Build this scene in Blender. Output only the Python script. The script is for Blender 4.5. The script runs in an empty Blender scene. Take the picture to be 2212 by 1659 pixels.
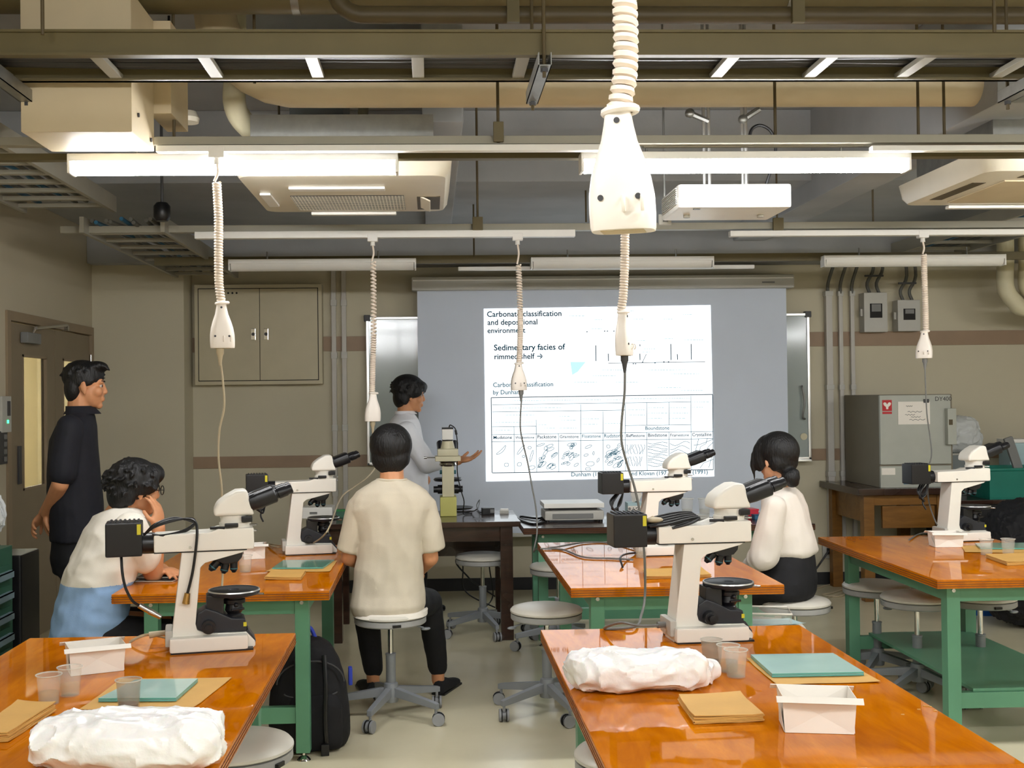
import bpy, bmesh, math, random
from mathutils import Vector, Matrix, noise
random.seed(7)
R = math.radians
SC = bpy.context.scene
COL = SC.collection

# ------------------------------------------------------------------ camera
F_PX, YAW, PITCH, ROLL, CX, CY = 2458.8, 0.0372, 0.0119, 0.0114, 1022.8, 829.5
CAM = Vector((0, 0, 1.55))
_fw = Vector((math.sin(YAW) * math.cos(PITCH), math.cos(YAW) * math.cos(PITCH), math.sin(PITCH)))
_r0 = Vector((math.cos(YAW), -math.sin(YAW), 0))
_u0 = _r0.cross(_fw)
_rt = math.cos(ROLL) * _r0 - math.sin(ROLL) * _u0
_up = math.sin(ROLL) * _r0 + math.cos(ROLL) * _u0
cam = bpy.data.cameras.new('camera')
cam.sensor_fit = 'HORIZONTAL'
cam.sensor_width = 36.0
cam.lens = 36.0 * F_PX / 2212
cam.shift_x = (1106 - CX) / 2212
cam.clip_start = 0.05
cam_o = bpy.data.objects.new('camera', cam)
COL.objects.link(cam_o)
cam_o.matrix_world = Matrix(((_rt.x, _up.x, -_fw.x, CAM.x), (_rt.y, _up.y, -_fw.y, CAM.y), (_rt.z, _up.z, -_fw.z, CAM.z), (0, 0, 0, 1)))
SC.camera = cam_o

# ------------------------------------------------------------------ world, exposure
w = bpy.data.worlds.new('world')
SC.world = w
w.use_nodes = True
w.node_tree.nodes['Background'].inputs[0].default_value = (0.75, 0.8, 0.85, 1)
w.node_tree.nodes['Background'].inputs[1].default_value = 0.10
SC.view_settings.view_transform = 'Standard'
SC.view_settings.look = 'None'
SC.view_settings.gamma = 1
SC.view_settings.use_curve_mapping = False
SC.view_settings.exposure = 1.05
LAMP = 36.0          # emission of a lit fluorescent tube
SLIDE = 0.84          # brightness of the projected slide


def ray(px, py):
    return _fw + _rt * ((px - CX) / F_PX) - _up * ((py - CY) / F_PX)


def at(px, py, Y):
    d = ray(px, py)
    return CAM + d * ((Y - CAM.y) / d.y)


def on(px, py, z):
    d = ray(px, py)
    return CAM + d * ((z - CAM.z) / d.z)


def atx(px, py, X):
    d = ray(px, py)
    return CAM + d * ((X - CAM.x) / d.x)


# ------------------------------------------------------------------ materials
def lin(c):
    return tuple(((x / 255) / 12.92 if x / 255 <= 0.04045 else ((x / 255 + 0.055) / 1.055) ** 2.4) for x in c)


MATS = {}


def mat(name, c, rough=0.5, metal=0.0, spec=0.5, var=0.06, scale=8.0, bump=0.0, bscale=60.0, trans=0.0, emit=0.0,
        coat=0.0, ior=1.45, sub=0.0, alpha=1.0, stretch=None):
    m = bpy.data.materials.new(name)
    m.use_nodes = True
    nt = m.node_tree
    b = nt.nodes['Principled BSDF']
    c = lin(c) if max(c) > 1 else tuple(c)
    tc = nt.nodes.new('ShaderNodeTexCoord')
    src = tc.outputs['Object']
    if stretch:
        mp = nt.nodes.new('ShaderNodeMapping')
        mp.inputs['Scale'].default_value = stretch
        nt.links.new(src, mp.inputs[0])
        src = mp.outputs[0]
    n = nt.nodes.new('ShaderNodeTexNoise')
    n.inputs['Scale'].default_value = scale
    n.inputs['Detail'].default_value = 4
    nt.links.new(src, n.inputs['Vector'])
    r = nt.nodes.new('ShaderNodeValToRGB')
    r.color_ramp.elements[0].position = 0.3
    r.color_ramp.elements[1].position = 0.7
    r.color_ramp.elements[0].color = (*[max(0, x * (1 - var)) for x in c], 1)
    r.color_ramp.elements[1].color = (*[min(1, x * (1 + var)) for x in c], 1)
    nt.links.new(n.outputs['Fac'], r.inputs[0])
    nt.links.new(r.outputs[0], b.inputs['Base Color'])
    b.inputs['Roughness'].default_value = rough
    b.inputs['Metallic'].default_value = metal
    b.inputs['Specular IOR Level'].default_value = spec
    b.inputs['IOR'].default_value = ior
    b.inputs['Transmission Weight'].default_value = trans
    b.inputs['Coat Weight'].default_value = coat
    b.inputs['Coat Roughness'].default_value = 0.08
    b.inputs['Subsurface Weight'].default_value = sub
    b.inputs['Subsurface Scale'].default_value = 0.01
    b.inputs['Alpha'].default_value = alpha
    if emit:
        b.inputs['Emission Color'].default_value = (*c, 1)
        b.inputs['Emission Strength'].default_value = emit
    if bump:
        n2 = nt.nodes.new('ShaderNodeTexNoise')
        n2.inputs['Scale'].default_value = bscale
        n2.inputs['Detail'].default_value = 3
        nt.links.new(src, n2.inputs['Vector'])
        bp = nt.nodes.new('ShaderNodeBump')
        bp.inputs['Strength'].default_value = bump
        bp.inputs['Distance'].default_value = 0.01
        nt.links.new(n2.outputs['Fac'], bp.inputs['Height'])
        nt.links.new(bp.outputs[0], b.inputs['Normal'])
    MATS[name] = m
    return m


def emat(name, c, strength):
    m = bpy.data.materials.new(name)
    m.use_nodes = True
    nt = m.node_tree
    nt.nodes.clear()
    e = nt.nodes.new('ShaderNodeEmission')
    e.inputs[0].default_value = (*(lin(c) if max(c) > 1 else c), 1)
    e.inputs[1].default_value = strength
    o = nt.nodes.new('ShaderNodeOutputMaterial')
    nt.links.new(e.outputs[0], o.inputs[0])
    MATS[name] = m
    return m


def wood(name, c1, c2, rough, stretch=(1, 6, 6), scale=3.0, coat=0.3):
    m = mat(name, c1, rough=rough, coat=coat)
    nt = m.node_tree
    b = nt.nodes['Principled BSDF']
    b.inputs['Coat Roughness'].default_value = 0.03
    b.inputs['Coat IOR'].default_value = 1.5
    b.inputs['Specular IOR Level'].default_value = 0.0 if coat > 0.5 else 0.4
    tc = nt.nodes.new('ShaderNodeTexCoord')
    mp = nt.nodes.new('ShaderNodeMapping')
    mp.inputs['Scale'].default_value = stretch
    nt.links.new(tc.outputs['Object'], mp.inputs[0])
    n = nt.nodes.new('ShaderNodeTexNoise')
    n.inputs['Scale'].default_value = scale
    n.inputs['Detail'].default_value = 8
    n.inputs['Roughness'].default_value = 0.65
    n.inputs['Distortion'].default_value = 0.6
    nt.links.new(mp.outputs[0], n.inputs['Vector'])
    r = nt.nodes.new('ShaderNodeValToRGB')
    r.color_ramp.elements[0].position = 0.32
    r.color_ramp.elements[1].position = 0.68
    r.color_ramp.elements[0].color = (*lin(c2), 1)
    r.color_ramp.elements[1].color = (*lin(c1), 1)
    nt.links.new(n.outputs['Fac'], r.inputs[0])
    nt.links.new(r.outputs[0], b.inputs['Base Color'])
    # worn lacquer: uneven gloss
    n2 = nt.nodes.new('ShaderNodeTexNoise')
    n2.inputs['Scale'].default_value = 5
    nt.links.new(tc.outputs['Object'], n2.inputs['Vector'])
    mr = nt.nodes.new('ShaderNodeMapRange')
    mr.inputs[3].default_value = rough * 0.75
    mr.inputs[4].default_value = rough * 1.3
    nt.links.new(n2.outputs['Fac'], mr.inputs[0])
    nt.links.new(mr.outputs[0], b.inputs['Roughness'])
    return m


# ------------------------------------------------------------------ mesh builder
def V(*a):
    return Vector(a)


def rotz(a):
    return Matrix.Rotation(a, 3, 'Z')


def frame(d):
    """orthonormal 3x3 with local z along d"""
    d = Vector(d).normalized()
    h = Vector((0, 0, 1)) if abs(d.z) < 0.95 else Vector((0, 1, 0))
    x = h.cross(d).normalized()
    y = d.cross(x)
    return Matrix((x, y, d)).transposed()


class MB:
    def __init__(s):
        s.v, s.f, s.mi, s.cur = [], [], [], 0

    def add(s, vs, fs):
        o = len(s.v)
        s.v += [Vector(v) for v in vs]
        for f in fs:
            s.f.append(tuple(i + o for i in f))
            s.mi.append(s.cur)
        return s

    def box(s, lo, hi, M=None):
        x0, y0, z0 = lo
        x1, y1, z1 = hi
        vs = [V(x, y, z) for z in (z0, z1) for y in (y0, y1) for x in (x0, x1)]
        if M is not None:
            vs = [M @ v for v in vs]
        return s.add(vs, [(0, 2, 3, 1), (4, 5, 7, 6), (0, 1, 5, 4), (2, 6, 7, 3), (0, 4, 6, 2), (1, 3, 7, 5)])

    def cbox(s, c, size, rot=None):
        h = Vector(size) / 2
        M = Matrix.Translation(Vector(c))
        if rot is not None:
            M = M @ (rot.to_4x4() if len(rot) == 3 else rot)
        return s.box(-h, h, M)

    def rings(s, rs, cap0=True, cap1=True, closed=False):
        n = len(rs[0])
        vs = [p for r in rs for p in r]
        fs = []
        m = len(rs)
        for i in range(m if closed else m - 1):
            a, b = i * n, ((i + 1) % m) * n
            for j in range(n):
                k = (j + 1) % n
                fs.append((a + j, a + k, b + k, b + j))
        if not closed:
            if cap0:
                fs.append(tuple(range(n - 1, -1, -1)))
            if cap1:
                fs.append(tuple((m - 1) * n + j for j in range(n)))
        return s.add(vs, fs)

    def cyl(s, p0, p1, r0, r1=None, n=16, cap=True):
        p0, p1 = Vector(p0), Vector(p1)
        r1 = r0 if r1 is None else r1
        Fm = frame(p1 - p0)
        rs = []
        for p, r in ((p0, r0), (p1, r1)):
            rs.append([p + Fm @ V(r * math.cos(2 * math.pi * j / n), r * math.sin(2 * math.pi * j / n), 0) for j in range(n)])
        return s.rings(rs, cap, cap)

    def lathe(s, prof, n=24, o=(0, 0, 0), d=(0, 0, 1), cap0=True, cap1=True, sx=1.0, sy=1.0):
        Fm = frame(d) if tuple(d) != (0, 0, 1) else Matrix.Identity(3)
        o = Vector(o)
        rs = [[o + Fm @ V(r * sx * math.cos(2 * math.pi * j / n), r * sy * math.sin(2 * math.pi * j / n), z) for j in range(n)] for r, z in prof]
        return s.rings(rs, cap0, cap1)

    def tube(s, path, r, n=8, cap=True, closed=False):
        path = [Vector(p) for p in path]
        m = len(path)
        rr = r if hasattr(r, '__len__') else [r] * m
        ts = []
        for i in range(m):
            if closed:
                t = path[(i + 1) % m] - path[i - 1]
            else:
                t = path[min(i + 1, m - 1)] - path[max(i - 1, 0)]
            ts.append(t.normalized() if t.length > 1e-9 else V(0, 0, 1))
        Fm = frame(ts[0])
        x = Fm.col[0].copy()
        rs = []
        for i in range(m):
            t = ts[i]
            x = (x - t * x.dot(t))
            x = x.normalized() if x.length > 1e-6 else frame(t).col[0].copy()
            y = t.cross(x)
            rs.append([path[i] + (x * math.cos(2 * math.pi * j / n) + y * math.sin(2 * math.pi * j / n)) * rr[i] for j in range(n)])
        return s.rings(rs, cap, cap, closed)

    def prism(s, poly, lo, hi, fn):
        """poly: 2D points (ccw seen from hi), fn(u,v,w)->3D"""
        n = len(poly)
        vs = [fn(u, v, lo) for u, v in poly] + [fn(u, v, hi) for u, v in poly]
        fs = [tuple(range(n - 1, -1, -1)), tuple(range(n, 2 * n))]
        for j in range(n):
            k = (j + 1) % n
            fs.append((j, k, n + k, n + j))
        return s.add(vs, fs)

    def ell(s, c, rad, M=None, nu=16, nv=10):
        c = Vector(c)
        vs, fs = [], []
        top = V(0, 0, rad[2])
        bot = V(0, 0, -rad[2])
        vs.append(bot)
        for i in range(1, nv):
            a = -math.pi / 2 + math.pi * i / nv
            for j in range(nu):
                b = 2 * math.pi * j / nu
                vs.append(V(rad[0] * math.cos(a) * math.cos(b), rad[1] * math.cos(a) * math.sin(b), rad[2] * math.sin(a)))
        vs.append(top)
        last = len(vs) - 1
        for j in range(nu):
            k = (j + 1) % nu
            fs.append((0, 1 + k, 1 + j))
            fs.append((last, 1 + (nv - 2) * nu + j, 1 + (nv - 2) * nu + k))
            for i in range(nv - 2):
                a, b = 1 + i * nu, 1 + (i + 1) * nu
                fs.append((a + j, a + k, b + k, b + j))
        if M is not None:
            vs = [M @ v for v in vs]
        return s.add([c + v for v in vs], fs)

    def cap(s, p0, p1, r0, r1=None, n=14):
        """tapered capsule with round ends"""
        p0, p1 = Vector(p0), Vector(p1)
        r1 = r0 if r1 is None else r1
        L = (p1 - p0).length
        Fm = frame(p1 - p0) if L > 1e-6 else Matrix.Identity(3)
        prof = []
        for i in range(5):
            a = -math.pi / 2 + (math.pi / 2) * i / 4
            prof.append((max(r0 * math.cos(a), 1e-4), r0 * math.sin(a)))
        for i in range(5):
            a = (math.pi / 2) * i / 4
            prof.append((max(r1 * math.cos(a), 1e-4), L + r1 * math.sin(a)))
        rs = [[p0 + Fm @ V(r * math.cos(2 * math.pi * j / n), r * math.sin(2 * math.pi * j / n), z) for j in range(n)] for r, z in prof]
        return s.rings(rs)

    def chain(s, pts, rs, n=14):
        for i in range(len(pts) - 1):
            s.cap(pts[i], pts[i + 1], rs[i], rs[i + 1], n)
        return s

    def xf(s, M):
        s.v = [M @ v for v in s.v]
        return s

    def mesh(s, name='m', bevel=0, smooth=40, seg=2):
        me = bpy.data.meshes.new(name)
        me.from_pydata([tuple(v) for v in s.v], [], s.f)
        if any(s.mi):
            me.polygons.foreach_set('material_index', s.mi)
        bm = bmesh.new()
        bm.from_mesh(me)
        bmesh.ops.recalc_face_normals(bm, faces=bm.faces)
        if bevel:
            es = [e for e in bm.edges if len(e.link_faces) == 2 and e.calc_face_angle(0) > R(30)]
            bmesh.ops.bevel(bm, geom=es, offset=bevel, segments=seg, affect='EDGES', profile=0.6, clamp_overlap=True)
        bm.to_mesh(me)
        bm.free()
        if smooth:
            me.shade_smooth()
            me.set_sharp_from_angle(angle=R(smooth))
        return me

    def build(s, name, material, parent=None, bevel=0, smooth=40, loc=None, seg=2, kind=None, label=None):
        me = s.mesh(name, bevel, smooth, seg)
        o = link(name, me, material, parent, loc, kind, label)
        if bevel and smooth:
            wn = o.modifiers.new('weighted_normal', 'WEIGHTED_NORMAL')
            wn.keep_sharp = True
        return o


def link(name, me, material, parent=None, loc=None, kind=None, label=None):
    if material is not None:
        for m in (material if isinstance(material, (list, tuple)) else [material]):
            me.materials.append(MATS[m] if isinstance(m, str) else m)
    o = bpy.data.objects.new(name, me)
    COL.objects.link(o)
    if parent is not None:
        o.parent = parent
    if loc is not None:
        o.location = loc
    if kind:
        o['kind'] = kind
    if label:
        o['label'] = label
    return o


def thing(name, label, cat, loc=(0, 0, 0), rz=0, group=None):
    o = bpy.data.objects.new(name, None)
    o.empty_display_size = 0.05
    COL.objects.link(o)
    o.location = loc
    o.rotation_euler = (0, 0, rz)
    o['label'] = label
    o['category'] = cat
    if group:
        o['group'] = group
    return o


def tag(o, label, cat, group=None):
    o['label'] = label
    o['category'] = cat
    if group:
        o['group'] = group
    return o


def struct(o, label=None, cat=None):
    o['kind'] = 'structure'
    if label:
        o['label'] = label
    if cat:
        o['category'] = cat
    return o


def copy_tree(o, parent=None):
    c = o.copy()
    COL.objects.link(c)
    if parent is not None:
        c.parent = parent
    for ch in list(o.children):
        copy_tree(ch, c)
    return c


def place(proto, first, loc, rz, label):
    o = proto if first else copy_tree(proto)
    o.location = loc
    o.rotation_euler = (0, 0, rz)
    o['label'] = label
    return o


def spline(pts, n=8):
    """Catmull-Rom through pts"""
    pts = [Vector(p) for p in pts]
    P = [pts[0] * 2 - pts[1]] + pts + [pts[-1] * 2 - pts[-2]]
    out = []
    for i in range(1, len(P) - 2):
        for k in range(n):
            t = k / n
            a, b, c, d = P[i - 1], P[i], P[i + 1], P[i + 2]
            out.append(0.5 * ((2 * b) + (c - a) * t + (2 * a - 5 * b + 4 * c - d) * t * t + (3 * b - a - 3 * c + d) * t ** 3))
    out.append(pts[-1])
    return out


def text_mesh(body, size, align='LEFT', bold=0.0):
    cu = bpy.data.curves.new('txt', 'FONT')
    cu.body = body
    cu.size = size
    cu.align_x = align
    cu.offset = bold
    cu.resolution_u = 3
    ob = bpy.data.objects.new('txt', cu)
    COL.objects.link(ob)
    dg = bpy.context.evaluated_depsgraph_get()
    me = bpy.data.meshes.new_from_object(ob.evaluated_get(dg))
    me.materials.clear()
    bpy.data.objects.remove(ob)
    bpy.data.curves.remove(cu)
    return me


def fuse(mb, voxel, it=3, disp=None):
    """one continuous skin over overlapping closed shapes"""
    me = mb.mesh('tmp', smooth=0)
    ob = bpy.data.objects.new('tmp', me)
    COL.objects.link(ob)
    md = ob.modifiers.new('r', 'REMESH')
    md.mode = 'VOXEL'
    md.voxel_size = voxel
    if it:
        sm = ob.modifiers.new('s', 'SMOOTH')
        sm.factor = 0.5
        sm.iterations = it
    dg = bpy.context.evaluated_depsgraph_get()
    out = bpy.data.meshes.new_from_object(ob.evaluated_get(dg))
    bpy.data.objects.remove(ob)
    bpy.data.meshes.remove(me)
    if disp:
        out.update()
        nn = [Vector(n.vector) for n in out.vertex_normals]
        co = []
        for v, n in zip(out.vertices, nn):
            co.extend(v.co + n * disp(v.co))
        out.vertices.foreach_set('co', co)
        out.update()
    out.shade_smooth()
    return out

# ------------------------------------------------------------------ material library
mat('wall_paint', (192, 184, 160), 0.65, var=0.03, scale=1.5, bump=0.05, bscale=150)
mat('wall_left_paint', (188, 178, 154), 0.65, var=0.03, scale=1.5, bump=0.05, bscale=150)
mat('concrete', (164, 166, 168), 0.8, var=0.08, scale=3, bump=0.1, bscale=40)
mat('floor_vinyl', (214, 206, 176), 0.2, var=0.05, scale=2.5, bump=0.015, bscale=300, coat=0.15)
mat('brown_rail', (146, 122, 98), 0.5, var=0.06, scale=6)
mat('black_base', (28, 28, 30), 0.5)
mat('door_paint', (128, 114, 92), 0.45, var=0.03)
mat('frame_paint', (140, 122, 98), 0.45, var=0.03)
mat('steel', (200, 200, 200), 0.25, 1.0, var=0.03)
mat('chrome', (225, 225, 225), 0.08, 1.0, var=0.01)
mat('galv', (150, 150, 146), 0.4, 0.85, var=0.1, scale=20)
mat('olive_steel', (96, 86, 56), 0.5, 0.1, var=0.08, scale=5)
mat('grey_steel', (150, 146, 132), 0.45, 0.1, var=0.05, scale=5)
mat('beige_pipe', (200, 184, 152), 0.55, var=0.05, scale=4)
mat('cream_pipe', (206, 198, 166), 0.5, var=0.05, scale=4)
mat('brown_pipe', (80, 68, 42), 0.5, var=0.08, scale=5)
mat('white_plastic', (232, 230, 224), 0.35, var=0.02)
mat('cream_plastic', (214, 206, 186), 0.35, var=0.02)
mat('pink_plastic', (238, 230, 220), 0.38, var=0.03)
mat('coil_plastic', (234, 220, 204), 0.4, var=0.04)
mat('dark_hole', (26, 24, 22), 0.7)
mat('dark_grey', (62, 62, 64), 0.5)
mat('mid_grey', (120, 120, 118), 0.5)
mat('light_grey', (182, 180, 172), 0.45, var=0.03)
mat('duct_grey', (120, 126, 126), 0.5, 0.2, var=0.06)
mat('screen_cloth', (204, 212, 226), 0.7, var=0.02, scale=3)  # white cloth, its blue tint painted in for the slide's halo
mat('board_white', (150, 160, 158), 0.12, var=0.03, scale=2, coat=0.4)
mat('aluminium', (206, 206, 204), 0.3, 0.9, var=0.03)
mat('panel_paint', (184, 174, 146), 0.45, var=0.03)
mat('conduit', (184, 180, 172), 0.45, var=0.04)
mat('cable_blue', (40, 96, 128), 0.5)
mat('cable_grey', (92, 92, 86), 0.5)
mat('black_rubber', (18, 18, 20), 0.4)
mat('grey_cable', (112, 112, 108), 0.5)
mat('beige_cable', (176, 162, 134), 0.5)
mat('red_print', (178, 22, 30), 0.5)
mat('green_print', (40, 120, 60), 0.5)
mat('ink', (52, 50, 50), 0.6)
mat('paper', (232, 226, 216), 0.7, var=0.03)
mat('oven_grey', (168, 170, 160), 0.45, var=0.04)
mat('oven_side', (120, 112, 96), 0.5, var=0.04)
mat('corridor_wall', (214, 204, 176), 0.6, var=0.03)
mat('glass', (235, 240, 238), 0.02, trans=1.0, var=0.0, ior=1.3)
emat('lamp_on', (0.985, 0.99, 1.0), LAMP)
emat('corridor_lamp', (1.0, 0.94, 0.8), 30.0)
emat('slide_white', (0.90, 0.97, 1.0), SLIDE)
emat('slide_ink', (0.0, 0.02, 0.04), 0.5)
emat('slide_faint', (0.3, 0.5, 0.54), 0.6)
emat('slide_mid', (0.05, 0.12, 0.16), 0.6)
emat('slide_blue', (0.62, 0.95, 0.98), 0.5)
emat('led_green', (0.05, 0.9, 0.25), 2.0)

# ------------------------------------------------------------------ room shell
XL, XR, YB, YF, ZC = -2.6, 5.9, 9.16, -3.4, 3.3
fl = MB().box((XL - 2.4, YF, -0.1), (XR, YB, 0)).build('floor', 'floor_vinyl')
struct(fl, 'beige vinyl floor with soft reflections', 'floor')
ce = MB().box((XL - 2.4, YF, ZC), (XR, YB + 0.2, ZC + 0.1)).build('ceiling', 'concrete')
struct(ce, 'bare grey concrete ceiling above the pipes', 'ceiling')
MB().box((XL, 6.9, 2.86), (XR, YB, ZC)).build('beam', 'concrete', ce, bevel=0.01)
MB().box((-0.03, 5.15, 2.80), (0.16, 8.6, ZC)).build('beam', 'concrete', ce, bevel=0.01)
MB().box((2.35, 4.6, 2.74), (2.6, 9.1, ZC)).build('beam', 'concrete', ce, bevel=0.01)
MB().box((XL, 8.72, 2.6), (XR, YB, 2.88)).build('beam', 'concrete', ce, bevel=0.01)
MB().box((XL, 2.2, 3.0), (XR, 2.7, ZC)).build('beam', 'concrete', ce, bevel=0.01)
wb = MB().box((-1.9, YB, 0), (XR, YB + 0.15, ZC)).build('wall_back', 'wall_paint')
struct(wb, 'beige painted back wall behind the projection screen', 'wall')
pl = MB().box((XL - 0.12, 8.85, 0), (-1.9, YB + 0.15, ZC)).build('wall_back_left', 'wall_paint', bevel=0.006)
struct(pl, 'beige wall projection in the corner beside the double door', 'wall')
wr = MB().box((XR, YF, 0), (XR + 0.12, YB, ZC)).build('wall_right', 'wall_paint')
struct(wr, 'beige right side wall', 'wall')
wf = MB().box((XL - 2.4, YF - 0.12, 0), (XR, YF, ZC)).build('wall_front', 'wall_paint')
struct(wf, 'beige wall behind the photographer', 'wall')
pr = MB().box((5.02, 8.9, 0), (XR, YB, ZC)).build('wall_pillar_right', 'wall_left_paint', bevel=0.006)
struct(pr, 'beige pillar at the right end of the back wall', 'wall')
DY0, DY1, DZ = 7.12, 8.80, 2.06
m = MB()
m.box((XL - 0.12, YF, 0), (XL, DY0 - 0.05, ZC))
m.box((XL - 0.12, DY1 + 0.04, 0), (XL, 8.85, ZC))
m.box((XL - 0.12, DY0 - 0.05, DZ + 0.05), (XL, DY1 + 0.04, ZC))
struct(m.build('wall_left', 'wall_left_paint'), 'dim beige left wall around the double door', 'wall')
# brown rails on the walls, black skirting
for i, (za, zb) in enumerate(((at(1900, 716, YB).z, at(1900, 747, YB).z), (at(1780, 969, YB).z, at(1780, 994, YB).z))):
    o = MB().box((-1.9, YB - 0.012, zb), (5.02, YB, za)).build('trim_%d' % (i + 1), 'brown_rail', bevel=0.003)
    struct(o, ('upper' if i == 0 else 'lower') + ' brown rail along the back wall', 'trim')
o = MB().box((-1.9, YB - 0.014, 0), (5.02, YB, 0.1)).build('baseboard_back', 'black_base', bevel=0.003)
struct(o, 'black skirting at the foot of the back wall', 'baseboard')
o = MB().box((XL, -3.3, 0), (XL + 0.012, DY0 - 0.06, 0.1)).build('baseboard_left', 'black_base', bevel=0.003)
struct(o, 'black skirting at the foot of the left wall', 'baseboard')

# ------------------------------------------------------------------ corridor behind the door
m = MB()
m.box((XL - 1.75, 4.0, 0), (XL - 1.6, 12.4, 2.7))
struct(m.build('wall_far', 'corridor_wall'), 'cream corridor wall seen through the door panes', 'wall')
struct(MB().box((XL - 1.75, 12.3, 0), (XL - 0.12, 12.45, 2.7)).build('wall_end', 'corridor_wall'), 'cream end wall of the corridor behind the door', 'wall')
struct(MB().box((XL - 1.75, 4.0, 2.65), (XL - 0.12, 12.4, 2.75)).build('ceiling_corridor', 'corridor_wall'), 'pale corridor ceiling beyond the door', 'ceiling')
struct(MB().box((XL - 0.2, 8.9 + 0.5, 0), (XL - 0.12, 12.4, 2.7)).build('wall_near', 'corridor_wall'), 'cream near wall of the corridor', 'wall')
struct(MB().box((XL - 2.4, 9.16, -0.1), (XL, 12.4, 0)).build('floor_corridor', 'floor_vinyl'), 'beige corridor floor beyond the door', 'floor')
t = thing('corridor_lamp', 'bright ceiling lamp in the corridor behind the door panes', 'lamp', (XL - 0.9, 10.3, 2.55))
MB().box((-0.12, -0.65, 0.05), (0.12, 0.65, 0.1)).build('lamp_body', 'white_plastic', t, bevel=0.005)
MB().box((-0.1, -0.62, 0.0), (0.1, 0.62, 0.05)).build('diffuser', 'corridor_lamp', t, bevel=0.01)
t = thing('corridor_notice', 'small white notice with green and red print on corridor wall', 'notice', (XL - 1.598, 0, 0))
c = atx(92, 875, XL - 1.6)
MB().box((0, c.y - 0.16, c.z - 0.28), (0.004, c.y + 0.16, c.z + 0.12)).build('sheet', 'paper', t)
MB().box((0.004, c.y - 0.07, c.z + 0.0), (0.006, c.y + 0.09, c.z + 0.08)).build('print', 'green_print', t)
MB().box((0.004, c.y - 0.1, c.z - 0.2), (0.006, c.y + 0.1, c.z - 0.13)).build('print', 'red_print', t)

# ------------------------------------------------------------------ double door
t = bpy.data.objects.new('door_1', None)
COL.objects.link(t)
struct(t, 'brown double door with narrow glass panes in the left wall', 'door')
m = MB()
m.box((XL - 0.13, DY0 - 0.06, 0), (XL + 0.015, DY0, DZ + 0.06))
m.box((XL - 0.13, DY1, 0), (XL + 0.015, DY1 + 0.045, DZ + 0.06))
m.box((XL - 0.13, DY0, DZ), (XL + 0.015, DY1, DZ + 0.06))
m.build('door_frame', 'frame_paint', t, bevel=0.003)
ymid = 8.0
WZ0, WZ1 = atx(75, 1055, XL).z, atx(75, 768, XL).z
for (a, b, wa, wb_) in ((DY0 + 0.005, ymid - 0.004, atx(52, 900, XL).y, atx(104, 900, XL).y), (ymid + 0.004, DY1 - 0.005, atx(139, 900, XL).y, atx(139, 900, XL).y + 0.42)):
    m = MB()
    x0, x1 = XL - 0.05, XL - 0.008
    m.box((x0, a, 0.01), (x1, wa, DZ - 0.008))
    m.box((x0, wb_, 0.01), (x1, b, DZ - 0.008))
    m.box((x0, wa, 0.01), (x1, wb_, WZ0))
    m.box((x0, wa, WZ1), (x1, wb_, DZ - 0.008))
    leaf = m.build('door_leaf', 'door_paint', t)
    MB().box((XL - 0.032, wa, WZ0), (XL - 0.026, wb_, WZ1)).build('pane', 'glass', leaf)
    g = MB()
    for (ya, yb, za, zb) in ((wa, wa + 0.015, WZ0, WZ1), (wb_ - 0.015, wb_, WZ0, WZ1), (wa, wb_, WZ0, WZ0 + 0.015), (wa, wb_, WZ1 - 0.015, WZ1)):
        g.box((XL - 0.024, ya, za), (XL - 0.004, yb, zb))
    g.build('pane_bead', 'frame_paint', leaf)
    hy = a + 0.0 if a < 7.5 else b
    for hz in (1.85, 0.25):
        MB().cyl((XL + 0.004, hy, hz - 0.06), (XL + 0.004, hy, hz + 0.06), 0.009, n=10).build('hinge', 'steel', leaf)
hp = atx(40, 1005, XL)
MB().box((XL - 0.008, hp.y - 0.0, hp.z - 0.12), (XL + 0.004, hp.y + 0.05, hp.z + 0.12)).build('push_plate', 'dark_grey', t, bevel=0.002)
c0, c1 = atx(55, 718, XL), atx(145, 703, XL + 0.03)
g = MB().box((XL - 0.005, c0.y - 0.08, DZ - 0.13), (XL + 0.045, c0.y + 0.17, DZ - 0.06))
cl = g.build('door_closer', 'mid_grey', t, bevel=0.008)
g = MB().tube([V(XL + 0.03, c0.y + 0.05, DZ - 0.06), V(XL + 0.05, c0.y + 0.06, c0.z + 0.04)], 0.008).tube([V(XL + 0.05, c0.y + 0.05, c0.z + 0.03), V(XL + 0.03, c1.y, c1.z)], 0.011)
g.cyl((XL, c1.y, c1.z - 0.02), (XL + 0.04, c1.y, c1.z - 0.02), 0.02)
g.build('closer_arm', 'steel', cl)

# wall controls at the far left
p = atx(8, 895, XL)
t = thing('wall_controller', 'grey wall controller with a green light left of the door', 'controller', (XL, p.y, p.z))
MB().box((0, -0.075, -0.11), (0.02, 0.075, 0.11)).build('housing', 'light_grey', t, bevel=0.004)
MB().box((0.02, 0.005, -0.01), (0.022, 0.055, 0.08)).build('display', 'dark_grey', t)
MB().box((0.02, 0.0, -0.055), (0.024, 0.022, -0.035)).build('led', 'led_green', t)
p = atx(4, 967, XL)
t = thing('light_switch', 'dark bank of light switches on the left wall', 'switch', (XL, p.y, p.z))
MB().box((0, -0.08, -0.1), (0.012, 0.06, 0.1)).build('plate', 'dark_grey', t, bevel=0.003)
for k in range(4):
    MB().box((0.012, 0.0, -0.085 + k * 0.045), (0.018, 0.04, -0.055 + k * 0.045)).build('rocker', 'mid_grey', t, bevel=0.003)

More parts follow.
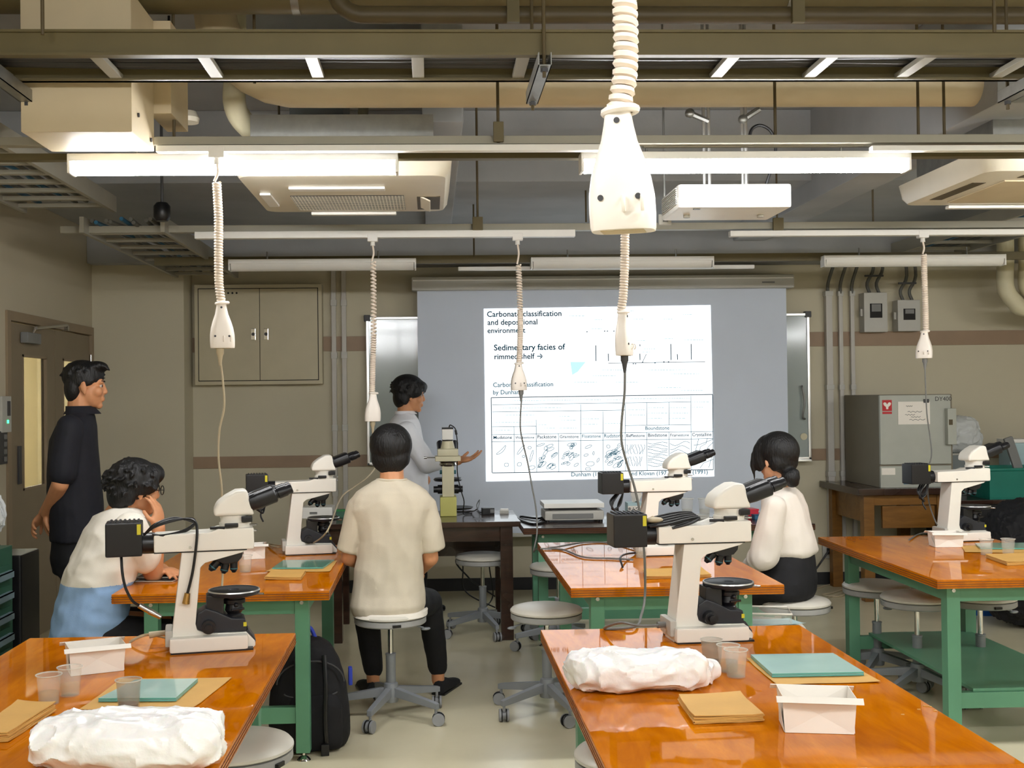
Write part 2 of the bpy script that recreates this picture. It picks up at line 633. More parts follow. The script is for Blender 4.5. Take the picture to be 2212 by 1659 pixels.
# ------------------------------------------------------------------ fluorescent lamps
def lamp(px0, px1, X0, X1, Y, z, on, label):
    t = thing('batten_lamp', label, 'lamp', ((X0 + X1) / 2, Y, z), 0, 'ceiling batten lamps')
    h = (X1 - X0) / 2
    MB().box((-h, -0.044, 0.026), (h, 0.044, 0.055)).build('lamp_body', 'white_plastic', t, bevel=0.003)
    n = 12
    rs = []
    for x in (-h + 0.01, h - 0.01):
        rs.append([V(x, 0.04 * math.cos(math.pi * (j / (n - 1)) + math.pi), 0.028 + 0.05 * math.sin(math.pi * (j / (n - 1)) + math.pi)) for j in range(n)])
    MB().rings(rs).build('diffuser', 'lamp_on' if on else 'white_plastic', t)
    for s in (-1, 1):
        MB().box((s * h - 0.006, -0.042, -0.02), (s * h + 0.006, 0.042, 0.056)).build('end_cap', 'white_plastic', t, bevel=0.004)
    for s in (-1, 1):
        MB().cyl((s * h * 0.6, 0, 0.055), (s * h * 0.6, 0, 0.11), 0.006, n=8).build('stem', 'galv', t)
    return t


Y1, Y2, Y3 = 4.42, 6.55, 7.68
zL1 = at(505, 366, Y1).z
for (a, b, lb) in ((155, 857, 'lit batten lamp above the left ceiling cassette'), (1256, 1957, 'lit batten lamp above the ceiling projector')):
    A, B = at(a, 365, Y1).x, at(b, 365, Y1).x
    lamp(a, b, A, B, Y1, zL1, True, lb)
lamp(0, 0, 2.62, 3.87, Y1, zL1, True, 'lit batten lamp at the right, next past the projector lamp')
lamp(0, 0, 4.6, 5.8, Y1, zL1, True, 'extra batten lamp beside the side wall, added to brighten it')  # unseen lamp, added to brighten the right wall
for yy, lb in ((1.15, 'row above the front benches'), (-2.1, 'row behind the photographer')):
    for i, x in enumerate((-1.4, 0.6, 2.6, 4.55)):  # last lamp of each row is added to brighten the right side
        lamp(0, 0, x, x + 1.25, yy, zL1, True, 'lit batten lamp overhead in the %s, %s' % (lb, ('leftmost', 'second from left', 'second from right', 'rightmost, an added fill lamp')[i]))
zL3 = at(697, 575, Y3).z - 0.01
for a, b, y, lb in ((497, 897, 575, 'unlit batten lamp above the metal wall cabinet'), (1148, 1538, 569, 'unlit batten lamp above the projection screen'), (1778, 2166, 566, 'unlit batten lamp above the wall breaker boxes')):
    A, B = at(a, y, Y3).x, at(b, y, Y3).x
    lamp(a, b, A, B, Y3, zL3, False, lb)

# ------------------------------------------------------------------ ceiling steelwork
def xbar(name, px0, px1, y0, y1, Y, dep, material, label, cat, X0=None, X1=None, bevel=0.003):
    """bar running left-right whose near face spans image rows y0..y1 at depth Y"""
    cxm = (px0 + px1) / 2
    A, B = at(px0, (y0 + y1) / 2, Y), at(px1, (y0 + y1) / 2, Y)
    za, zb = at(cxm, y1, Y).z, at(cxm, y0, Y).z
    xa = A.x if X0 is None else X0
    xb = B.x if X1 is None else X1
    o = MB().box((xa, Y, za), (xb, Y + dep, zb)).build(name, material, bevel=bevel)
    return tag(o, label, cat)


xbar('steel_channel', 335, 2212, 292, 310, Y1 - 0.09, 0.05, 'grey_steel', 'grey steel channel carrying the lit lamps, upper of the pair', 'channel', XL + 0.3, XR - 0.4)
xbar('steel_channel', 335, 2212, 327, 341, Y1 + 0.05, 0.05, 'olive_steel', 'grey brown steel channel just over the lit lamps, lower of the pair', 'channel', XL + 0.3, XR - 0.4)
xbar('wire_duct', 336, 1300, 312, 326, Y1 - 0.1, 0.04, 'white_plastic', 'white wiring duct above the left lit lamp', 'duct')
xbar('wire_duct', 1390, 1952, 308, 316, Y1 - 0.03, 0.03, 'white_plastic', 'narrow white wiring duct above the lamp beside the projector', 'duct')
xbar('wire_duct', 1885, 2290, 313, 325, Y1 - 0.1, 0.04, 'white_plastic', 'white wiring duct at the upper right edge', 'duct')
xbar('steel_channel', 200, 2300, 482, 497, Y2, 0.05, 'grey_steel', 'grey steel channel above the row of hanging cords', 'channel', -2.1, XR - 0.2)
xbar('wire_duct', 420, 1243, 498, 513, Y2 - 0.02, 0.05, 'white_plastic', 'long white wiring duct with two hanging coiled cords', 'duct')
xbar('wire_duct', 1578, 2300, 496, 508, Y2 - 0.02, 0.05, 'white_plastic', 'white wiring duct at the right with one hanging cord', 'duct')
xbar('steel_channel', 330, 2300, 549, 566, Y3 + 0.03, 0.05, 'olive_steel', 'grey steel channel carrying the unlit lamps', 'channel', -1.85, XR - 0.2)
xbar('wire_duct', 990, 1630, 574, 582, Y3 + 0.1, 0.03, 'white_plastic', 'white wiring duct above the projection screen', 'duct')

# cable ladder across the top
YN, YFAR = 3.6, 3.9
zl = at(1000, 121, YN).z
t = thing('cable_ladder', 'olive steel cable ladder running across under the ceiling', 'cable ladder', (0, 0, 0))
hN = at(1000, 66, YN).z
MB().box((XL + 0.05, YN, zl), (XR - 0.1, YN + 0.02, hN)).box((XL + 0.05, YN - 0.012, zl), (XR - 0.1, YN, zl + 0.008)).box((XL + 0.05, YN - 0.012, hN - 0.008), (XR - 0.1, YN, hN)).build('side_rail', 'olive_steel', t)
MB().box((XL + 0.05, YFAR - 0.02, zl), (XR - 0.1, YFAR, hN)).box((XL + 0.05, YFAR - 0.035, zl), (XR - 0.1, YFAR, zl + 0.006)).build('side_rail', 'olive_steel', t)
for px in (-240, -15, 230, 455, 680, 903, 1125, 1348, 1565, 1772, 1978, 2190):
    p = at(px, 150, (YN + YFAR) / 2)
    MB().box((p.x - 0.02, YN + 0.02, zl + 0.004), (p.x + 0.02, YFAR - 0.02, zl + 0.022)).build('rung', 'grey_steel', t, bevel=0.002)
g = MB()
for k in range(7):
    y = YN + 0.05 + k * 0.032
    pts = [V(XL + 0.2 + i * 0.8, y + random.uniform(-0.01, 0.01), zl + 0.036 + random.uniform(0, 0.012)) for i in range(11)]
    g.tube(spline(pts, 3), 0.011, 6)
g.build('cable_bundle', 'dark_grey', t, kind='stuff')
for i, (pa, pb, lb) in enumerate((((1168, 118), (1146, 213), 'galvanised strut channel hanging under the cable ladder near centre'), ((-40, 118), (98, 215), 'galvanised strut channel under the cable ladder at the upper left'), ((2290, 118), (2140, 208), 'galvanised strut channel under the cable ladder at the upper right'))):
    t = thing('strut_channel', lb, 'channel', (0, 0, 0))
    zs = zl - 0.012
    A = at(pa[0], pa[1], YN - 0.03)
    B = at(pb[0], pb[1], YFAR + 0.3)
    x = (A.x + B.x) / 2
    za = zl - 0.045
    g = MB()
    ya, yb = YN - 0.05, YFAR + 0.12
    g.box((x - 0.021, ya, za), (x - 0.018, yb, zl - 0.003)).box((x + 0.018, ya, za), (x + 0.021, yb, zl - 0.003)).box((x - 0.021, ya, za), (x + 0.021, yb, za + 0.003))
    g.build('channel', 'galv', t)
    for y in (ya + 0.03, yb - 0.03):
        MB().cyl((x, y, za - 0.03), (x, y, ZC), 0.006, n=8).build('threaded_rod', 'brown_pipe', t)
        MB().cyl((x, y, za - 0.012), (x, y, za), 0.012, n=6).build('nut', 'dark_grey', t)

# pipes under the ceiling
t = thing('insulated_pipe', 'thick beige insulated pipe running along the very top', 'pipe')
zp = at(1000, 28, 4.35).z + 0.13
MB().cyl((XL, 4.35, zp), (XR, 4.35, zp), 0.13, n=24).build('pipe', 'olive_steel', t)
for px in (640, 1700):
    x = at(px, 20, 4.35).x
    MB().cyl((x - 0.015, 4.35, zp), (x + 0.015, 4.35, zp), 0.134, n=24).build('joint_band', 'galv', t)
t = thing('brown_pipe', 'dark brown pipe with an elbow below the insulated pipe', 'pipe')
zp2 = at(1400, 33, 4.05).z
xe = at(735, 30, 4.05).x
pts = [V(xe - 0.02, 4.05, ZC)] + [V(xe - 0.02, 4.05, zp2 + 0.12)] + [V(xe - 0.02 + 0.1 * (1 - math.cos(a)), 4.05, zp2 + 0.1 - 0.1 * math.sin(a)) for a in (0.3, 0.6, 0.9, 1.2, 1.5)] + [V(XR, 4.05, zp2)]
MB().tube(pts, 0.031, 14).build('pipe', 'brown_pipe', t)
for px in (1108, 1722):
    x = at(px, 30, 4.02).x
    MB().box((x - 0.022, 4.0, zp2 - 0.04), (x + 0.022, 4.02, ZC)).build('hanger_strap', 'olive_steel', t)
t = thing('bent_duct', 'wide beige pipe sweeping down and along behind the cable ladder', 'pipe')
zp3 = at(1200, 231, 4.8).z + 0.09
xe = at(640, 200, 4.8).x
pts = [V(xe - 0.34, 4.8, ZC)] + [V(xe - 0.34 + 0.34 * (1 - math.cos(a)), 4.8, zp3 + 0.34 - 0.34 * math.sin(a)) for a in (0.0, 0.25, 0.5, 0.75, 1.0, 1.25, 1.5)] + [V(xe + 0.1, 4.8, zp3), V(XR, 4.8, zp3)]
MB().tube(pts, 0.09, 20).build('pipe', 'beige_pipe', t)
t = thing('curved_drain_pipe', 'cream drain pipe bending down behind the left duct box', 'pipe')
A, B, C, D = at(508, 150, 5.0), at(508, 230, 5.0), at(540, 278, 5.15), at(592, 312, 5.7)
MB().tube(spline([V(A.x, A.y, ZC), A, B, C, D, V(D.x + 0.1, D.y + 0.5, D.z)], 6), 0.05, 16).build('pipe', 'cream_pipe', t)
t = thing('elbow_pipe', 'short cream pipe with two elbows near the ceiling middle', 'pipe')
A, B, C = at(785, 255, 5.6), at(820, 268, 5.6), at(902, 265, 5.6)
MB().tube(spline([V(A.x, A.y + 0.3, A.z + 0.2), A, B], 4), 0.026, 12).tube([B, at(865, 266, 5.6)], 0.022, 12).tube([at(860, 266, 5.6), C, at(908, 272, 5.6), at(908, 300, 5.6)], 0.035, 12).build('pipe', 'cream_pipe', t)
A = at(625, 236, 6.0)
B = at(742, 300, 6.0)
o = MB().box((A.x, 6.0, B.z), (B.x, 6.5, A.z + 0.2)).build('grey_duct', 'duct_grey', bevel=0.006)
tag(o, 'grey sheet metal duct above the left cassette', 'duct')
t = thing('duct_box', 'beige boxed duct hanging at the upper left', 'duct')
A, B = at(45, 285, 3.98), at(285, 285, 3.98)
MB().box((A.x, 3.98, A.z), (B.x, 4.30, 2.98)).build('box', 'beige_pipe', t, bevel=0.004)
for hx in (A.x + 0.05, B.x - 0.05):
    MB().cyl((hx, 4.12, 2.97), (hx, 4.12, ZC), 0.006, n=8).build('hanger_rod', 'brown_pipe', t)
A2, B2 = at(285, 245, 4.3), at(370, 245, 4.3)
MB().box((B.x - 0.02, 4.3, B2.z), (B2.x, 4.6, 2.98)).build('side_box', 'beige_pipe', t, bevel=0.004)
for px, py in ((300, 262), (318, 290)):
    p = at(px, py, 4.15)
    MB().cyl((B.x, 4.06 + (px - 300) * 0.01, p.z), (B.x + 0.006, 4.06 + (px - 300) * 0.01, p.z), 0.008, n=8).build('screw', 'dark_grey', t)
t = thing('flex_duct', 'bent beige air duct at the upper right corner', 'duct')
MB().tube(spline([at(2230, 210, 5.6), at(2180, 262, 5.6), at(2128, 290, 5.8)], 6), 0.1, 18).build('duct', 'beige_pipe', t)
t = thing('ceiling_sensor', 'small cream ceiling sensor with a bent cable', 'sensor')
p = at(405, 265, 5.2)
MB().lathe([(0.05, 0), (0.055, 0.02), (0.04, 0.05)], 18, p).build('housing', 'cream_plastic', t)
MB().tube(spline([p + V(0, 0, 0.05), p + V(-0.05, 0, 0.13), p + V(-0.08, 0, 0.3), V(p.x - 0.08, p.y, ZC)], 5), 0.006, 6).build('cable', 'black_rubber', t)
# threaded hanger rods
for (px, py, Y, lb) in ((92, 75, 3.5, 'far left'), (1032, 470, 6.55, 'beside the left cassette'), (1024, 555, 7.7, 'above the left whiteboard'), (1266, 480, 7.2, 'left of the foreground outlet'), (1275, 480, 7.25, 'close beside the foreground outlet'), (1886, 480, 6.6, 'right of the projector'), (1984, 300, 4.4, 'upper right'), (2040, 300, 4.4, 'upper right nearer the edge'), (1675, 300, 4.4, 'right of the projector cable'), (376, 300, 4.4, 'right of the duct box'), (550, 180, 4.5, 'right of the drain pipe'), (2148, 70, 3.5, 'top right')):
    p = at(px, py, Y)
    o = MB().cyl(p, (p.x, p.y, ZC), 0.006, n=8).build('hanger_rod', 'brown_pipe')
    tag(o, 'thin dark threaded rod hanging from the ceiling, ' + lb, 'rod', 'threaded hanger rods')
for (px, y0, y1, Y, lb) in ((1077, 262, 305, Y1 - 0.12, 'over the lit lamp channel'), (1032, 468, 497, Y2 - 0.03, 'over the hanging cord channel'), (1682, 470, 497, Y2 - 0.03, 'below the projector')):
    a, b = at(px - 11, y1, Y), at(px + 11, y0, Y)
    t = thing('hanger_bracket', 'small steel hanger bracket ' + lb, 'bracket')
    MB().box((a.x, Y, a.z), (b.x, Y + 0.02, b.z)).build('plate', 'olive_steel', t, bevel=0.003)
    MB().cyl(((a.x + b.x) / 2, Y + 0.03, a.z), ((a.x + b.x) / 2, Y + 0.03, ZC), 0.006, n=8).build('threaded_rod', 'brown_pipe', t)

# cable racks at the left, running front to back
def rack(X0, X1, Ya, Yb, z, lb, nr):
    t = thing('cable_rack', lb, 'cable rack')
    for x in (X0, X1):
        MB().box((x - 0.012, Ya, z), (x + 0.012, Yb, z + 0.09)).build('side_rail', 'grey_steel', t)
    for k in range(nr):
        y = Ya + (k + 0.5) * (Yb - Ya) / nr
        MB().box((X0, y - 0.02, z + 0.01), (X1, y + 0.02, z + 0.03)).build('rung', 'grey_steel', t)
    for k in range(9):
        x = X0 + 0.06 + k * (X1 - X0 - 0.12) / 8
        pts = [V(x + random.uniform(-0.025, 0.025), Ya + i * (Yb - Ya) / 6, z + 0.05 + random.uniform(0, 0.03)) for i in range(7)]
        MB().tube(spline(pts, 3), 0.012, 6).build('cable', 'cable_blue' if k in (1, 4) else 'cable_grey', t)


rack(-2.28, -1.78, 3.95, 6.5, 2.62, 'long grey cable rack with blue and grey cables at the left', 11)
rack(-1.95, -1.5, 6.45, 8.9, 2.5, 'short grey cable rack ending at the back wall corner', 8)
rack(3.6, 4.1, 6.2, 9.0, 2.62, 'grey cable rack at the right above the breaker boxes', 8)
t = thing('hanging_speaker', 'small dark round device hung under the left ceiling', 'speaker')
p = at(350, 458, 6.2)
MB().lathe([(0.03, -0.05), (0.045, -0.03), (0.045, 0.03), (0.03, 0.05)], 16, p).build('housing', 'black_rubber', t)
MB().cyl(p + V(0, 0, 0.05), (p.x, p.y, ZC), 0.008, n=8).build('stem', 'dark_grey', t)

# ------------------------------------------------------------------ ceiling cassettes
def cassette(X0, X1, Ya, Yb, z, label, flaps):
    t = thing('ceiling_cassette', label, 'air conditioner', (0, 0, 0))
    prof = [(0.0, 0.10), (0.02, 0.03), (0.05, 0.004), (0.12, 0.0)]
    rs = []
    for ins, dz in prof:
        pts = []
        x0, x1, y0, y1 = X0 + ins * 0.6, X1 - ins * 0.6, Ya + ins * 0.6, Yb - ins * 0.6
        rr = 0.06
        for (cx, cy, a0) in ((x1 - rr, y1 - rr, 0), (x0 + rr, y1 - rr, 90), (x0 + rr, y0 + rr, 180), (x1 - rr, y0 + rr, 270)):
            for k in range(5):
                a = R(a0 + k * 22.5)
                pts.append(V(cx + rr * math.cos(a), cy + rr * math.sin(a), z + dz))
        rs.append(pts)
    MB().rings(rs).build('panel', 'cream_plastic', t)
    cx, cy = (X0 + X1) / 2, (Ya + Yb) / 2
    for hx in (X0 + 0.1, X1 - 0.1):
        MB().cyl((hx, Yb - 0.12, z + 0.2), (hx, Yb - 0.12, ZC), 0.006, n=8).build('hanger_rod', 'brown_pipe', t)
    MB().box((X0 + 0.08, Ya + 0.08, z + 0.09), (X1 - 0.08, Yb - 0.08, z + 0.28)).build('casing', 'galv', t)
    if flaps:
        # intake grille: dark recess behind many slim bars
        gx0, gx1, gy0, gy1 = X0 + 0.2, X1 - 0.22, cy - 0.02, Yb - 0.12
        MB().box((gx0, gy0, z - 0.003), (gx1, gy1, z + 0.004)).build('grille_recess', 'dark_hole', t)
        for k in range(14):
            y = gy0 + (k + 0.5) * (gy1 - gy0) / 14
            MB().box((gx0, y - 0.0035, z - 0.0040), (gx1, y + 0.0035, z - 0.0031)).build('grille_bar', 'cream_plastic', t)
        g = MB()
        for k in range(34):
            x = gx0 + (k + 0.5) * (gx1 - gx0) / 34
            g.box((x - 0.0018, gy0, z - 0.0036), (x + 0.0018, gy1, z - 0.0028))
        g.build('grille_cross_bars', 'cream_plastic', t, kind='stuff')
        MB().box((gx0 + 0.02, Ya + 0.25, z - 0.012), (gx1 - 0.08, Ya + 0.31, z)).build('air_flap', 'white_plastic', t, bevel=0.004)
        MB().box((X0 + 0.07, cy - 0.1, z - 0.012), (X0 + 0.12, cy + 0.22, z)).build('air_flap', 'white_plastic', t, bevel=0.004)
        MB().box((gx0 + 0.05, Yb - 0.06, z - 0.016), (gx1 - 0.05, Yb - 0.02, z)).build('air_flap', 'white_plastic', t, bevel=0.004)
        MB().box((X1 - 0.16, cy + 0.02, z - 0.002), (X1 - 0.05, Yb - 0.12, z + 0.004)).build('side_vent', 'brown_pipe', t)
        MB().cbox((X1 - 0.12, cy + 0.17, z - 0.01), (0.05, 0.3, 0.006), Matrix.Rotation(R(25), 3, 'Y')).build('vent_vane', 'cream_plastic', t)
    else:
        for (a, b) in (((X0 + 0.08, cy - 0.2), (X0 + 0.14, cy + 0.25)), ((cx - 0.25, Ya + 0.1), (cx + 0.25, Ya + 0.16))):
            MB().box((a[0], a[1], z - 0.002), (b[0], b[1], z + 0.003)).build('air_slot', 'brown_pipe', t)
        MB().box((X0 + 0.2, Ya + 0.22, z - 0.006), (X1 - 0.2, Yb - 0.15, z)).build('intake_panel', 'beige_pipe', t, bevel=0.003)
        MB().box((X0 + 0.25, Yb - 0.06, z - 0.016), (X1 - 0.2, Yb - 0.02, z)).build('air_flap', 'white_plastic', t, bevel=0.004)


za = 2.50
pn, pf = on(760, 379, za), on(760, 461, za)
fr = on(971, 452, za)
fl_ = on(566, 459, za)
cassette(fl_.x, fr.x, pn.y, pf.y, za, 'white ceiling cassette air conditioner left of centre', True)
q = on(1936, 447, za)
cassette(q.x, q.x + 0.95, pn.y - 0.05, pf.y - 0.1, za, 'cream ceiling cassette air conditioner at the right edge', False)

# ------------------------------------------------------------------ projector
t = thing('ceiling_projector', 'white data projector hanging from the ceiling under the lit lamp', 'projector')
Yp = 4.85
A, B = at(1466, 449, Yp), at(1710, 396, Yp)
x0, x1, z0, z1 = A.x, B.x, A.z, B.z
MB().box((x0, Yp, z0), (x1, Yp + 0.36, z1)).build('body', 'white_plastic', t, bevel=0.012)
for k in range(9):
    z = z0 + 0.02 + k * (z1 - z0 - 0.03) / 9
    MB().box((x0 - 0.006, Yp + 0.03, z), (x0 + 0.004, Yp + 0.33, z + 0.005)).build('vent_fin', 'light_grey', t)
MB().cyl(((x0 + x1) / 2 - 0.05, Yp + 0.36, (z0 + z1) / 2), ((x0 + x1) / 2 - 0.05, Yp + 0.40, (z0 + z1) / 2), 0.045).build('lens', 'black_rubber', t)
MB().box((x0 + 0.07, Yp + 0.02, z0 - 0.003), (x0 + 0.1, Yp + 0.035, z0 + 0.001)).build('foot_slot', 'dark_grey', t)
for fx in (x0 + 0.08, x1 - 0.08):
    MB().cyl((fx, Yp + 0.2, z0 - 0.012), (fx, Yp + 0.2, z0), 0.015, n=12).build('foot', 'light_grey', t)
for px in (1520, 1531, 1603, 1611):
    p = at(px, 300, Yp + 0.15)
    MB().cyl((p.x, p.y, z1), (p.x, p.y, ZC), 0.008, n=8).build('mount_pole', 'aluminium', t)
for a, b in (((1490, 245), (1530, 262)), ((1605, 258), (1640, 236))):
    g = MB().tube([at(*a, Yp + 0.15), at(*b, Yp + 0.15)], 0.014, 8)
    g.ell(at(*a, Yp + 0.15), (0.022, 0.022, 0.022)).build('mount_clamp', 'galv', t)
MB().tube(spline([at(1618, 300, Yp + 0.1), at(1625, 278, Yp + 0.1), at(1645, 271, Yp + 0.1), at(1668, 288, Yp + 0.1), at(1675, 330, Yp + 0.1), V(x1 - 0.08, Yp + 0.12, z1)], 5), 0.007, 8).build('cable', 'black_rubber', t)
o = thing('junction_plate', 'small white outlet plate on the beam beside the projector', 'outlet')
p = at(1437, 474, 5.3)
MB().box((p.x - 0.03, 5.3, p.z - 0.025), (p.x + 0.03, 5.32, p.z + 0.025)).build('plate', 'light_grey', o, bevel=0.003)
MB().box((p.x - 0.012, 5.296, p.z - 0.012), (p.x + 0.012, 5.3, p.z + 0.012)).build('socket', 'mid_grey', o)
MB().cyl((p.x, 5.31, p.z + 0.025), (p.x, 5.31, ZC), 0.005, n=8).build('stem', 'galv', o)

# ------------------------------------------------------------------ whiteboard, screen, slide
YS = 8.93
t = thing('whiteboard', 'wall whiteboard with aluminium frame half hidden by the projection screen', 'whiteboard')
A, B = at(790, 684, YB - 0.06), at(1753, 993, YB - 0.06)
zt, zb_ = at(845, 684, YB - 0.06).z, at(1725, 993, YB - 0.06).z
MB().box((A.x + 0.01, YB - 0.05, zb_ + 0.01), (B.x - 0.01, YB - 0.014, zt - 0.01)).build('board', 'board_white', t)
for nm, bx_ in (('frame_side', ((A.x, zb_), (A.x + 0.022, zt))), ('frame_side', ((B.x - 0.022, zb_), (B.x, zt))), ('frame_top', ((A.x, zt - 0.022), (B.x, zt))), ('frame_bottom', ((A.x, zb_), (B.x, zb_ + 0.022)))):
    MB().box((bx_[0][0], YB - 0.065, bx_[0][1]), (bx_[1][0], YB - 0.014, bx_[1][1])).build(nm, 'aluminium', t, bevel=0.004)
MB().box((B.x - 0.5, YB - 0.13, zb_ - 0.012), (B.x - 0.02, YB - 0.06, zb_ + 0.004)).build('pen_tray', 'aluminium', t, bevel=0.003)
for (x, z) in ((A.x, zt), (B.x, zt)):
    MB().cbox((x + (0.01 if x == A.x else -0.01), YB - 0.04, z - 0.01), (0.05, 0.06, 0.05)).build('corner_cap', 'dark_grey', t, bevel=0.006)
a, b = at(1735, 834, YB - 0.07), at(1739, 905, YB - 0.07)
MB().tube(spline([a + V(-0.01, 0, 0), at(1733, 838, YB - 0.085), at(1738, 868, YB - 0.09), at(1734, 900, YB - 0.085), b], 4), 0.008, 8).build('handle', 'galv', t)
o = thing('round_magnet', 'round yellowish sticker low on the right of the whiteboard', 'sticker')
p = at(1736, 943, YB - 0.052)
MB().cyl(p, p + V(0, -0.006, 0), 0.028, n=20).build('disc', 'cream_pipe', o)

t = thing('projection_screen', 'wide white roll-down projection screen showing a bright slide', 'screen')
A, B = at(901, 628, YS), at(1698, 622, YS)
zs1, zs0 = at(1300, 626, YS).z, at(1130, 1151, YS).z
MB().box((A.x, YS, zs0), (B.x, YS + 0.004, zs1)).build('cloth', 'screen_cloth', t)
A2, B2 = at(889, 600, YS), at(1711, 595, YS)
zh = at(1300, 597, YS).z
MB().box((A2.x, YS - 0.06, zs1), (B2.x, YS + 0.08, zh)).build('housing', 'light_grey', t, bevel=0.012)
MB().box((A2.x + 0.01, YS - 0.064, (zs1 + zh) / 2 + 0.02), (B2.x - 0.01, YS - 0.058, (zs1 + zh) / 2 + 0.03)).build('housing_rib', 'white_plastic', t)
for bx in (A.x + 0.2, B.x - 0.2):
    MB().box((bx - 0.03, YS + 0.06, zh - 0.06), (bx + 0.03, YB - 0.002, zh - 0.02)).build('wall_bracket', 'light_grey', t)
MB().box((A.x, YS - 0.01, zs0 - 0.03), (B.x, YS + 0.014, zs0)).build('bottom_bar', 'light_grey', t, bevel=0.004)
p = at(1660, 609, YS - 0.062)
MB().box((p.x - 0.05, YS - 0.063, p.z - 0.008), (p.x + 0.05, YS - 0.058, p.z + 0.004)).build('maker_plate', 'mid_grey', t)

YSL = YS - 0.003


def S(px, py, k=0):
    p = at(px, py, YSL)
    return V(p.x, YSL - 0.0015 * k, p.z)


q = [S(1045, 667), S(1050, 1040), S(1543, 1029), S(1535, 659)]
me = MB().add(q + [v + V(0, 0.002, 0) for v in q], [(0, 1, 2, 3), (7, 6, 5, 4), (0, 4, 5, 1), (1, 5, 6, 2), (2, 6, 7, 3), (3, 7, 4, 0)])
slide = me.build('slide_image', 'slide_white', t, smooth=0, label='bright white projected slide with text and a rock table')  # glowing sheet in place of light thrown by the projector


def stext(body, px0, px1, py, material, slope=-0.0135):
    """slide lettering fitted between two image columns on a baseline"""
    me = text_mesh(body, 1.0, bold=0.02)
    xs = [v.co.x for v in me.vertices]
    x0, x1 = min(xs), max(xs)
    a, b = S(px0, py, 1), S(px1, py + slope * (px1 - px0), 1)
    k = (b - a).length / (x1 - x0)
    ux = (b - a).normalized()
    uz = V(-ux.z, 0, ux.x)
    for v in me.vertices:
        v.co = a + ux * ((v.co.x - x0) * k) + uz * (v.co.y * k)
    link('slide_text', me, material, slide)


for tx in (('Carbonate classification', 1052, 1213, 684.5, 'slide_ink'), ('and depositional', 1053, 1161, 702, 'slide_ink'), ('environment', 1053, 1135, 719.5, 'slide_ink'),
           ('Sedimentary facies of', 1067, 1221, 757, 'slide_ink'), ('rimmed shelf \u2192', 1068, 1173, 776, 'slide_ink'),
           ('Carbonate classification', 1065, 1195, 836, 'slide_mid'), ('by Dunham', 1065, 1126, 852, 'slide_mid'),
           ('Boundstone', 1394, 1446, 928.5, 'slide_mid'), ('Dunham (1962', 1234, 1309, 1029, 'slide_mid'), ('and Klovan (197', 1359, 1440, 1027, 'slide_mid'), ('(1991)', 1496, 1529, 1024, 'slide_mid')):
    stext(*tx)
cols = [1063, 1110, 1158, 1206, 1254, 1302, 1350, 1397, 1445, 1492, 1541]
for i, wd in enumerate(('Mudstone', 'Wackestone', 'Packstone', 'Grainstone', 'Floatstone', 'Rudstone', 'Bafflestone', 'Bindstone', 'Framestone', 'Crystalline')):
    stext(wd, cols[i] + 3, cols[i + 1] - 4, 948.5 - 0.0146 * (cols[i] - 1061), 'slide_ink' if i not in (4, 5) else 'slide_mid')


def ribbon(mb, pts, w, k=1):
    """flat line of width w px along image points on the slide plane"""
    P = [S(x, y, k) for x, y in pts]
    hw = max(w, 1.15) * YS / F_PX / 2
    L, Rr = [], []
    for i, p in enumerate(P):
        d = (P[min(i + 1, len(P) - 1)] - P[max(i - 1, 0)])
        d = d.normalized() if d.length > 0 else V(1, 0, 0)
        n = V(-d.z, 0, d.x) * hw
        L.append(p + n)
        Rr.append(p - n)
    o = len(mb.v)
    mb.v += L + Rr
    n = len(P)
    for i in range(n - 1):
        mb.f.append((o + i, o + n + i, o + n + i + 1, o + i + 1))
        mb.mi.append(0)


def ty(y, x):
    return y - 0.0146 * (x - 1061)


g = MB()
hl = lambda y, a, b, w: ribbon(g, [(a, ty(y, a)), (b, ty(y, b))], w)
vl = lambda x, a, b, w: ribbon(g, [(x, ty(a, x)), (x + (b - a) * 0.012, ty(b, x))], w)
hl(859, 1061, 1539, 1.7); hl(1021.5, 1063, 1541, 1.7); vl(1061, 859, 1021, 1.7); vl(1539, 859, 1021, 1.5)
for px, a, b in ((1287, 746, 780), (1314, 764, 780), (1382, 744, 748), (1382, 764, 778), (1449, 743, 778), (1463, 765, 777), (1493, 743, 777)):
    ribbon(g, [(px, a), (px + 0.5, b)], 1.8)
ribbon(g, [(1314, 784.5), (1523, 781.5)], 1.0)
ribbon(g, [(1396, 765), (1388, 782)], 0.9)
for (x, y) in ((1388, 783), (1415, 784), (1434, 782), (1444, 782), (1306, 715.5), (1312, 715.5), (1326, 715.5), (1331, 715), (1268, 717), (1368, 786), (1373, 786)):
    ribbon(g, [(x - 1.5, y), (x + 1.5, y - 0.5)], 2.0)
g.build('slide_lines', 'slide_ink', slide, smooth=0, kind='stuff')
g = MB()
hl(874.5, 1063, 1492, 1.0); hl(954.5, 1063, 1541, 1.1); hl(922, 1063, 1158, 0.9); hl(939, 1063, 1541, 0.8); hl(923.5, 1350, 1492, 0.9)
for c_ in cols[1:-1]:
    vl(c_, 939 if c_ not in (1492, 1110, 1158) else (861 if c_ == 1492 else 922), 1021, 0.9)
for c_ in (1397, 1445):
    vl(c_, 875, 923, 0.6)
hl(890, 1063, 1300, 0.6); hl(890, 1254, 1350, 0.5)
vl(1158, 908, 940, 0.6); vl(1254, 876, 940, 0.6); vl(1302, 892, 940, 0.5); vl(1350, 876, 940, 0.5)
# sketches of grains inside the picture row
rnd = random.Random(3)


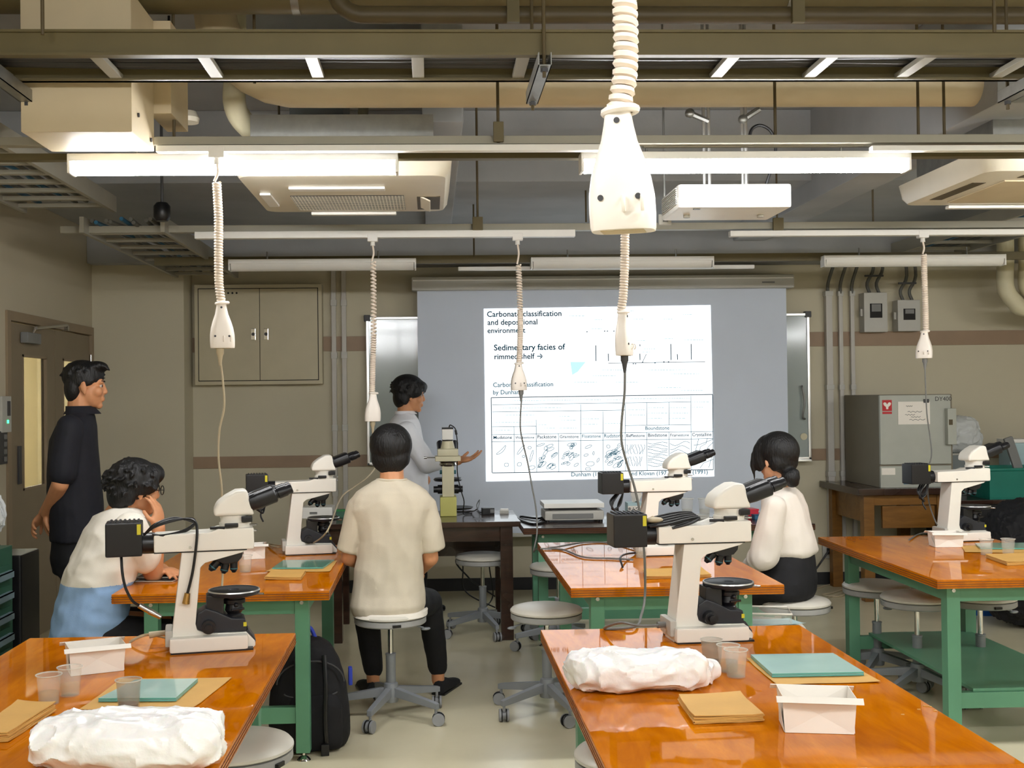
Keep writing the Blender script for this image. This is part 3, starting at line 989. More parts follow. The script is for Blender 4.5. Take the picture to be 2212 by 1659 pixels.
def blob(cx, cy, a, b, ang, w=0.9, bend=0.0):
    pts = []
    for k in range(15):
        th = 2 * math.pi * k / 14
        u, v = a * math.cos(th), b * math.sin(th) + bend * (math.cos(th) ** 2)
        pts.append((cx + u * math.cos(ang) - v * math.sin(ang), cy - u * math.sin(ang) - v * math.cos(ang)))
    ribbon(g, pts, w)


blob(1084, 974, 14, 2.6, 0.75, 1.0, 3); blob(1094, 1004, 5, 4, 0)
for a_ in ((1125, 972, 13, 2.5, 0.9), (1148, 985, 13, 2.2, 1.3), (1122, 1003, 5, 4, 0.3), (1149, 1010, 7, 4, 0.2), (1144, 967, 3.5, 3, 0), (1131, 986, 3, 2.5, 0)):
    blob(*a_, 0.9)
for ci in (2, 3, 5):
    for k in range(17 if ci != 5 else 24):
        x0, x1 = cols[ci] + 5, cols[ci + 1] - 5
        cxx, cyy = rnd.uniform(x0 + 3, x1 - 3), rnd.uniform(962, 1012)
        blob(cxx, ty(cyy, cxx), rnd.uniform(3, 10), rnd.uniform(1.2, 4), rnd.uniform(0.1, 1.0), 0.8)
for a_ in ((1271, 965, 8, 2.5, 0.4), (1266, 983, 5, 2.5, 0.3), (1275, 1002, 9, 5, 0.1), (1292, 994, 5, 2, 1.1), (1282, 979, 4, 1.5, 1.5), (1270, 1013, 6, 3, 0)):
    blob(*a_, 0.8)
for k in range(15):
    x = cols[6] + 4 + (k % 8) * 5.2
    y = 960 + (k // 8) * 26
    ribbon(g, [(x + rnd.uniform(-1, 1) + 2.5 * math.sin(j * 0.9 + k), y + j * 4.2) for j in range(6)], 0.8)
for k in range(10):
    y = 957 + k * 5.4
    ribbon(g, [(cols[7] + 2 + j * 5.4, y + 2.2 * math.sin(j * 0.8 + k * 1.3)) for j in range(9)], 0.9)
for k in range(5):
    y = 958 + k * 9
    ribbon(g, [(cols[8] + 2 + j * 5.4, y + 4.5 * math.sin(j * 0.75 + k * 1.1)) for j in range(9)], 0.9)
for p_ in (((1496, 998), (1509, 948)), ((1498, 962), (1512, 960), (1540, 949)), ((1507, 990), (1513, 965), (1525, 958), (1528, 946)), ((1516, 990), (1530, 965), (1541, 955)), ((1531, 1010), (1538, 985), (1541, 975)), ((1512, 1011), (1520, 1000), (1541, 992))):
    ribbon(g, list(p_), 0.9)
g.build('slide_lines', 'slide_mid', slide, smooth=0, kind='stuff')
# washed-out small print, too pale to read
g = MB()


def faint(x0, x1, y, h=3.0):
    x = x0
    while x < x1:
        wd = rnd.uniform(2, 7)
        ribbon(g, [(x, y - 0.0135 * (x - x0)), (min(x + wd, x1), y - 0.0135 * (x - x0) - 0.2)], rnd.uniform(0.5, 1.1) * h / 3)
        x += wd + rnd.uniform(1.0, 2.6)


for a_ in ((1229, 1262, 683), (1284, 1300, 691), (1368, 1391, 690), (1433, 1452, 690), (1475, 1494, 680), (1277, 1299, 711), (1354, 1369, 672), (1435, 1453, 732), (1478, 1519, 735), (1375, 1393, 736), (1390, 1415, 754), (1387, 1404, 761), (1106, 1300, 866), (1310, 1340, 864), (1361, 1490, 862), (1085, 1212, 882), (1092, 1155, 897), (1070, 1150, 913), (1065, 1105, 930), (1162, 1180, 918), (1175, 1200, 925), (1208, 1230, 900), (1212, 1245, 908), (1208, 1245, 925), (1256, 1295, 905), (1256, 1290, 917), (1305, 1340, 915), (1352, 1392, 886), (1352, 1394, 897), (1399, 1436, 881), (1399, 1442, 893), (1399, 1430, 904), (1446, 1482, 881), (1446, 1486, 893), (1446, 1480, 904), (1494, 1534, 869), (1494, 1518, 880), (1470, 1520, 844), (1420, 1470, 838), (1280, 1330, 812), (1330, 1380, 826), (1400, 1480, 800), (1300, 1360, 800), (1450, 1510, 808), (1240, 1290, 826)):
    faint(*a_)
g.build('slide_lines', 'slide_faint', slide, smooth=0, kind='stuff')
q = [S(1232, 782, 1), S(1236, 810, 1), S(1248, 803, 1), S(1265, 782, 1)]
MB().add(q, [(0, 1, 2, 3)]).build('slide_lines', 'slide_blue', slide, smooth=0)

# ------------------------------------------------------------------ back wall fittings
t = thing('wall_cabinet', 'beige double door metal distribution cabinet high on the back wall', 'cabinet')
A, B = at(419, 616, YB - 0.11), at(697, 829, YB - 0.11)
y0 = YB - 0.11
z1, z0 = at(558, 614, y0).z, at(558, 831, y0).z
MB().box((A.x, y0, z0), (B.x, YB, z1)).build('body', 'panel_paint', t, bevel=0.006)
xm = at(561, 700, y0).x
for (a, b, hx) in ((A.x + 0.035, xm - 0.002, xm - 0.05), (xm + 0.002, B.x - 0.035, xm + 0.05)):
    MB().box((a - 0.006, y0 - 0.001, z0 + 0.03), (b + 0.006, y0 + 0.01, z1 - 0.03)).build('gap', 'dark_hole', t)
    d = MB().box((a, y0 - 0.006, z0 + 0.036), (b, y0 + 0.004, z1 - 0.036)).build('door', 'panel_paint', t, bevel=0.003)
    hz = at(561, 722, y0).z
    MB().box((hx - 0.018, y0 - 0.011, hz - 0.045), (hx + 0.018, y0 - 0.005, hz + 0.045)).build('handle_plate', 'chrome', d, bevel=0.006)
    MB().cyl((hx, y0 - 0.018, hz), (hx, y0 - 0.01, hz), 0.013, n=14).build('handle', 'dark_grey', d)
p = at(502, 633, y0 - 0.007)
for k in (-1, 0, 1):
    MB().cyl((p.x + k * 0.033, y0 - 0.008, p.z), (p.x + k * 0.033, y0 - 0.004, p.z), 0.008, n=10).build('vent_hole', 'dark_hole', t)

for px, lb in ((722, 'nearer the metal cabinet'), (744, 'nearer the whiteboard')):
    x = at(px, 800, YB - 0.03).x
    t = thing('wall_conduit', 'slim grey conduit running up the wall, ' + lb, 'conduit')
    MB().box((x - 0.018, YB - 0.04, 0.55), (x + 0.018, YB - 0.014, 2.6)).build('duct', 'conduit', t, bevel=0.003)
    for z in (0.8, 1.32, 1.9, 2.32):
        MB().box((x - 0.024, YB - 0.044, z - 0.025), (x + 0.024, YB - 0.014, z + 0.025)).build('saddle', 'light_grey', t, bevel=0.003)
for px, r, lb in ((1790, 0.026, 'beside the whiteboard'), (1817, 0.016, 'middle of three right of the whiteboard'), (1842, 0.016, 'nearest the oven')):
    x = at(px, 800, YB - 0.03).x
    t = thing('wall_conduit', 'cream conduit running down the back wall, ' + lb, 'conduit')
    MB().box((x - r, YB - 0.014 - 2 * r, 0.3), (x + r, YB - 0.014, 2.38)).build('duct', 'conduit', t, bevel=0.004)
    MB().tube(spline([V(x, YB - 0.04, 2.36), V(x, YB - 0.05, 2.45), V(x + 0.04, YB - 0.1, 2.62)], 4), 0.014, 8).build('cable', 'cable_grey', t)
    for z in (0.9, 1.6, 2.36):
        MB().box((x - r - 0.006, YB - 0.02 - 2 * r, z - 0.02), (x + r + 0.006, YB - 0.014, z + 0.02)).build('saddle', 'light_grey', t, bevel=0.003)
for (pa, pb, lb) in (((1866, 632), (1918, 717), 'left of the two, beside the conduits'), ((1939, 648), (1989, 715), 'right of the two, by the hanging cord')):
    y0 = YB - 0.12
    a, b = at(*pa, y0), at(*pb, y0)
    t = thing('breaker_box', 'grey breaker box with dark switch window, ' + lb, 'breaker box')
    MB().box((a.x, y0, b.z), (b.x, YB - 0.014, a.z)).build('housing', 'light_grey', t, bevel=0.005)
    wx0, wx1 = a.x + 0.25 * (b.x - a.x), a.x + 0.77 * (b.x - a.x)
    wz0, wz1 = b.z + 0.36 * (a.z - b.z), b.z + 0.72 * (a.z - b.z)
    MB().box((wx0, y0 - 0.003, wz0), (wx1, y0 + 0.004, wz1)).build('window', 'dark_hole', t)
    MB().box((wx0 + 0.012, y0 - 0.008, wz0 + 0.05), (wx1 - 0.012, y0 - 0.002, wz1 - 0.005)).build('switch', 'mid_grey', t, bevel=0.002)
    MB().box((a.x - 0.018, y0 + 0.03, (a.z + b.z) / 2 - 0.03), (a.x, y0 + 0.06, (a.z + b.z) / 2 + 0.03)).build('side_lever', 'light_grey', t, bevel=0.003)
    for k in (0.35, 0.75):
        x = a.x + k * (b.x - a.x)
        MB().tube(spline([V(x, y0 + 0.05, a.z), V(x - 0.02, y0 + 0.05, a.z + 0.08), V(x + 0.03, y0 + 0.04, a.z + 0.2), V(x, y0 + 0.04, 2.75)], 4), 0.014, 8).build('cable', 'cable_grey', t)
    MB().box((a.x + 0.02, y0 + 0.02, a.z + 0.13), (b.x - 0.02, y0 + 0.035, a.z + 0.145)).build('cable_clamp', 'dark_grey', t)
for k, (dx, lb) in enumerate(((0, 'outer'), (0.17, 'inner'))):
    A, B, C, D = at(2172, 560, 8.55), at(2172, 620, 8.55), at(2192, 652, 8.55), at(2222, 668, 8.55)
    o = MB().tube(spline([V(A.x + dx, A.y, 2.85), A + V(dx, 0, 0), B + V(dx, 0, 0), C + V(dx, 0, dx * 0.5), D + V(dx, 0, dx * 0.85), D + V(0.5, 0, -0.02 + dx * 0.85)], 6), 0.062, 16).build('bent_pipe', 'cream_pipe')
    tag(o, 'thick cream bent pipe at the right wall corner, %s bend' % lb, 'pipe')
o = thing('wall_socket', 'white wall socket low on the back wall behind the seated woman', 'socket')
p = at(1790, 1190, YB - 0.02)
MB().box((p.x - 0.05, YB - 0.026, p.z - 0.06), (p.x + 0.05, YB - 0.001, p.z + 0.06)).build('plate', 'light_grey', o, bevel=0.004)
MB().box((p.x - 0.02, YB - 0.05, p.z - 0.025), (p.x + 0.02, YB - 0.026, p.z + 0.025)).build('plug', 'black_rubber', o, bevel=0.004)

# ------------------------------------------------------------------ furniture materials
wood('bench_wood', (212, 124, 0), (172, 88, 0), 0.3, (5, 1, 5), 2.2, coat=0.72)
wood('bench_edge', (196, 120, 36), (150, 84, 18), 0.4, (1, 1, 1), 14, coat=0.1)
wood('dark_wood', (62, 40, 30), (40, 24, 18), 0.25, (1, 6, 6), 3)
wood('brown_wood', (132, 90, 34), (104, 66, 18), 0.4, (1, 6, 6), 3, coat=0.1)
mat('bench_line', (104, 52, 8), 0.5)
mat('green_paint', (92, 146, 116), 0.4, var=0.06, scale=5)
mat('vinyl_seat', (208, 204, 192), 0.34, var=0.03, scale=6, bump=0.03, bscale=200)
mat('seat_band', (158, 158, 156), 0.45)
mat('base_grey', (136, 140, 144), 0.42, 0.15, var=0.04)
mat('caster_grey', (140, 142, 144), 0.5)
mat('scope_white', (228, 224, 214), 0.38, var=0.02)
mat('scope_black', (22, 22, 26), 0.32, var=0.05)
mat('scope_dark', (34, 36, 42), 0.4, var=0.05)
mat('lens_blue', (60, 120, 130), 0.3)
mat('yellow_label', (196, 186, 40), 0.5)
mat('brass', (190, 150, 90), 0.25, 1.0)
mat('scope_cream', (204, 198, 168), 0.4)
mat('yellow_green', (190, 186, 104), 0.45)

# ------------------------------------------------------------------ benches
TH = 0.75


def bench(x0, yf, W, L, label, shelf=False, top='bench_wood', z=TH):
    t = thing('lab_bench', label, 'table', (x0, yf, 0))
    tp = MB().box((0, 0, z - 0.04), (W, L, z)).build('tabletop', top, t, bevel=0.003)
    for k, dz in enumerate((0.009, 0.019, 0.029)):
        g = MB()
        e = 0.0012
        for (a, b) in (((-e, -e), (W + e, 0.0)), ((-e, L), (W + e, L + e)), ((-e, 0), (0, L)), ((W, 0), (W + e, L))):
            g.box((a[0], a[1], z - 0.04 + dz - 0.0013), (b[0], b[1], z - 0.04 + dz + 0.0013))
        g.build('edge_line', 'bench_line', tp)
    ix, iy = 0.10, 0.13
    lw = 0.06
    for sx in (0, 1):
        for sy in (0, 1):
            lx = ix if sx == 0 else W - ix - lw
            ly = iy if sy == 0 else L - iy - lw
            lg = MB().box((lx, ly, 0.035), (lx + lw, ly + lw, z - 0.04)).build('leg', 'green_paint', t, bevel=0.003)
            MB().lathe([(0.006, 0.035), (0.006, 0.02), (0.02, 0.012), (0.03, 0.0)], 16, (lx + lw / 2, ly + lw / 2, 0)).build('levelling_foot', 'chrome', lg)
            MB().cyl((lx + lw / 2, ly - 0.004, z - 0.07), (lx + lw / 2, ly, z - 0.07), 0.009, n=6).build('bolt', 'steel', lg)
    za, zb = z - 0.12, z - 0.042
    for y in (iy, L - iy - lw):
        MB().box((ix + lw, y + 0.008, za), (W - ix - lw, y + lw - 0.008, zb)).build('apron', 'green_paint', t, bevel=0.003)
        MB().box((ix + lw, y + 0.01, 0.16), (W - ix - lw, y + lw - 0.01, 0.23)).build('stretcher', 'green_paint', t, bevel=0.003)
    for x in (ix, W - ix - lw):
        MB().box((x + 0.008, iy + lw, za), (x + lw - 0.008, L - iy - lw, zb)).build('apron', 'green_paint', t, bevel=0.003)
    if shelf:
        MB().box((W / 2 - 0.03, iy + lw, 0.165), (W / 2 + 0.03, L - iy - lw, 0.225)).build('stretcher', 'green_paint', t, bevel=0.003)
        MB().box((ix + 0.12, iy + 0.02, 0.23), (W - ix - 0.02, L - iy - 0.02, 0.245)).build('shelf', 'green_paint', t, bevel=0.003)
    return t


BFR = (0.366, 3.907 - 1.5)
BFL = (-0.473 - 0.9, 3.933 - 1.5)
BRR = (0.573, 4.738)
BRL = (-1.335, 4.784)
BR3 = (2.1485, 4.79)
bench(BFR[0], BFR[1], 0.9, 1.5, 'front right wooden bench with green legs under the white padded bag')
bench(BFL[0], BFL[1], 0.9, 1.5, 'front left wooden bench with green legs at the lower left corner')
bench(BRR[0], BRR[1], 0.9, 1.5, 'second row wooden bench reflecting the slide beside the woman')
bench(BRL[0], BRL[1], 0.9, 1.5, 'second row wooden bench where the man in white and blue leans')
bench(BR3[0], BR3[1], 0.9, 1.5, 'wooden bench with green shelf at the right edge', True)
p = on(1131, 1141, TH)
bench(p.x, p.y, 1.8, 0.72, 'long bench with green legs holding the white scale, before the screen', False, 'dark_wood')

# dark wooden desk at the front
ZD = 0.76
c1 = on(1125, 1126, ZD)
x1, y0 = c1.x, c1.y
x0 = on(690, 1135, ZD).x
t = thing('dark_desk', 'dark brown wooden desk carrying the tall camera microscope', 'table')
tp = MB().box((x0, y0, ZD - 0.035), (x1, y0 + 0.75, ZD)).build('tabletop', 'dark_wood', t, bevel=0.004)
for x in (x0 + 0.05, x1 - 0.13):
    for y in (y0 + 0.03, y0 + 0.64):
        MB().box((x, y, 0), (x + 0.08, y + 0.08, ZD - 0.035)).build('leg', 'dark_wood', t, bevel=0.004)
for y in (y0 + 0.045, y0 + 0.66):
    MB().box((x0 + 0.13, y, ZD - 0.13), (x1 - 0.13, y + 0.035, ZD - 0.036)).build('apron', 'dark_wood', t, bevel=0.003)
for x in (x0 + 0.07, x1 - 0.11):
    MB().box((x, y0 + 0.11, ZD - 0.13), (x + 0.035, y0 + 0.64, ZD - 0.036)).build('apron', 'dark_wood', t, bevel=0.003)
MB().box((x0 + 0.13, y0 + 0.62, ZD - 0.3), (x1 - 0.13, y0 + 0.66, ZD - 0.2)).build('back_rail', 'dark_wood', t, bevel=0.003)
DESK = (x0, y0, x1)

# wooden oven stand
yo = 8.35
a, b = at(1848, 1046, yo), at(2047, 1052, yo)
zo = b.z
OVEN = (a.x + 0.06, yo, b.x, zo)
t = thing('oven_stand', 'old brown wooden table under the grey drying oven', 'table')
X0, X1 = a.x, b.x + 0.06
MB().box((X0, yo - 0.06, zo - 0.05), (X1, YB - 0.02, zo)).build('tabletop', 'dark_wood', t, bevel=0.004)
for x in (X0 + 0.06, X1 - 0.14):
    for y in (yo, YB - 0.14):
        MB().box((x, y, 0), (x + 0.08, y + 0.08, zo - 0.05)).build('leg', 'brown_wood', t, bevel=0.004)
MB().box((X0 + 0.14, yo + 0.01, zo - 0.13), (X1 - 0.14, yo + 0.04, zo - 0.051)).build('apron', 'brown_wood', t)
MB().box((X0 + 0.2, yo + 0.0, zo - 0.3), (X1 - 0.16, yo + 0.03, zo - 0.135)).build('drawer_front', 'brown_wood', t, bevel=0.003)
MB().box((X0 + 0.09, yo + 0.08, zo - 0.26), (X0 + 0.12, YB - 0.14, zo - 0.051)).build('apron', 'brown_wood', t)

# drying oven
t = thing('drying_oven', 'grey drying oven with red badge and taped paper on wooden stand', 'oven')
fx0, fx1 = at(1901, 900, yo).x, at(2054, 900, yo).x
ztop = at(1978, 852, yo).z
lx0 = fx0 - 0.0
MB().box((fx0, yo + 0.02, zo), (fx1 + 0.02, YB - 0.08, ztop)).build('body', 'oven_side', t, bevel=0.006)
zd0 = at(1978, 1003, yo).z
d = MB().box((fx0, yo, zd0), (fx1, yo + 0.03, ztop - 0.004)).build('door', 'oven_grey', t, bevel=0.006)
MB().box((fx0, yo + 0.005, zo), (fx1, yo + 0.03, zd0 - 0.012)).build('control_panel', 'oven_grey', t, bevel=0.004)
hx0, hx1 = at(2041, 920, yo).x, at(2060, 920, yo).x
MB().box((hx0, yo - 0.05, at(2050, 960, yo).z), (hx1, yo + 0.01, at(2050, 882, yo).z)).build('handle', 'oven_grey', d, bevel=0.006)
p = at(2054, 912, yo - 0.052)
MB().box((p.x - 0.014, yo - 0.053, p.z - 0.02), (p.x + 0.014, yo - 0.049, p.z + 0.02)).build('handle_badge', 'brown_pipe', d)
a, b = at(1906, 888, yo), at(1926, 864, yo)
MB().box((a.x, yo - 0.003, a.z), (b.x, yo + 0.001, b.z)).build('badge', 'red_print', d)
cx_, cz_, s_ = (a.x + b.x) / 2, (a.z + b.z) / 2, (b.x - a.x)
# white emblem: a bird-like V with rounded wings over a stem
g = MB()
poly = [(-0.42, 0.22), (-0.30, 0.34), (-0.12, 0.30), (0, 0.10), (0.12, 0.30), (0.30, 0.34), (0.42, 0.22), (0.34, 0.02), (0.13, -0.14), (0.10, -0.38), (-0.10, -0.38), (-0.13, -0.14), (-0.34, 0.02)]
g.prism([(u * s_, v * s_) for u, v in poly], 0, 0.0015, lambda u, v, w: V(cx_ + u, yo - 0.003 - w, cz_ + v))
g.build('badge_emblem', 'paper', d, smooth=0)
MB().box((a.x, yo - 0.002, a.z - 0.022), (b.x, yo + 0.001, a.z - 0.006)).build('badge_caption', 'red_print', d)
me = text_mesh('DY400', 0.045)
o = link('model_text', me, 'ink', d)
p = at(2019, 866, yo)
o.rotation_euler = (R(90), 0, 0)
o.location = (p.x, yo - 0.002, p.z)
a, b = at(1940, 917, yo), at(2008, 867, yo)
MB().box((a.x, yo - 0.004, a.z), (b.x, yo - 0.001, b.z)).build('taped_paper', 'paper', d)
g = MB()
for (u, v, wd) in ((0.25, 0.8, 0.2), (0.3, 0.55, 0.45), (0.22, 0.42, 0.3), (0.35, 0.2, 0.5), (0.4, 0.32, 0.3)):
    pts = [V(a.x + (u + wd * k / 9) * (b.x - a.x), yo - 0.0045, a.z + (v + 0.03 * math.sin(k * 2.3)) * (b.z - a.z)) for k in range(10)]
    g.tube(pts, 0.002, 4)
g.build('handwriting', 'mid_grey', d)
a, b = at(1905, 1026, yo), at(1934, 1011, yo)
MB().box((a.x, yo + 0.001, a.z), (b.x, yo + 0.005, b.z)).build('rating_label', 'paper', t)
a, b = at(1953, 1046, yo), at(1968, 1008, yo)
MB().box((a.x, yo + 0.001, a.z), (b.x, yo + 0.005, b.z)).build('switch_panel', 'cable_blue', t)
p = at(2000, 866, yo)
MB().box((p.x - 0.02, yo - 0.012, p.z - 0.014), (p.x + 0.02, yo, p.z + 0.014)).build('dial', 'dark_grey', d, bevel=0.003)

# ------------------------------------------------------------------ stools
def make_stool(h=0.5):
    t = thing('lab_stool', 'stool', 'stool', (0, 0, 0), 0, 'round rolling lab stools')
    r = 0.178
    MB().lathe([(0.001, h - 0.012), (r * 0.93, h - 0.012), (r, h - 0.004), (r * 1.0, h + 0.004), (r * 0.95, h + 0.014), (r * 0.8, h + 0.021), (r * 0.5, h + 0.027), (0.001, h + 0.03)], 40, (0, 0, 0)).build('seat', 'vinyl_seat', t)
    MB().lathe([(0.001, h - 0.042), (r * 0.95, h - 0.042), (r * 0.985, h - 0.036), (r * 0.985, h - 0.012)], 40, (0, 0, 0)).build('seat_band', 'seat_band', t)
    MB().cyl((0, 0, 0.26), (0, 0, h - 0.04), 0.013, n=14).build('piston', 'chrome', t)
    MB().lathe([(0.022, 0.12), (0.024, 0.125), (0.024, 0.30), (0.026, 0.302), (0.026, 0.309), (0.016, 0.31)], 18).build('column', 'base_grey', t)
    MB().lathe([(0.034, 0.075), (0.036, 0.08), (0.04, 0.13), (0.033, 0.165), (0.025, 0.17)], 18).build('hub', 'base_grey', t)
    MB().tube([V(0.02, 0, h - 0.05), V(0.1, -0.03, h - 0.055), V(0.155, -0.05, h - 0.075)], 0.005, 8).ell((0.165, -0.053, h - 0.08), (0.025, 0.014, 0.008)).build('lever', 'base_grey', t)
    MB().box((-0.06, -r - 0.001, h - 0.034), (-0.02, -r + 0.01, h - 0.022)).build('maker_tag', 'black_rubber', t)
    for k in range(5):
        a = R(72 * k + 10)
        M = Matrix.Rotation(a, 4, 'Z')
        g = MB()
        rs = []
        for (rr, w, zc, hh) in ((0.03, 0.016, 0.125, 0.022), (0.12, 0.015, 0.113, 0.019), (0.26, 0.013, 0.094, 0.015), (0.285, 0.012, 0.09, 0.013)):
            rs.append([M @ V(rr, -w, zc - hh), M @ V(rr, w, zc - hh), M @ V(rr, w, zc + hh), M @ V(rr, -w, zc + hh)])
        arm = g.rings(rs).build('arm', 'base_grey', t, bevel=0.003)
        ca = a + R(55 + 40 * k)
        cm = Matrix.Translation(M @ V(0.272, 0, 0)) @ Matrix.Rotation(ca, 4, 'Z')
        cst = MB()
        cst.cyl(V(0, 0, 0.05), V(0, 0, 0.085), 0.007, n=8).cyl(V(-0.012, -0.008, 0.03), V(-0.012, 0.008, 0.03), 0.022, n=14).xf(cm).build('caster_fork', 'caster_grey', arm)
        for s in (-1, 1):
            MB().cyl((-0.012, s * 0.008, 0.03), (-0.012, s * 0.024, 0.03), 0.03, n=18).xf(cm).build('caster_wheel', 'caster_grey', arm, bevel=0.003)
            MB().cyl((-0.012, s * 0.008, 0.03), (-0.012, s * 0.014, 0.03), 0.0306, n=18).xf(cm).build('tyre', 'black_rubber', arm)
    return t


stool = make_stool()
SEAT = 0.5
MANSEAT = on(843, 1326, SEAT)
WOMSEAT = on(1716, 1300, SEAT)
spots = [(MANSEAT, 25, 'stool under the seated man in the beige shirt'),
         (on(1180, 1318, SEAT), 205, 'free stool in the aisle, tucked at the bench corner'),
         (on(1042, 1203, SEAT), 60, 'stool in front of the dark desk under the tall microscope'),
         (WOMSEAT, 100, 'stool under the seated woman in the white blouse'),
         (on(1893, 1266, SEAT), 10, 'stool tucked under the right bench, the farther of two'),
         (on(1980, 1291, SEAT), 140, 'stool tucked under the right bench, the nearer of two'),
         (on(507, 1612, SEAT), 70, 'stool at the front left bench, at the bottom of the photo'),
         (on(1372, 1632, SEAT), 20, 'stool under the front right bench, mostly hidden at the bottom'),
         (on(1206, 1224, SEAT), 40, 'stool behind the green leg of the bench with the scale'),
         (V(2.80, 5.75, 0), 15, 'stool behind the green leg at the far right'),
         (V(-1.45, 5.15, 0), 30, 'stool under the leaning man in white and blue')]
for i, (p, a, lb) in enumerate(spots):
    place(stool, i == 0, (p.x, p.y, 0), R(a), lb)

# ------------------------------------------------------------------ polarising microscopes
def make_scope():
    t = thing('microscope', 'scope', 'microscope', (0, 0, 0), 0, 'polarising microscopes on the benches')
    K = 2449.0
    c = lambda x, y: ((x - 850) / K, (1641 - y) / K)
    side = lambda u, v, w: V(u, w, v)
    body = [c(523, 1641), c(1160, 1641), c(1180, 1625), c(1180, 1590), c(1110, 1508), c(800, 1500), c(735, 1470), c(722, 1420), c(762, 965), c(800, 930), c(1085, 858), c(1120, 836), c(620, 836)]
    MB().prism(body, -0.05, 0.05, side).build('stand', 'scope_white', t, bevel=0.005)
    MB().box((*[c(523, 0)[0]], -0.085, 0.004), (c(1120, 0)[0], 0.085, 0.052)).build('foot', 'scope_white', t, bevel=0.008)
    MB().box((c(523, 0)[0] + 0.004, -0.082, 0), (c(1160, 0)[0], 0.082, 0.006)).build('sole', 'black_rubber', t)
    MB().box((c(490, 0)[0], -0.06, 0.02), (c(545, 0)[0], 0.06, 0.075)).build('rear_box', 'light_grey', t, bevel=0.006)
    arm = [c(410, 832), c(1175, 832), c(1178, 800), c(1175, 655), c(900, 655), c(830, 680), c(410, 690)]
    a_ = MB().prism(arm, -0.055, 0.055, side).build('arm', 'scope_white', t, bevel=0.007)
    MB().box((c(412, 0)[0], -0.0535, c(0, 838)[1]), (c(1120, 0)[0], 0.0535, c(0, 830)[1])).build('seam', 'black_rubber', a_)
    px_, pz_ = c(685, 797)
    MB().cyl((px_, -0.058, pz_), (px_, -0.05, pz_), 0.005, n=10).build('screw', 'steel', a_)
    # intermediate tube
    hx = c(1035, 0)[0]
    z0, z1 = c(0, 658)[1], c(0, 556)[1]
    it = MB().lathe([(0.05, z0), (0.051, z0 + 0.016), (0.047, z0 + 0.018), (0.047, z1 - 0.012), (0.051, z1)], 26, (hx, 0, 0)).build('intermediate_tube', 'scope_white', t)
    MB().box((hx + 0.018, -0.058, z1 - 0.022), (hx + 0.053, -0.03, z1 - 0.002)).build('slider', 'scope_black', it, bevel=0.003)
    MB().box((hx - 0.035, -0.062, z0 + 0.004), (hx + 0.008, -0.045, z0 + 0.018)).build('slider', 'scope_black', it, bevel=0.003)
    MB().cyl((hx - 0.08, -0.04, z0 + 0.003), (hx - 0.035, -0.052, z0 + 0.003), 0.005, n=10).build('lever', 'scope_black', it)
    for dz in (-0.012, 0.008):
        MB().cyl((hx + 0.045, -0.02, z0 + dz), (hx + 0.068, -0.028, z0 + dz), 0.004, n=10).build('pin', 'steel', it)
    # head
    hd = [c(868, 556), c(1182, 556), c(1165, 500), c(1128, 354), c(1100, 349), c(1040, 352), c(960, 396), c(893, 448), c(872, 500)]
    MB().prism(hd, -0.052, 0.052, side).build('head', 'scope_white', t, bevel=0.012, seg=3)
    # binocular tubes
    d = V(math.cos(R(21)), 0, math.sin(R(21)))
    up = V(-d.z, 0, d.x)
    b0 = V(c(1140, 0)[0], 0, c(0, 468)[1])
    e = MB()
    L1 = 0.088
    rs = []
    for (s, hw, hh) in ((0.0, 0.05, 0.026), (0.03, 0.056, 0.03), (L1, 0.058, 0.03), (L1 + 0.004, 0.054, 0.026)):
        cc = b0 + d * s
        rs.append([cc + V(0, hw * math.copysign(abs(math.cos(q)) ** 0.5, math.cos(q)), 0) + up * (hh * math.copysign(abs(math.sin(q)) ** 0.5, math.sin(q))) for q in [2 * math.pi * k / 20 for k in range(20)]])
    bn = e.rings(rs).build('binocular_tube', 'scope_black', t)
    for s in (-1, 1):
        o_ = b0 + d * (L1 - 0.01) + V(0, s * 0.031, 0) - up * 0.002
        Fm = frame(d)
        prof = [(0.018, 0), (0.018, 0.02), (0.0205, 0.022), (0.0205, 0.05), (0.018, 0.053), (0.018, 0.066), (0.0155, 0.07), (0.013, 0.07), (0.011, 0.066)]
        ep = MB().rings([[o_ + Fm @ V(r * math.cos(2 * math.pi * j / 18), r * math.sin(2 * math.pi * j / 18), z) for j in range(18)] for r, z in prof]).build('eyepiece', 'scope_black', t)
        tb = b0 + d * 0.01 + V(0, s * 0.031, 0) + up * 0.012
        MB().cyl(tb, tb + d * 0.075, 0.019, n=16).build('tube_ridge', 'scope_black', bn)
    # nosepiece and objectives
    nc = V(c(985, 0)[0], 0, c(0, 905)[1])
    npz = [c(1095, 850), c(1085, 905), c(1050, 945), c(960, 960), c(890, 930), c(870, 905)]
    n_ = MB().prism(npz, -0.028, 0.028, side).build('nosepiece', 'scope_black', t, bevel=0.006)
    for (p0, p1, r_) in ((c(900, 935), c(835, 1010), 0.0135), (c(960, 960), c(940, 1040), 0.013), (c(1022, 945), c(1022, 1035), 0.0125), (c(935, 945), c(905, 985), 0.012)):
        y = 0.0 if p0 != c(935, 945) else 0.03
        A, B = V(p0[0], y, p0[1]), V(p1[0], y, p1[1])
        dd = (B - A)
        ob = MB().cyl(A, A + dd * 0.75, r_, n=16).cyl(A + dd * 0.75, B, r_ * 0.9, r_ * 0.45, n=16).build('objective', 'scope_black', n_)
        MB().cyl(A + dd * 0.6, A + dd * 0.66, r_ * 1.03, n=16).build('colour_ring', 'lens_blue', ob)
    # stage
    sx, sz = c(1022, 1190)
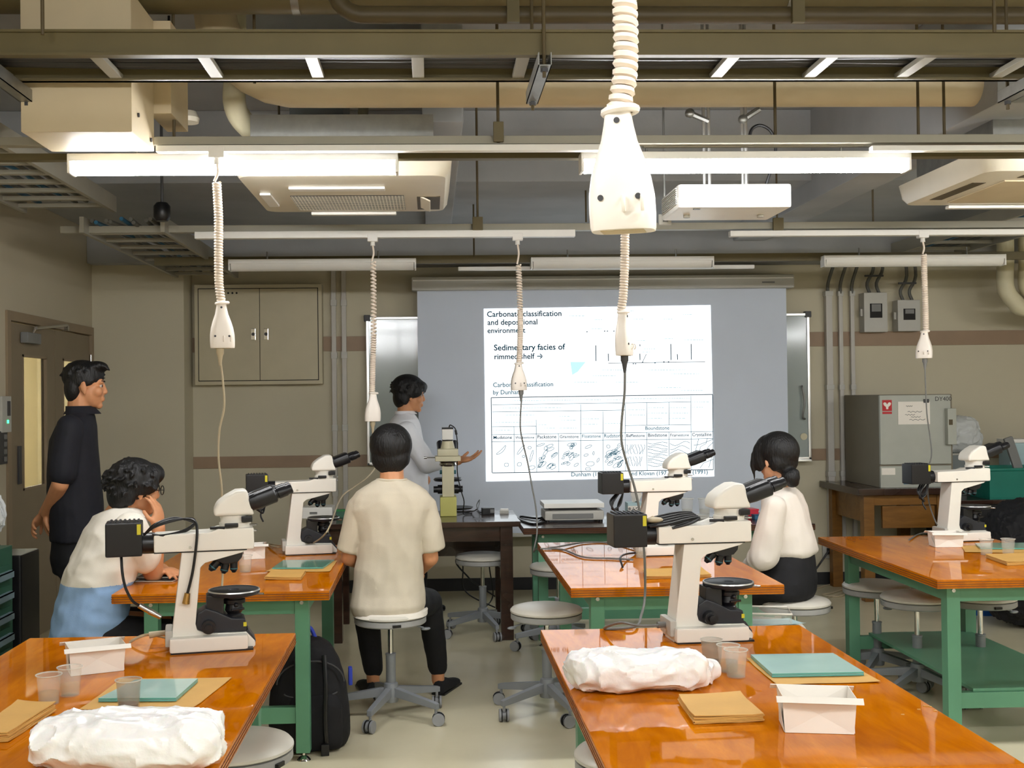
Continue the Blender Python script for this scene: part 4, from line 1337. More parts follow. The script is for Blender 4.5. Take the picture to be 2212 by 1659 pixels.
    st = MB().lathe([(0.06, -0.012), (0.078, -0.010), (0.083, -0.004), (0.083, 0.004), (0.078, 0.006), (0.018, 0.006), (0.016, 0.002), (0.001, 0.002)], 40, (sx, 0, sz)).build('stage', 'scope_dark', t)
    MB().lathe([(0.0825, 0.0025), (0.0838, 0.0035), (0.0825, 0.0072), (0.0785, 0.0072)], 40, (sx, 0, sz), cap0=False, cap1=False).build('stage_scale_ring', 'aluminium', st)
    MB().cyl((sx + 0.07, -0.035, sz - 0.006), (sx + 0.092, -0.048, sz - 0.006), 0.004, n=10).build('stage_knob', 'steel', st)
    MB().box((c(805, 0)[0], -0.035, c(0, 1370)[1]), (c(940, 0)[0], 0.035, c(0, 1204)[1])).build('stage_bracket', 'scope_black', t, bevel=0.004)
    MB().lathe([(0.032, 0.0), (0.03, -0.012), (0.036, -0.014), (0.036, -0.026), (0.026, -0.03), (0.03, -0.05), (0.022, -0.062)], 22, (sx, 0, sz - 0.012)).build('condenser', 'scope_black', t)
    MB().cyl((sx - 0.01, -0.045, sz - 0.055), (sx + 0.03, -0.03, sz - 0.055), 0.004, n=8).ell((sx + 0.005, -0.04, sz - 0.04), (0.008, 0.008, 0.008)).build('condenser_lever', 'scope_black', t)
    fb = [c(722, 1420), c(735, 1480), c(800, 1505), c(1112, 1508), c(1105, 1400), c(1000, 1392), c(880, 1330), c(800, 1300), c(735, 1340)]
    f_ = MB().prism(fb, -0.046, 0.046, side).build('focus_block', 'scope_dark', t, bevel=0.006)
    kx, kz = c(820, 1443)
    for s in (-1, 1):
        MB().cyl((kx, s * 0.046, kz), (kx, s * 0.075, kz), 0.022, n=22).cyl((kx, s * 0.075, kz), (kx, s * 0.09, kz), 0.012, n=18).build('focus_knob', 'scope_black', f_)
    toe = [c(1098, 1512), c(1128, 1494), c(1182, 1572), c(1186, 1600), c(1165, 1604)]
    MB().prism(toe, -0.04, 0.04, side).build('toe_panel', 'scope_dark', t, bevel=0.003)
    MB().lathe([(0.026, 0), (0.026, 0.012), (0.022, 0.016)], 20, (sx, 0, c(0, 1410)[1])).build('light_port', 'scope_black', t)
    q = c(1098, 1448)
    MB().box((q[0] - 0.004, -0.0475, q[1] - 0.006), (q[0] + 0.006, -0.046, q[1] + 0.008)).build('caution_label', 'yellow_label', t)
    # lamp house
    a0, a1 = c(50, 855), c(325, 582)
    lh = MB().box((a0[0], -0.05, a0[1]), (a1[0], 0.05, a1[1])).build('lamp_house', 'scope_black', t, bevel=0.006)
    for k in range(7):
        x = a0[0] + 0.012 + k * 0.014
        MB().box((x, -0.042, a1[1] - 0.002), (x + 0.006, 0.042, a1[1] + 0.004)).build('cooling_fin', 'scope_dark', lh)
    MB().box((a1[0] - 0.016, -0.0512, a1[1] - 0.04), (a1[0] - 0.004, -0.0498, a1[1] - 0.006)).build('caution_label', 'yellow_label', lh)
    MB().cyl((a1[0], 0, c(0, 765)[1]), (c(415, 0)[0], 0, c(0, 765)[1]), 0.035, n=22).build('lamp_collar', 'scope_black', t)
    return t


def scope_cables(t, style):
    K = 2449.0
    P = lambda x, y, d=-0.06: V((x - 850) / K, d, (1641 - y) / K)
    if style in (0, 1):
        g = MB()
        for k in range(3):
            lp = [P(335, 690, -0.03), P(420, 625 - 12 * k, -0.045), P(560, 585 - 8 * k, -0.03 + 0.02 * k), P(690, 575 + 12 * k, 0), P(722, 615 + 8 * k, 0.02), P(640, 665 + 8 * k, -0.02), P(500, 690 + 5 * k, -0.05), P(400, 690 - 6 * k, -0.045)]
            g.tube(spline(lp, 6), 0.0035, 8)
        g.tube(spline([P(640, 575, -0.02), P(715, 585, -0.045), P(738, 650, -0.062), P(728, 800, -0.066), P(700, 1000, -0.064), P(660, 1170, -0.064)], 6), 0.0045, 8)
        g.build('lamp_cable', 'black_rubber', t)
        MB().cyl(P(662, 1160, -0.064), P(648, 1245, -0.064), 0.009, 0.012, n=14).build('cable_connector', 'brass', t)
        MB().tube(spline([P(165, 850, -0.02), P(175, 980, -0.04), P(200, 1100, -0.05), P(250, 1200, -0.06), P(305, 1245, -0.06)], 6), 0.0045, 8).build('lamp_cable', 'black_rubber', t)
        cn = MB().cyl(P(300, 1240), P(375, 1290), 0.009, n=14).cyl(P(375, 1290), P(460, 1345), 0.011, 0.0075, n=14).build('cable_connector', 'steel', t)
    elif style == 2:
        g = MB()
        for k in range(5):
            z = 640 - 10 * k
            lp = [P(350, 690 - 6 * k, -0.04 + 0.018 * k), P(480, 672 - 12 * k, -0.05 + 0.02 * k), P(640, 640 - 10 * k, -0.045 + 0.02 * k), P(760, 628 - 5 * k, -0.035 + 0.02 * k), P(680, 665 - 8 * k, -0.05 + 0.02 * k), P(520, 700 - 6 * k, -0.058 + 0.02 * k)]
            g.tube(spline(lp, 6), 0.005, 8)
        g.build('lamp_cable', 'black_rubber', t)
        MB().ell(P(400, 640, -0.02), (0.03, 0.02, 0.01)).tube([P(360, 640, 0), P(400, 618, 0), P(440, 642, 0), P(410, 655, -0.03)], 0.003, 6).build('cable_tie', 'beige_cable', t)
    else:
        g = MB()
        for k in range(3):
            g.tube(spline([P(280, 850, -0.02 + 0.02 * k), P(200 - 20 * k, 960, -0.03), P(190 + 30 * k, 1050 + 20 * k, -0.03), P(290, 1000, -0.02 + 0.02 * k), P(330, 850, -0.02)], 6), 0.0045, 8)
        g.tube(spline([P(250, 1040, -0.02), P(230, 1120, -0.03), P(260, 1200, -0.04)], 5), 0.0045, 8)
        g.build('lamp_cable', 'black_rubber', t)


protos = make_scope()


def put_scope(first, px, py, rz, style, label):
    """px,py: image point where the near lower left corner of the foot stands"""
    t = protos if first else copy_tree(protos_copy)
    p = on(px, py, TH)
    M = Matrix.Rotation(R(rz), 3, 'Z')
    c = M @ V((523 - 850) / 2449.0, -0.085, 0)
    t.location = (p.x - c.x, p.y - c.y, TH)
    t.rotation_euler = (0, 0, R(rz))
    t['label'] = label
    t.scale = (1, 1, 0.965)
    scope_cables(t, style)
    return t


protos_copy = copy_tree(protos)
scA = put_scope(True, 366, 1416, 12, 0, 'white microscope with looped black cable on the front left bench')
scB = put_scope(False, 616, 1201, 10, 3, 'white microscope on the bench beside the leaning man')
scC = put_scope(False, 1462, 1393, 5, 2, 'white microscope with coiled cable on the front right bench')
scD = put_scope(False, 1388, 1203, 4, 3, 'white microscope before the slide, behind the front right microscope')
scE = protos_copy
p = on(2052, 1172, TH)
M = Matrix.Rotation(R(8), 3, 'Z')
c = M @ V((523 - 850) / 2449.0, -0.085, 0)
scE.location = (p.x - c.x, p.y - c.y, TH)
scE.rotation_euler = (0, 0, R(8))
scE.scale = (1, 1, 0.965)
scE['label'] = 'white microscope on the bench at the right edge'
scope_cables(scE, 3)

# ------------------------------------------------------------------ camera microscope on the dark desk
p = on(969, 1116, ZD)
t = thing('camera_microscope', 'tall cream microscope with a white camera on top, on dark desk', 'microscope', (p.x, p.y, ZD))
s = p.y / F_PX
hh = lambda y: (1116 - y) * s
MB().box((-0.055, 0, 0), (0.055, 0.2, hh(1074))).build('base', 'yellow_green', t, bevel=0.008)
MB().box((-0.04, 0.02, hh(1074)), (0.04, 0.12, hh(1008))).build('column', 'scope_cream', t, bevel=0.006)
for sgn in (-1, 1):
    MB().cyl((sgn * 0.04, 0.08, hh(1059)), (sgn * 0.07, 0.08, hh(1059)), 0.03, n=22).cyl((sgn * 0.07, 0.08, hh(1059)), (sgn * 0.098, 0.08, hh(1059)), 0.022, n=22).build('focus_knob', 'scope_black', t)
    MB().cyl((sgn * 0.035, 0.1, hh(1022)), (sgn * 0.055, 0.1, hh(1022)), 0.014, n=14).build('filter_knob', 'lens_blue', t)
MB().lathe([(0.09, -0.008), (0.098, 0), (0.09, 0.012)], 32, (0, 0.16, hh(1040))).build('stage', 'scope_dark', t)
MB().lathe([(0.055, 0), (0.06, 0.008), (0.055, 0.022), (0.06, 0.03), (0.055, 0.034)], 24, (0, 0.07, hh(1008))).build('tube_ring', 'chrome', t)
MB().box((-0.085, 0.0, hh(998) + 0.003), (0.085, 0.16, hh(986))).build('head_plate', 'scope_cream', t, bevel=0.006)
MB().box((-0.07, 0.0, hh(986)), (0.07, 0.15, hh(970))).build('head_block', 'scope_cream', t, bevel=0.01)
MB().lathe([(0.052, 0), (0.045, 0.03), (0.034, 0.075)], 20, (0, 0.07, hh(975))).build('photo_tube', 'scope_cream', t)
for sgn in (-1, 1):
    MB().cyl((sgn * 0.045, 0.1, hh(975)), (sgn * 0.05, 0.19, hh(960)), 0.024, n=16).build('eyepiece_tube', 'scope_dark', t)
MB().cyl((-0.14, 0.05, hh(989)), (-0.085, 0.05, hh(989)), 0.004, n=8).cyl((-0.16, 0.05, hh(989)), (-0.14, 0.05, hh(989)), 0.008, n=10).build('analyser_pull', 'steel', t)
MB().lathe([(0.036, 0), (0.038, 0.012), (0.03, 0.014)], 20, (0, 0.07, hh(954))).build('adapter_ring', 'scope_black', t)
cm = MB().box((-0.037, 0.03, hh(951)), (0.037, 0.105, hh(926))).build('camera_box', 'white_plastic', t, bevel=0.006)
MB().box((-0.038, 0.029, hh(928)), (0.038, 0.106, hh(924))).build('camera_cap', 'black_rubber', cm)
MB().tube(spline([V(0.01, 0.06, hh(924)), V(0.02, 0.05, hh(919)), V(0.05, 0.05, hh(926)), V(0.058, 0.05, hh(938)), V(0.066, 0.04, hh(965)), V(0.062, 0.03, hh(1020)), V(0.085, 0.03, hh(1060)), V(0.105, 0.03, hh(1085)), V(0.1, 0.05, 0.012), V(0.16, 0.12, 0.008)], 6), 0.004, 6).build('camera_cable', 'black_rubber', cm)
MB().cyl(V(0.054, 0.05, hh(930)), V(0.06, 0.05, hh(940)), 0.008, n=10).build('ferrite_core', 'black_rubber', cm)

# ------------------------------------------------------------------ people
mat('skin', (196, 138, 98), 0.5, var=0.05, scale=20, sub=0.05)
mat('skin_pale', (216, 168, 136), 0.5, var=0.05, scale=20, sub=0.05)
mat('hair_black', (12, 11, 12), 0.55, var=0.2, scale=60, bump=0.5, bscale=130, stretch=(1, 1, 0.25))
mat('cloth_black', (17, 17, 21), 0.8, var=0.1, scale=30, bump=0.08, bscale=400)
mat('cloth_navy', (20, 21, 30), 0.8, var=0.1, scale=30, bump=0.08, bscale=400)
mat('cloth_beige', (196, 186, 166), 0.85, var=0.04, scale=12, bump=0.12, bscale=300)
mat('cloth_white', (226, 220, 208), 0.8, var=0.03, scale=10, bump=0.1, bscale=300)
mat('cloth_shirt_white', (236, 238, 244), 0.75, var=0.03, scale=10, bump=0.08, bscale=300)
mat('cloth_blue', (140, 172, 212), 0.8, var=0.06, scale=14, bump=0.1, bscale=300)
mat('cloth_cream', (224, 216, 206), 0.7, var=0.03, scale=8, bump=0.06, bscale=200)
mat('eye_white', (186, 176, 166), 0.3)
mat('lips', (158, 92, 80), 0.5)


def ring(c, r, f, hw, hd, n=24, pw=2.3):
    out = []
    for k in range(n):
        a = 2 * math.pi * k / n
        ca, sa = math.cos(a), math.sin(a)
        out.append(Vector(c) + r * (hw * math.copysign(abs(ca) ** (2 / pw), ca)) + f * (hd * math.copysign(abs(sa) ** (2 / pw), sa)))
    return out


def basis(F, U=(0, 0, 1)):
    """columns: right, forward, up"""
    F = Vector(F).normalized()
    U = Vector(U)
    Rr = F.cross(U).normalized()
    U = Rr.cross(F)
    return Matrix((Rr, F, U)).transposed()


def head_shapes(mb, c, B, k=1.0, female=False):
    def E(p, rad):
        mb.ell(c + B @ (V(*p) * k), [q * k for q in rad], B, 20, 14)

    def Cp(p, q, r0, r1):
        mb.cap(c + B @ (V(*p) * k), c + B @ (V(*q) * k), r0 * k, r1 * k)
    E((0, -0.012, 0.03), (0.074, 0.094, 0.086))
    E((0, 0.022, -0.03), (0.062, 0.066, 0.078))
    E((0, 0.03, -0.07), (0.046, 0.05, 0.04))
    E((0, 0.062, -0.098), (0.022, 0.02, 0.018))
    Cp((0, 0.082, 0.008), (0, 0.094, -0.028), 0.009, 0.012)
    E((0, 0.091, -0.033), (0.017, 0.012, 0.009))
    Cp((-0.038, 0.072, 0.022), (0.038, 0.072, 0.022), 0.014, 0.014)
    for s in (-1, 1):
        E((s * 0.038, 0.055, -0.028), (0.028, 0.028, 0.028))
        mb.ell(c + B @ (V(s * 0.076, -0.008, -0.008) * k), [0.009 * k, 0.018 * k, 0.031 * k], B @ Matrix.Rotation(-s * 0.35, 3, 'Z') @ Matrix.Rotation(0.2, 3, 'X'), 12, 8)
        Cp((s * 0.08, -0.014, 0.012), (s * 0.082, -0.004, 0.018), 0.006, 0.006)
        E((s * 0.077, -0.002, -0.034), (0.008, 0.009, 0.01))
    E((0, 0.081, -0.060), (0.024, 0.012, 0.007))
    E((0, 0.080, -0.071), (0.021, 0.012, 0.007))


def hand_shapes(mb, w_, d, n, curl=0.5, side=1, k=1.0, spread=0.08):
    """d: finger direction, n: direction the palm faces, side: which side the thumb is on"""
    d = Vector(d).normalized()
    n = (Vector(n) - d * Vector(n).dot(d)).normalized()
    s = d.cross(n) * side
    w_ = Vector(w_)
    B = Matrix((s, d, n)).transposed()
    mb.ell(w_ + d * 0.046 * k, (0.04 * k, 0.052 * k, 0.017 * k), B, 16, 10)
    mb.ell(w_ + (d * 0.03 + s * 0.022 + n * 0.008) * k, (0.02 * k, 0.032 * k, 0.016 * k), B, 12, 8)
    for i, (off, L) in enumerate(((0.027, 0.072), (0.009, 0.08), (-0.009, 0.075), (-0.026, 0.06))):
        p = w_ + (d * (0.084 - 0.006 * abs(i - 1)) + s * off) * k
        a = 0.15
        dirv = (d + s * (spread * (1.3 - i) * 0.8)).normalized()
        for j, fr in enumerate((0.45, 0.32, 0.23)):
            a += curl * (0.55 if j == 0 else 0.75)
            dd = dirv * math.cos(a) + n * math.sin(a)
            q = p + dd * L * fr * k
            mb.cap(p, q, (0.0088 - 0.0007 * j) * k, (0.0081 - 0.0007 * j) * k, 10)
            p = q
    p = w_ + (d * 0.022 + s * 0.03) * k
    q = p + (d * 0.6 + s * 0.65 + n * 0.35).normalized() * 0.04 * k
    r_ = q + (d * 0.85 + s * 0.25 + n * 0.45).normalized() * 0.032 * k
    mb.cap(p, q, 0.0125 * k, 0.0105 * k, 10)
    mb.cap(q, r_, 0.0102 * k, 0.0085 * k, 10)


def wrinkle(amp, sc, ax=(1, 1, 1)):
    def f(co):
        p = Vector((co.x * ax[0], co.y * ax[1], co.z * ax[2])) * sc
        a = noise.noise(p)
        b = noise.noise(p * 2.1 + V(5, 3, 1))
        return amp * (0.6 * (1 - 2 * abs(a)) + 0.4 * b)
    return f


def tufts(mb, c, B, rad, n, length, r0, zmin=-0.3, rnd=None, down=0.5, front=1.0):
    rnd = rnd or random.Random(4)
    for _ in range(n):
        while True:
            v = V(rnd.gauss(0, 1), rnd.gauss(0, 1), rnd.gauss(0, 1)).normalized()
            if v.z > zmin and v.y < front:
                break
        p = V(v.x * rad[0], v.y * rad[1], v.z * rad[2])
        tdir = V(v.x * 0.7, v.y * 0.7, -down) + V(rnd.uniform(-.3, .3), rnd.uniform(-.3, .3), rnd.uniform(-.2, .4))
        tdir = tdir.normalized()
        a = c + B @ (p * 0.97)
        b = c + B @ (p * 1.02 + tdir * length * 0.6)
        e = c + B @ (p * 0.99 + tdir * length * 1.1 - V(0, 0, length * 0.2))
        mb.tube([a, b, e], [r0, r0 * 0.8, r0 * 0.15], 5)


def eyes(t, c, B, k=1.0):
    for s in (-1, 1):
        e = MB().ell(c + B @ (V(s * 0.03, 0.0705, 0.001) * k), (0.0105 * k,) * 3, None, 12, 8).build('eye', 'eye_white', t)
        MB().ell(c + B @ (V(s * 0.03, 0.079, 0.001) * k), (0.0075 * k, 0.0035 * k, 0.0066 * k), B, 10, 6).build('iris', 'hair_black', e)
        MB().cap(c + B @ (V(s * 0.016, 0.088, 0.024) * k), c + B @ (V(s * 0.048, 0.078, 0.026) * k), 0.004 * k, 0.003 * k, 8).build('eyebrow', 'hair_black', t)


def shoe(t, heel, toe, material='cloth_black'):
    heel, toe = Vector(heel), Vector(toe)
    d = (toe - heel)
    B = basis(d.normalized())
    L = d.length
    rs = []
    for (s, hw, h) in ((-0.03, 0.018, 0.05), (0.0, 0.034, 0.075), (0.3, 0.036, 0.08), (0.55, 0.043, 0.06), (0.85, 0.042, 0.045), (1.0, 0.028, 0.035), (1.04, 0.012, 0.025)):
        c = heel + d * s
        pts = []
        for k in range(12):
            a = math.pi * 2 * k / 12
            z = math.sin(a)
            pts.append(V(c.x, c.y, 0) + B.col[0] * (hw * math.cos(a)) + V(0, 0, 0.02 + (h - 0.02) * max(z, 0) + 0.018 * min(z, 0)))
        rs.append(pts)
    o = MB().rings(rs).build('shoe', material, t)
    so = MB()
    rs2 = [[V(p.x, p.y, 0.0) for p in r[6:]] + [] for r in rs]
    so.cbox((heel + toe) / 2 * 1 + V(0, 0, -((heel + toe) / 2).z + 0.006), (0.075, L * 1.02, 0.012), B)
    so.build('sole', 'black_rubber', o, bevel=0.004)


# ---- seated man seen from behind, beige T-shirt
def person_back():
    Ym = MANSEAT.y
    W = lambda px, py, dy=0.0: at(px, py, Ym + dy)
    t = thing('person', 'person seated with back to camera in beige T-shirt and black trousers', 'person', (MANSEAT.x, Ym, 0))
    inv = Matrix.Translation(V(-MANSEAT.x, -Ym, 0))
    X, Fv = V(1, 0, 0), V(0, 1, 0)
    s = Ym / F_PX
    sk = MB()
    hc = W(846, 975, 0.05)
    B = basis((0.12, 1, 0.05))
    head_shapes(sk, hc, B, 1.0)
    nb = W(847, 1050, 0.0)
    sk.cap(hc + V(0, -0.02, -0.05), nb, 0.056, 0.062)
    for sg, sh, el, wr in ((-1, W(780, 1095, 0.0), W(754, 1205, 0.03), W(800, 1225, 0.27)), (1, W(913, 1093, 0.0), W(930, 1205, 0.02), W(900, 1240, 0.26))):
        sk.chain([sh, el], [0.047, 0.04]).chain([el, wr], [0.04, 0.027])
        hand_shapes(sk, wr, (-sg * 0.5, 1, -0.2), (0, 0.1, -1), 0.4, -sg)
    ak = []
    for px, y, fx in ((806, 1452, -0.12), (946, 1455, 0.16)):
        a = at(px, y, Ym + 0.42)
        a.z = 0.1
        sk.cap(a + V(0, -0.03, 0.18), a + V(0, 0, -0.03), 0.04, 0.034)
        ak.append((a, fx))
        kq = at(790, 1318, Ym + 0.36) if fx < 0 else at(926, 1300, Ym + 0.30)
        sk.chain([nb, W(842, 1290, 0.02), kq, a + V(0, 0, 0.1)], [0.05, 0.05, 0.045, 0.036])
    me = fuse(sk.xf(inv), 0.0055, 3)
    link('body', me, 'skin', t)
    # T-shirt
    sh = MB()
    rows = [(1035, 816, 875, 0.055, 0.0), (1042, 802, 890, 0.07, 0.0), (1051, 786, 908, 0.085, 0.0), (1062, 771, 923, 0.098, 0.0), (1078, 760, 934, 0.108, 0.0), (1098, 757, 936, 0.115, 0.0), (1125, 768, 924, 0.119, 0.0), (1165, 776, 912, 0.122, 0.005),
            (1205, 772, 911, 0.125, 0.01), (1245, 765, 912, 0.13, 0.01), (1280, 760, 916, 0.14, 0.01), (1305, 757, 916, 0.15, 0.0), (1322, 764, 910, 0.145, 0.0)]
    rs = [ring(W((a + b) / 2, y, dy), X, Fv, (b - a) / 2 * s, d) for y, a, b, d, dy in rows]
    sh.rings(rs)
    for sg, p0, p1 in ((-1, (779, 1090), (754, 1190)), (1, (915, 1088), (934, 1187))):
        A, Bq = W(*p0), W(*p1, 0.02)
        dd = (Bq - A).normalized()
        Fm = frame(dd)
        rr = []
        for k, (tt, r_) in enumerate(((-0.15, 0.04), (0.0, 0.06), (0.4, 0.064), (0.75, 0.064), (1.0, 0.063))):
            c = A + (Bq - A) * tt
            rr.append([c + Fm @ V(r_ * math.cos(q), r_ * math.sin(q), 0) for q in [2 * math.pi * j / 18 for j in range(18)]])
        sh.rings(rr)
    me = fuse(sh.xf(inv), 0.0075, 2, wrinkle(0.011, 8, (1, 1, 0.5)))
    link('t_shirt', me, 'cloth_beige', t)
    MB().rings([ring(inv @ W(846, 1316, 0.0), X, Fv, 78 * s, 0.155), ring(inv @ W(843, 1327, -0.01), X, Fv, 80 * s, 0.16), ring(inv @ W(842, 1329, -0.005), X, Fv, 76 * s, 0.15)]).build('shirt_hem', 'cloth_white', t)
    cr = ring(inv @ W(846, 1036, 0.0), X, Fv, 32 * s, 0.06)
    MB().tube(cr, 0.006, 6, closed=True).build('collar_rib', 'cloth_beige', t)
    # trousers
    pn = MB()
    pel = W(842, 1305, 0.02)
    pn.ell(pel, (0.17, 0.15, 0.1), None, 20, 12)
    for (a, fx), hipx, kn in zip(ak, (-0.08, 0.09), (at(790, 1318, Ym + 0.36), at(926, 1300, Ym + 0.30))):
        hp = pel + V(hipx, 0.02, 0.0)
        pn.chain([hp, kn, a + V(0, 0, 0.04)], [0.088, 0.068, 0.05])
    me = fuse(pn.xf(inv), 0.009, 2, wrinkle(0.006, 8))
    link('trousers', me, 'cloth_black', t)
    for a, fx in ak:
        h = inv @ a
        shoe(t, V(h.x, h.y - 0.04, 0), V(h.x + fx * 0.6, h.y + 0.19, 0))
    # hair
    hr = MB()
    h0 = hc
    E = lambda p, r_: hr.ell(h0 + B @ V(*p), r_, B, 22, 14)
    E((0, -0.02, 0.034), (0.106, 0.112, 0.108))
    E((0, -0.055, -0.03), (0.094, 0.065, 0.075))
    E((0, -0.062, -0.072), (0.066, 0.04, 0.035))
    for sg in (-1, 1):
        E((sg * 0.076, -0.035, -0.02), (0.02, 0.05, 0.05))
    tufts(hr, h0 + B @ V(0, -0.02, 0.03), B, (0.105, 0.112, 0.108), 14, 0.012, 0.006, 0.2)
    me = fuse(hr.xf(inv), 0.006, 5)
    link('hair', me, 'hair_black', t)
    return t


person_back()


# ---- standing man in dark polo shirt
def person_standing():
    Y0 = 6.0
    base = at(170, 1300, Y0)
    t = thing('person', 'person standing by the door in a dark polo shirt, hands behind back', 'person', (base.x, Y0, 0))
    inv = Matrix.Translation(V(-base.x, -Y0, 0))
    W = lambda px, py, dy=0.0: at(px, py, Y0 + dy)
    s = Y0 / F_PX
    Fv = V(0.97, 0.24, 0).normalized()
    Rv = V(Fv.y, -Fv.x, 0)
    sk = MB()
    hc = W(186, 834)
    B = basis((0.97, 0.22, -0.02))
    head_shapes(sk, hc, B, 1.03)
    nb = W(170, 905)
    sk.cap(hc + B @ V(0, -0.03, -0.05), nb, 0.058, 0.064)
    sh1, el1, wr1 = W(150, 925, -0.18), W(130, 1046, -0.21), W(100, 1108, -0.06)
    sh2, el2, wr2 = W(150, 925, 0.2), W(135, 1040, 0.22), W(95, 1110, 0.06)
    for a, b, c in ((sh1, el1, wr1), (sh2, el2, wr2)):
        sk.chain([a, b, c], [0.05, 0.043, 0.029])
    hand_shapes(sk, wr1, (-0.12, 0.35, -0.8), (0.9, 0.1, 0.1), 0.5, 1)
    hand_shapes(sk, wr2, (-0.35, -0.5, -0.5), (0.9, 0, -0.2), 0.6, -1)
    fl = at(165, 1500, Y0)
    ank = [V(base.x + 0.02, Y0 - 0.1, 0.09), V(base.x + 0.0, Y0 + 0.12, 0.09)]
    for a in ank:
        sk.cap(a + V(0, 0, 0.1), a + V(0, 0, -0.03), 0.045, 0.036)
        hq = W(166, 1215, -0.09 if a is ank[0] else 0.09)
        sk.chain([nb, W(166, 1180), hq, V((hq.x + a.x) / 2 + 0.02, a.y, 0.48), a], [0.05, 0.05, 0.05, 0.042, 0.036])
    link('body', fuse(sk.xf(inv), 0.0055, 3), 'skin', t)
    sh = MB()
    rows = [(880, 158, 196, 0.062), (889, 150, 199, 0.085), (901, 140, 203, 0.14), (920, 124, 206, 0.19), (950, 111, 208, 0.2), (1000, 107, 212, 0.185), (1060, 106, 217, 0.175), (1110, 110, 221, 0.175), (1150, 112, 223, 0.18), (1166, 113, 222, 0.178)]
    sh.rings([ring(W((a + b) / 2, y), Rv, Fv, d, (b - a) / 2 * s) for y, a, b, d in rows])
    for a, b, dy in ((sh1, el1, 1), (sh2, el2, 1)):
        e = a + (b - a) * 0.78
        sh.chain([a + V(0, 0, 0.0), e], [0.068, 0.072])
    link('polo_shirt', fuse(sh.xf(inv), 0.008, 2, wrinkle(0.005, 7)), 'cloth_navy', t)
    # collar
    c0 = inv @ W(177, 886)
    MB().rings([ring(c0 + V(-0.014, 0, 0.022), Rv, Fv, 0.07, 0.068), ring(c0 + V(0, 0, -0.002), Rv, Fv, 0.085, 0.082), ring(c0 + V(0.002, 0, -0.02), Rv, Fv, 0.1, 0.095)], False, False).build('collar', 'cloth_navy', t)
    pn = MB()
    pn.rings([ring(W(167, 1150), Rv, Fv, 0.165, 52 * s), ring(W(167, 1200), Rv, Fv, 0.17, 54 * s), ring(W(168, 1235), Rv, Fv, 0.165, 50 * s)])
    for a, dy in zip(ank, (-0.09, 0.09)):
        hp = W(166, 1215, dy)
        kn = V((hp.x + a.x) / 2 + 0.02, a.y, 0.48)
        pn.chain([hp, kn, a + V(0, 0, 0.0)], [0.092, 0.068, 0.06])
    link('trousers', fuse(pn.xf(inv), 0.009, 2, wrinkle(0.005, 8)), 'cloth_black', t)
    for a in ank:
        h = inv @ a
        shoe(t, V(h.x - 0.05, h.y, 0), V(h.x + 0.19, h.y + 0.04, 0))
    hr = MB()
    E = lambda p, r_: hr.ell(hc + B @ V(*p), r_, B, 22, 14)
    E((0, -0.018, 0.052), (0.087, 0.106, 0.085))
    E((0, -0.06, -0.01), (0.08, 0.05, 0.085))
    E((0, 0.05, 0.1), (0.07, 0.06, 0.032))
    for sg in (-1, 1):
        E((sg * 0.07, -0.01, 0.03), (0.015, 0.055, 0.035))
    for k in range(9):
        x = -0.055 + k * 0.0138
        a = hc + B @ V(x, 0.06, 0.112)
        hr.tube([a, hc + B @ V(x * 1.05, 0.098, 0.1), hc + B @ V(x * 1.1, 0.118, 0.08)], [0.014, 0.012, 0.003], 6)
    tufts(hr, hc + B @ V(0, -0.018, 0.05), B, (0.087, 0.106, 0.086), 60, 0.016, 0.006, -0.1)
    link('hair', fuse(hr.xf(inv), 0.006, 2), 'hair_black', t)
    eyes(t, inv @ hc, B, 1.03)


person_standing()


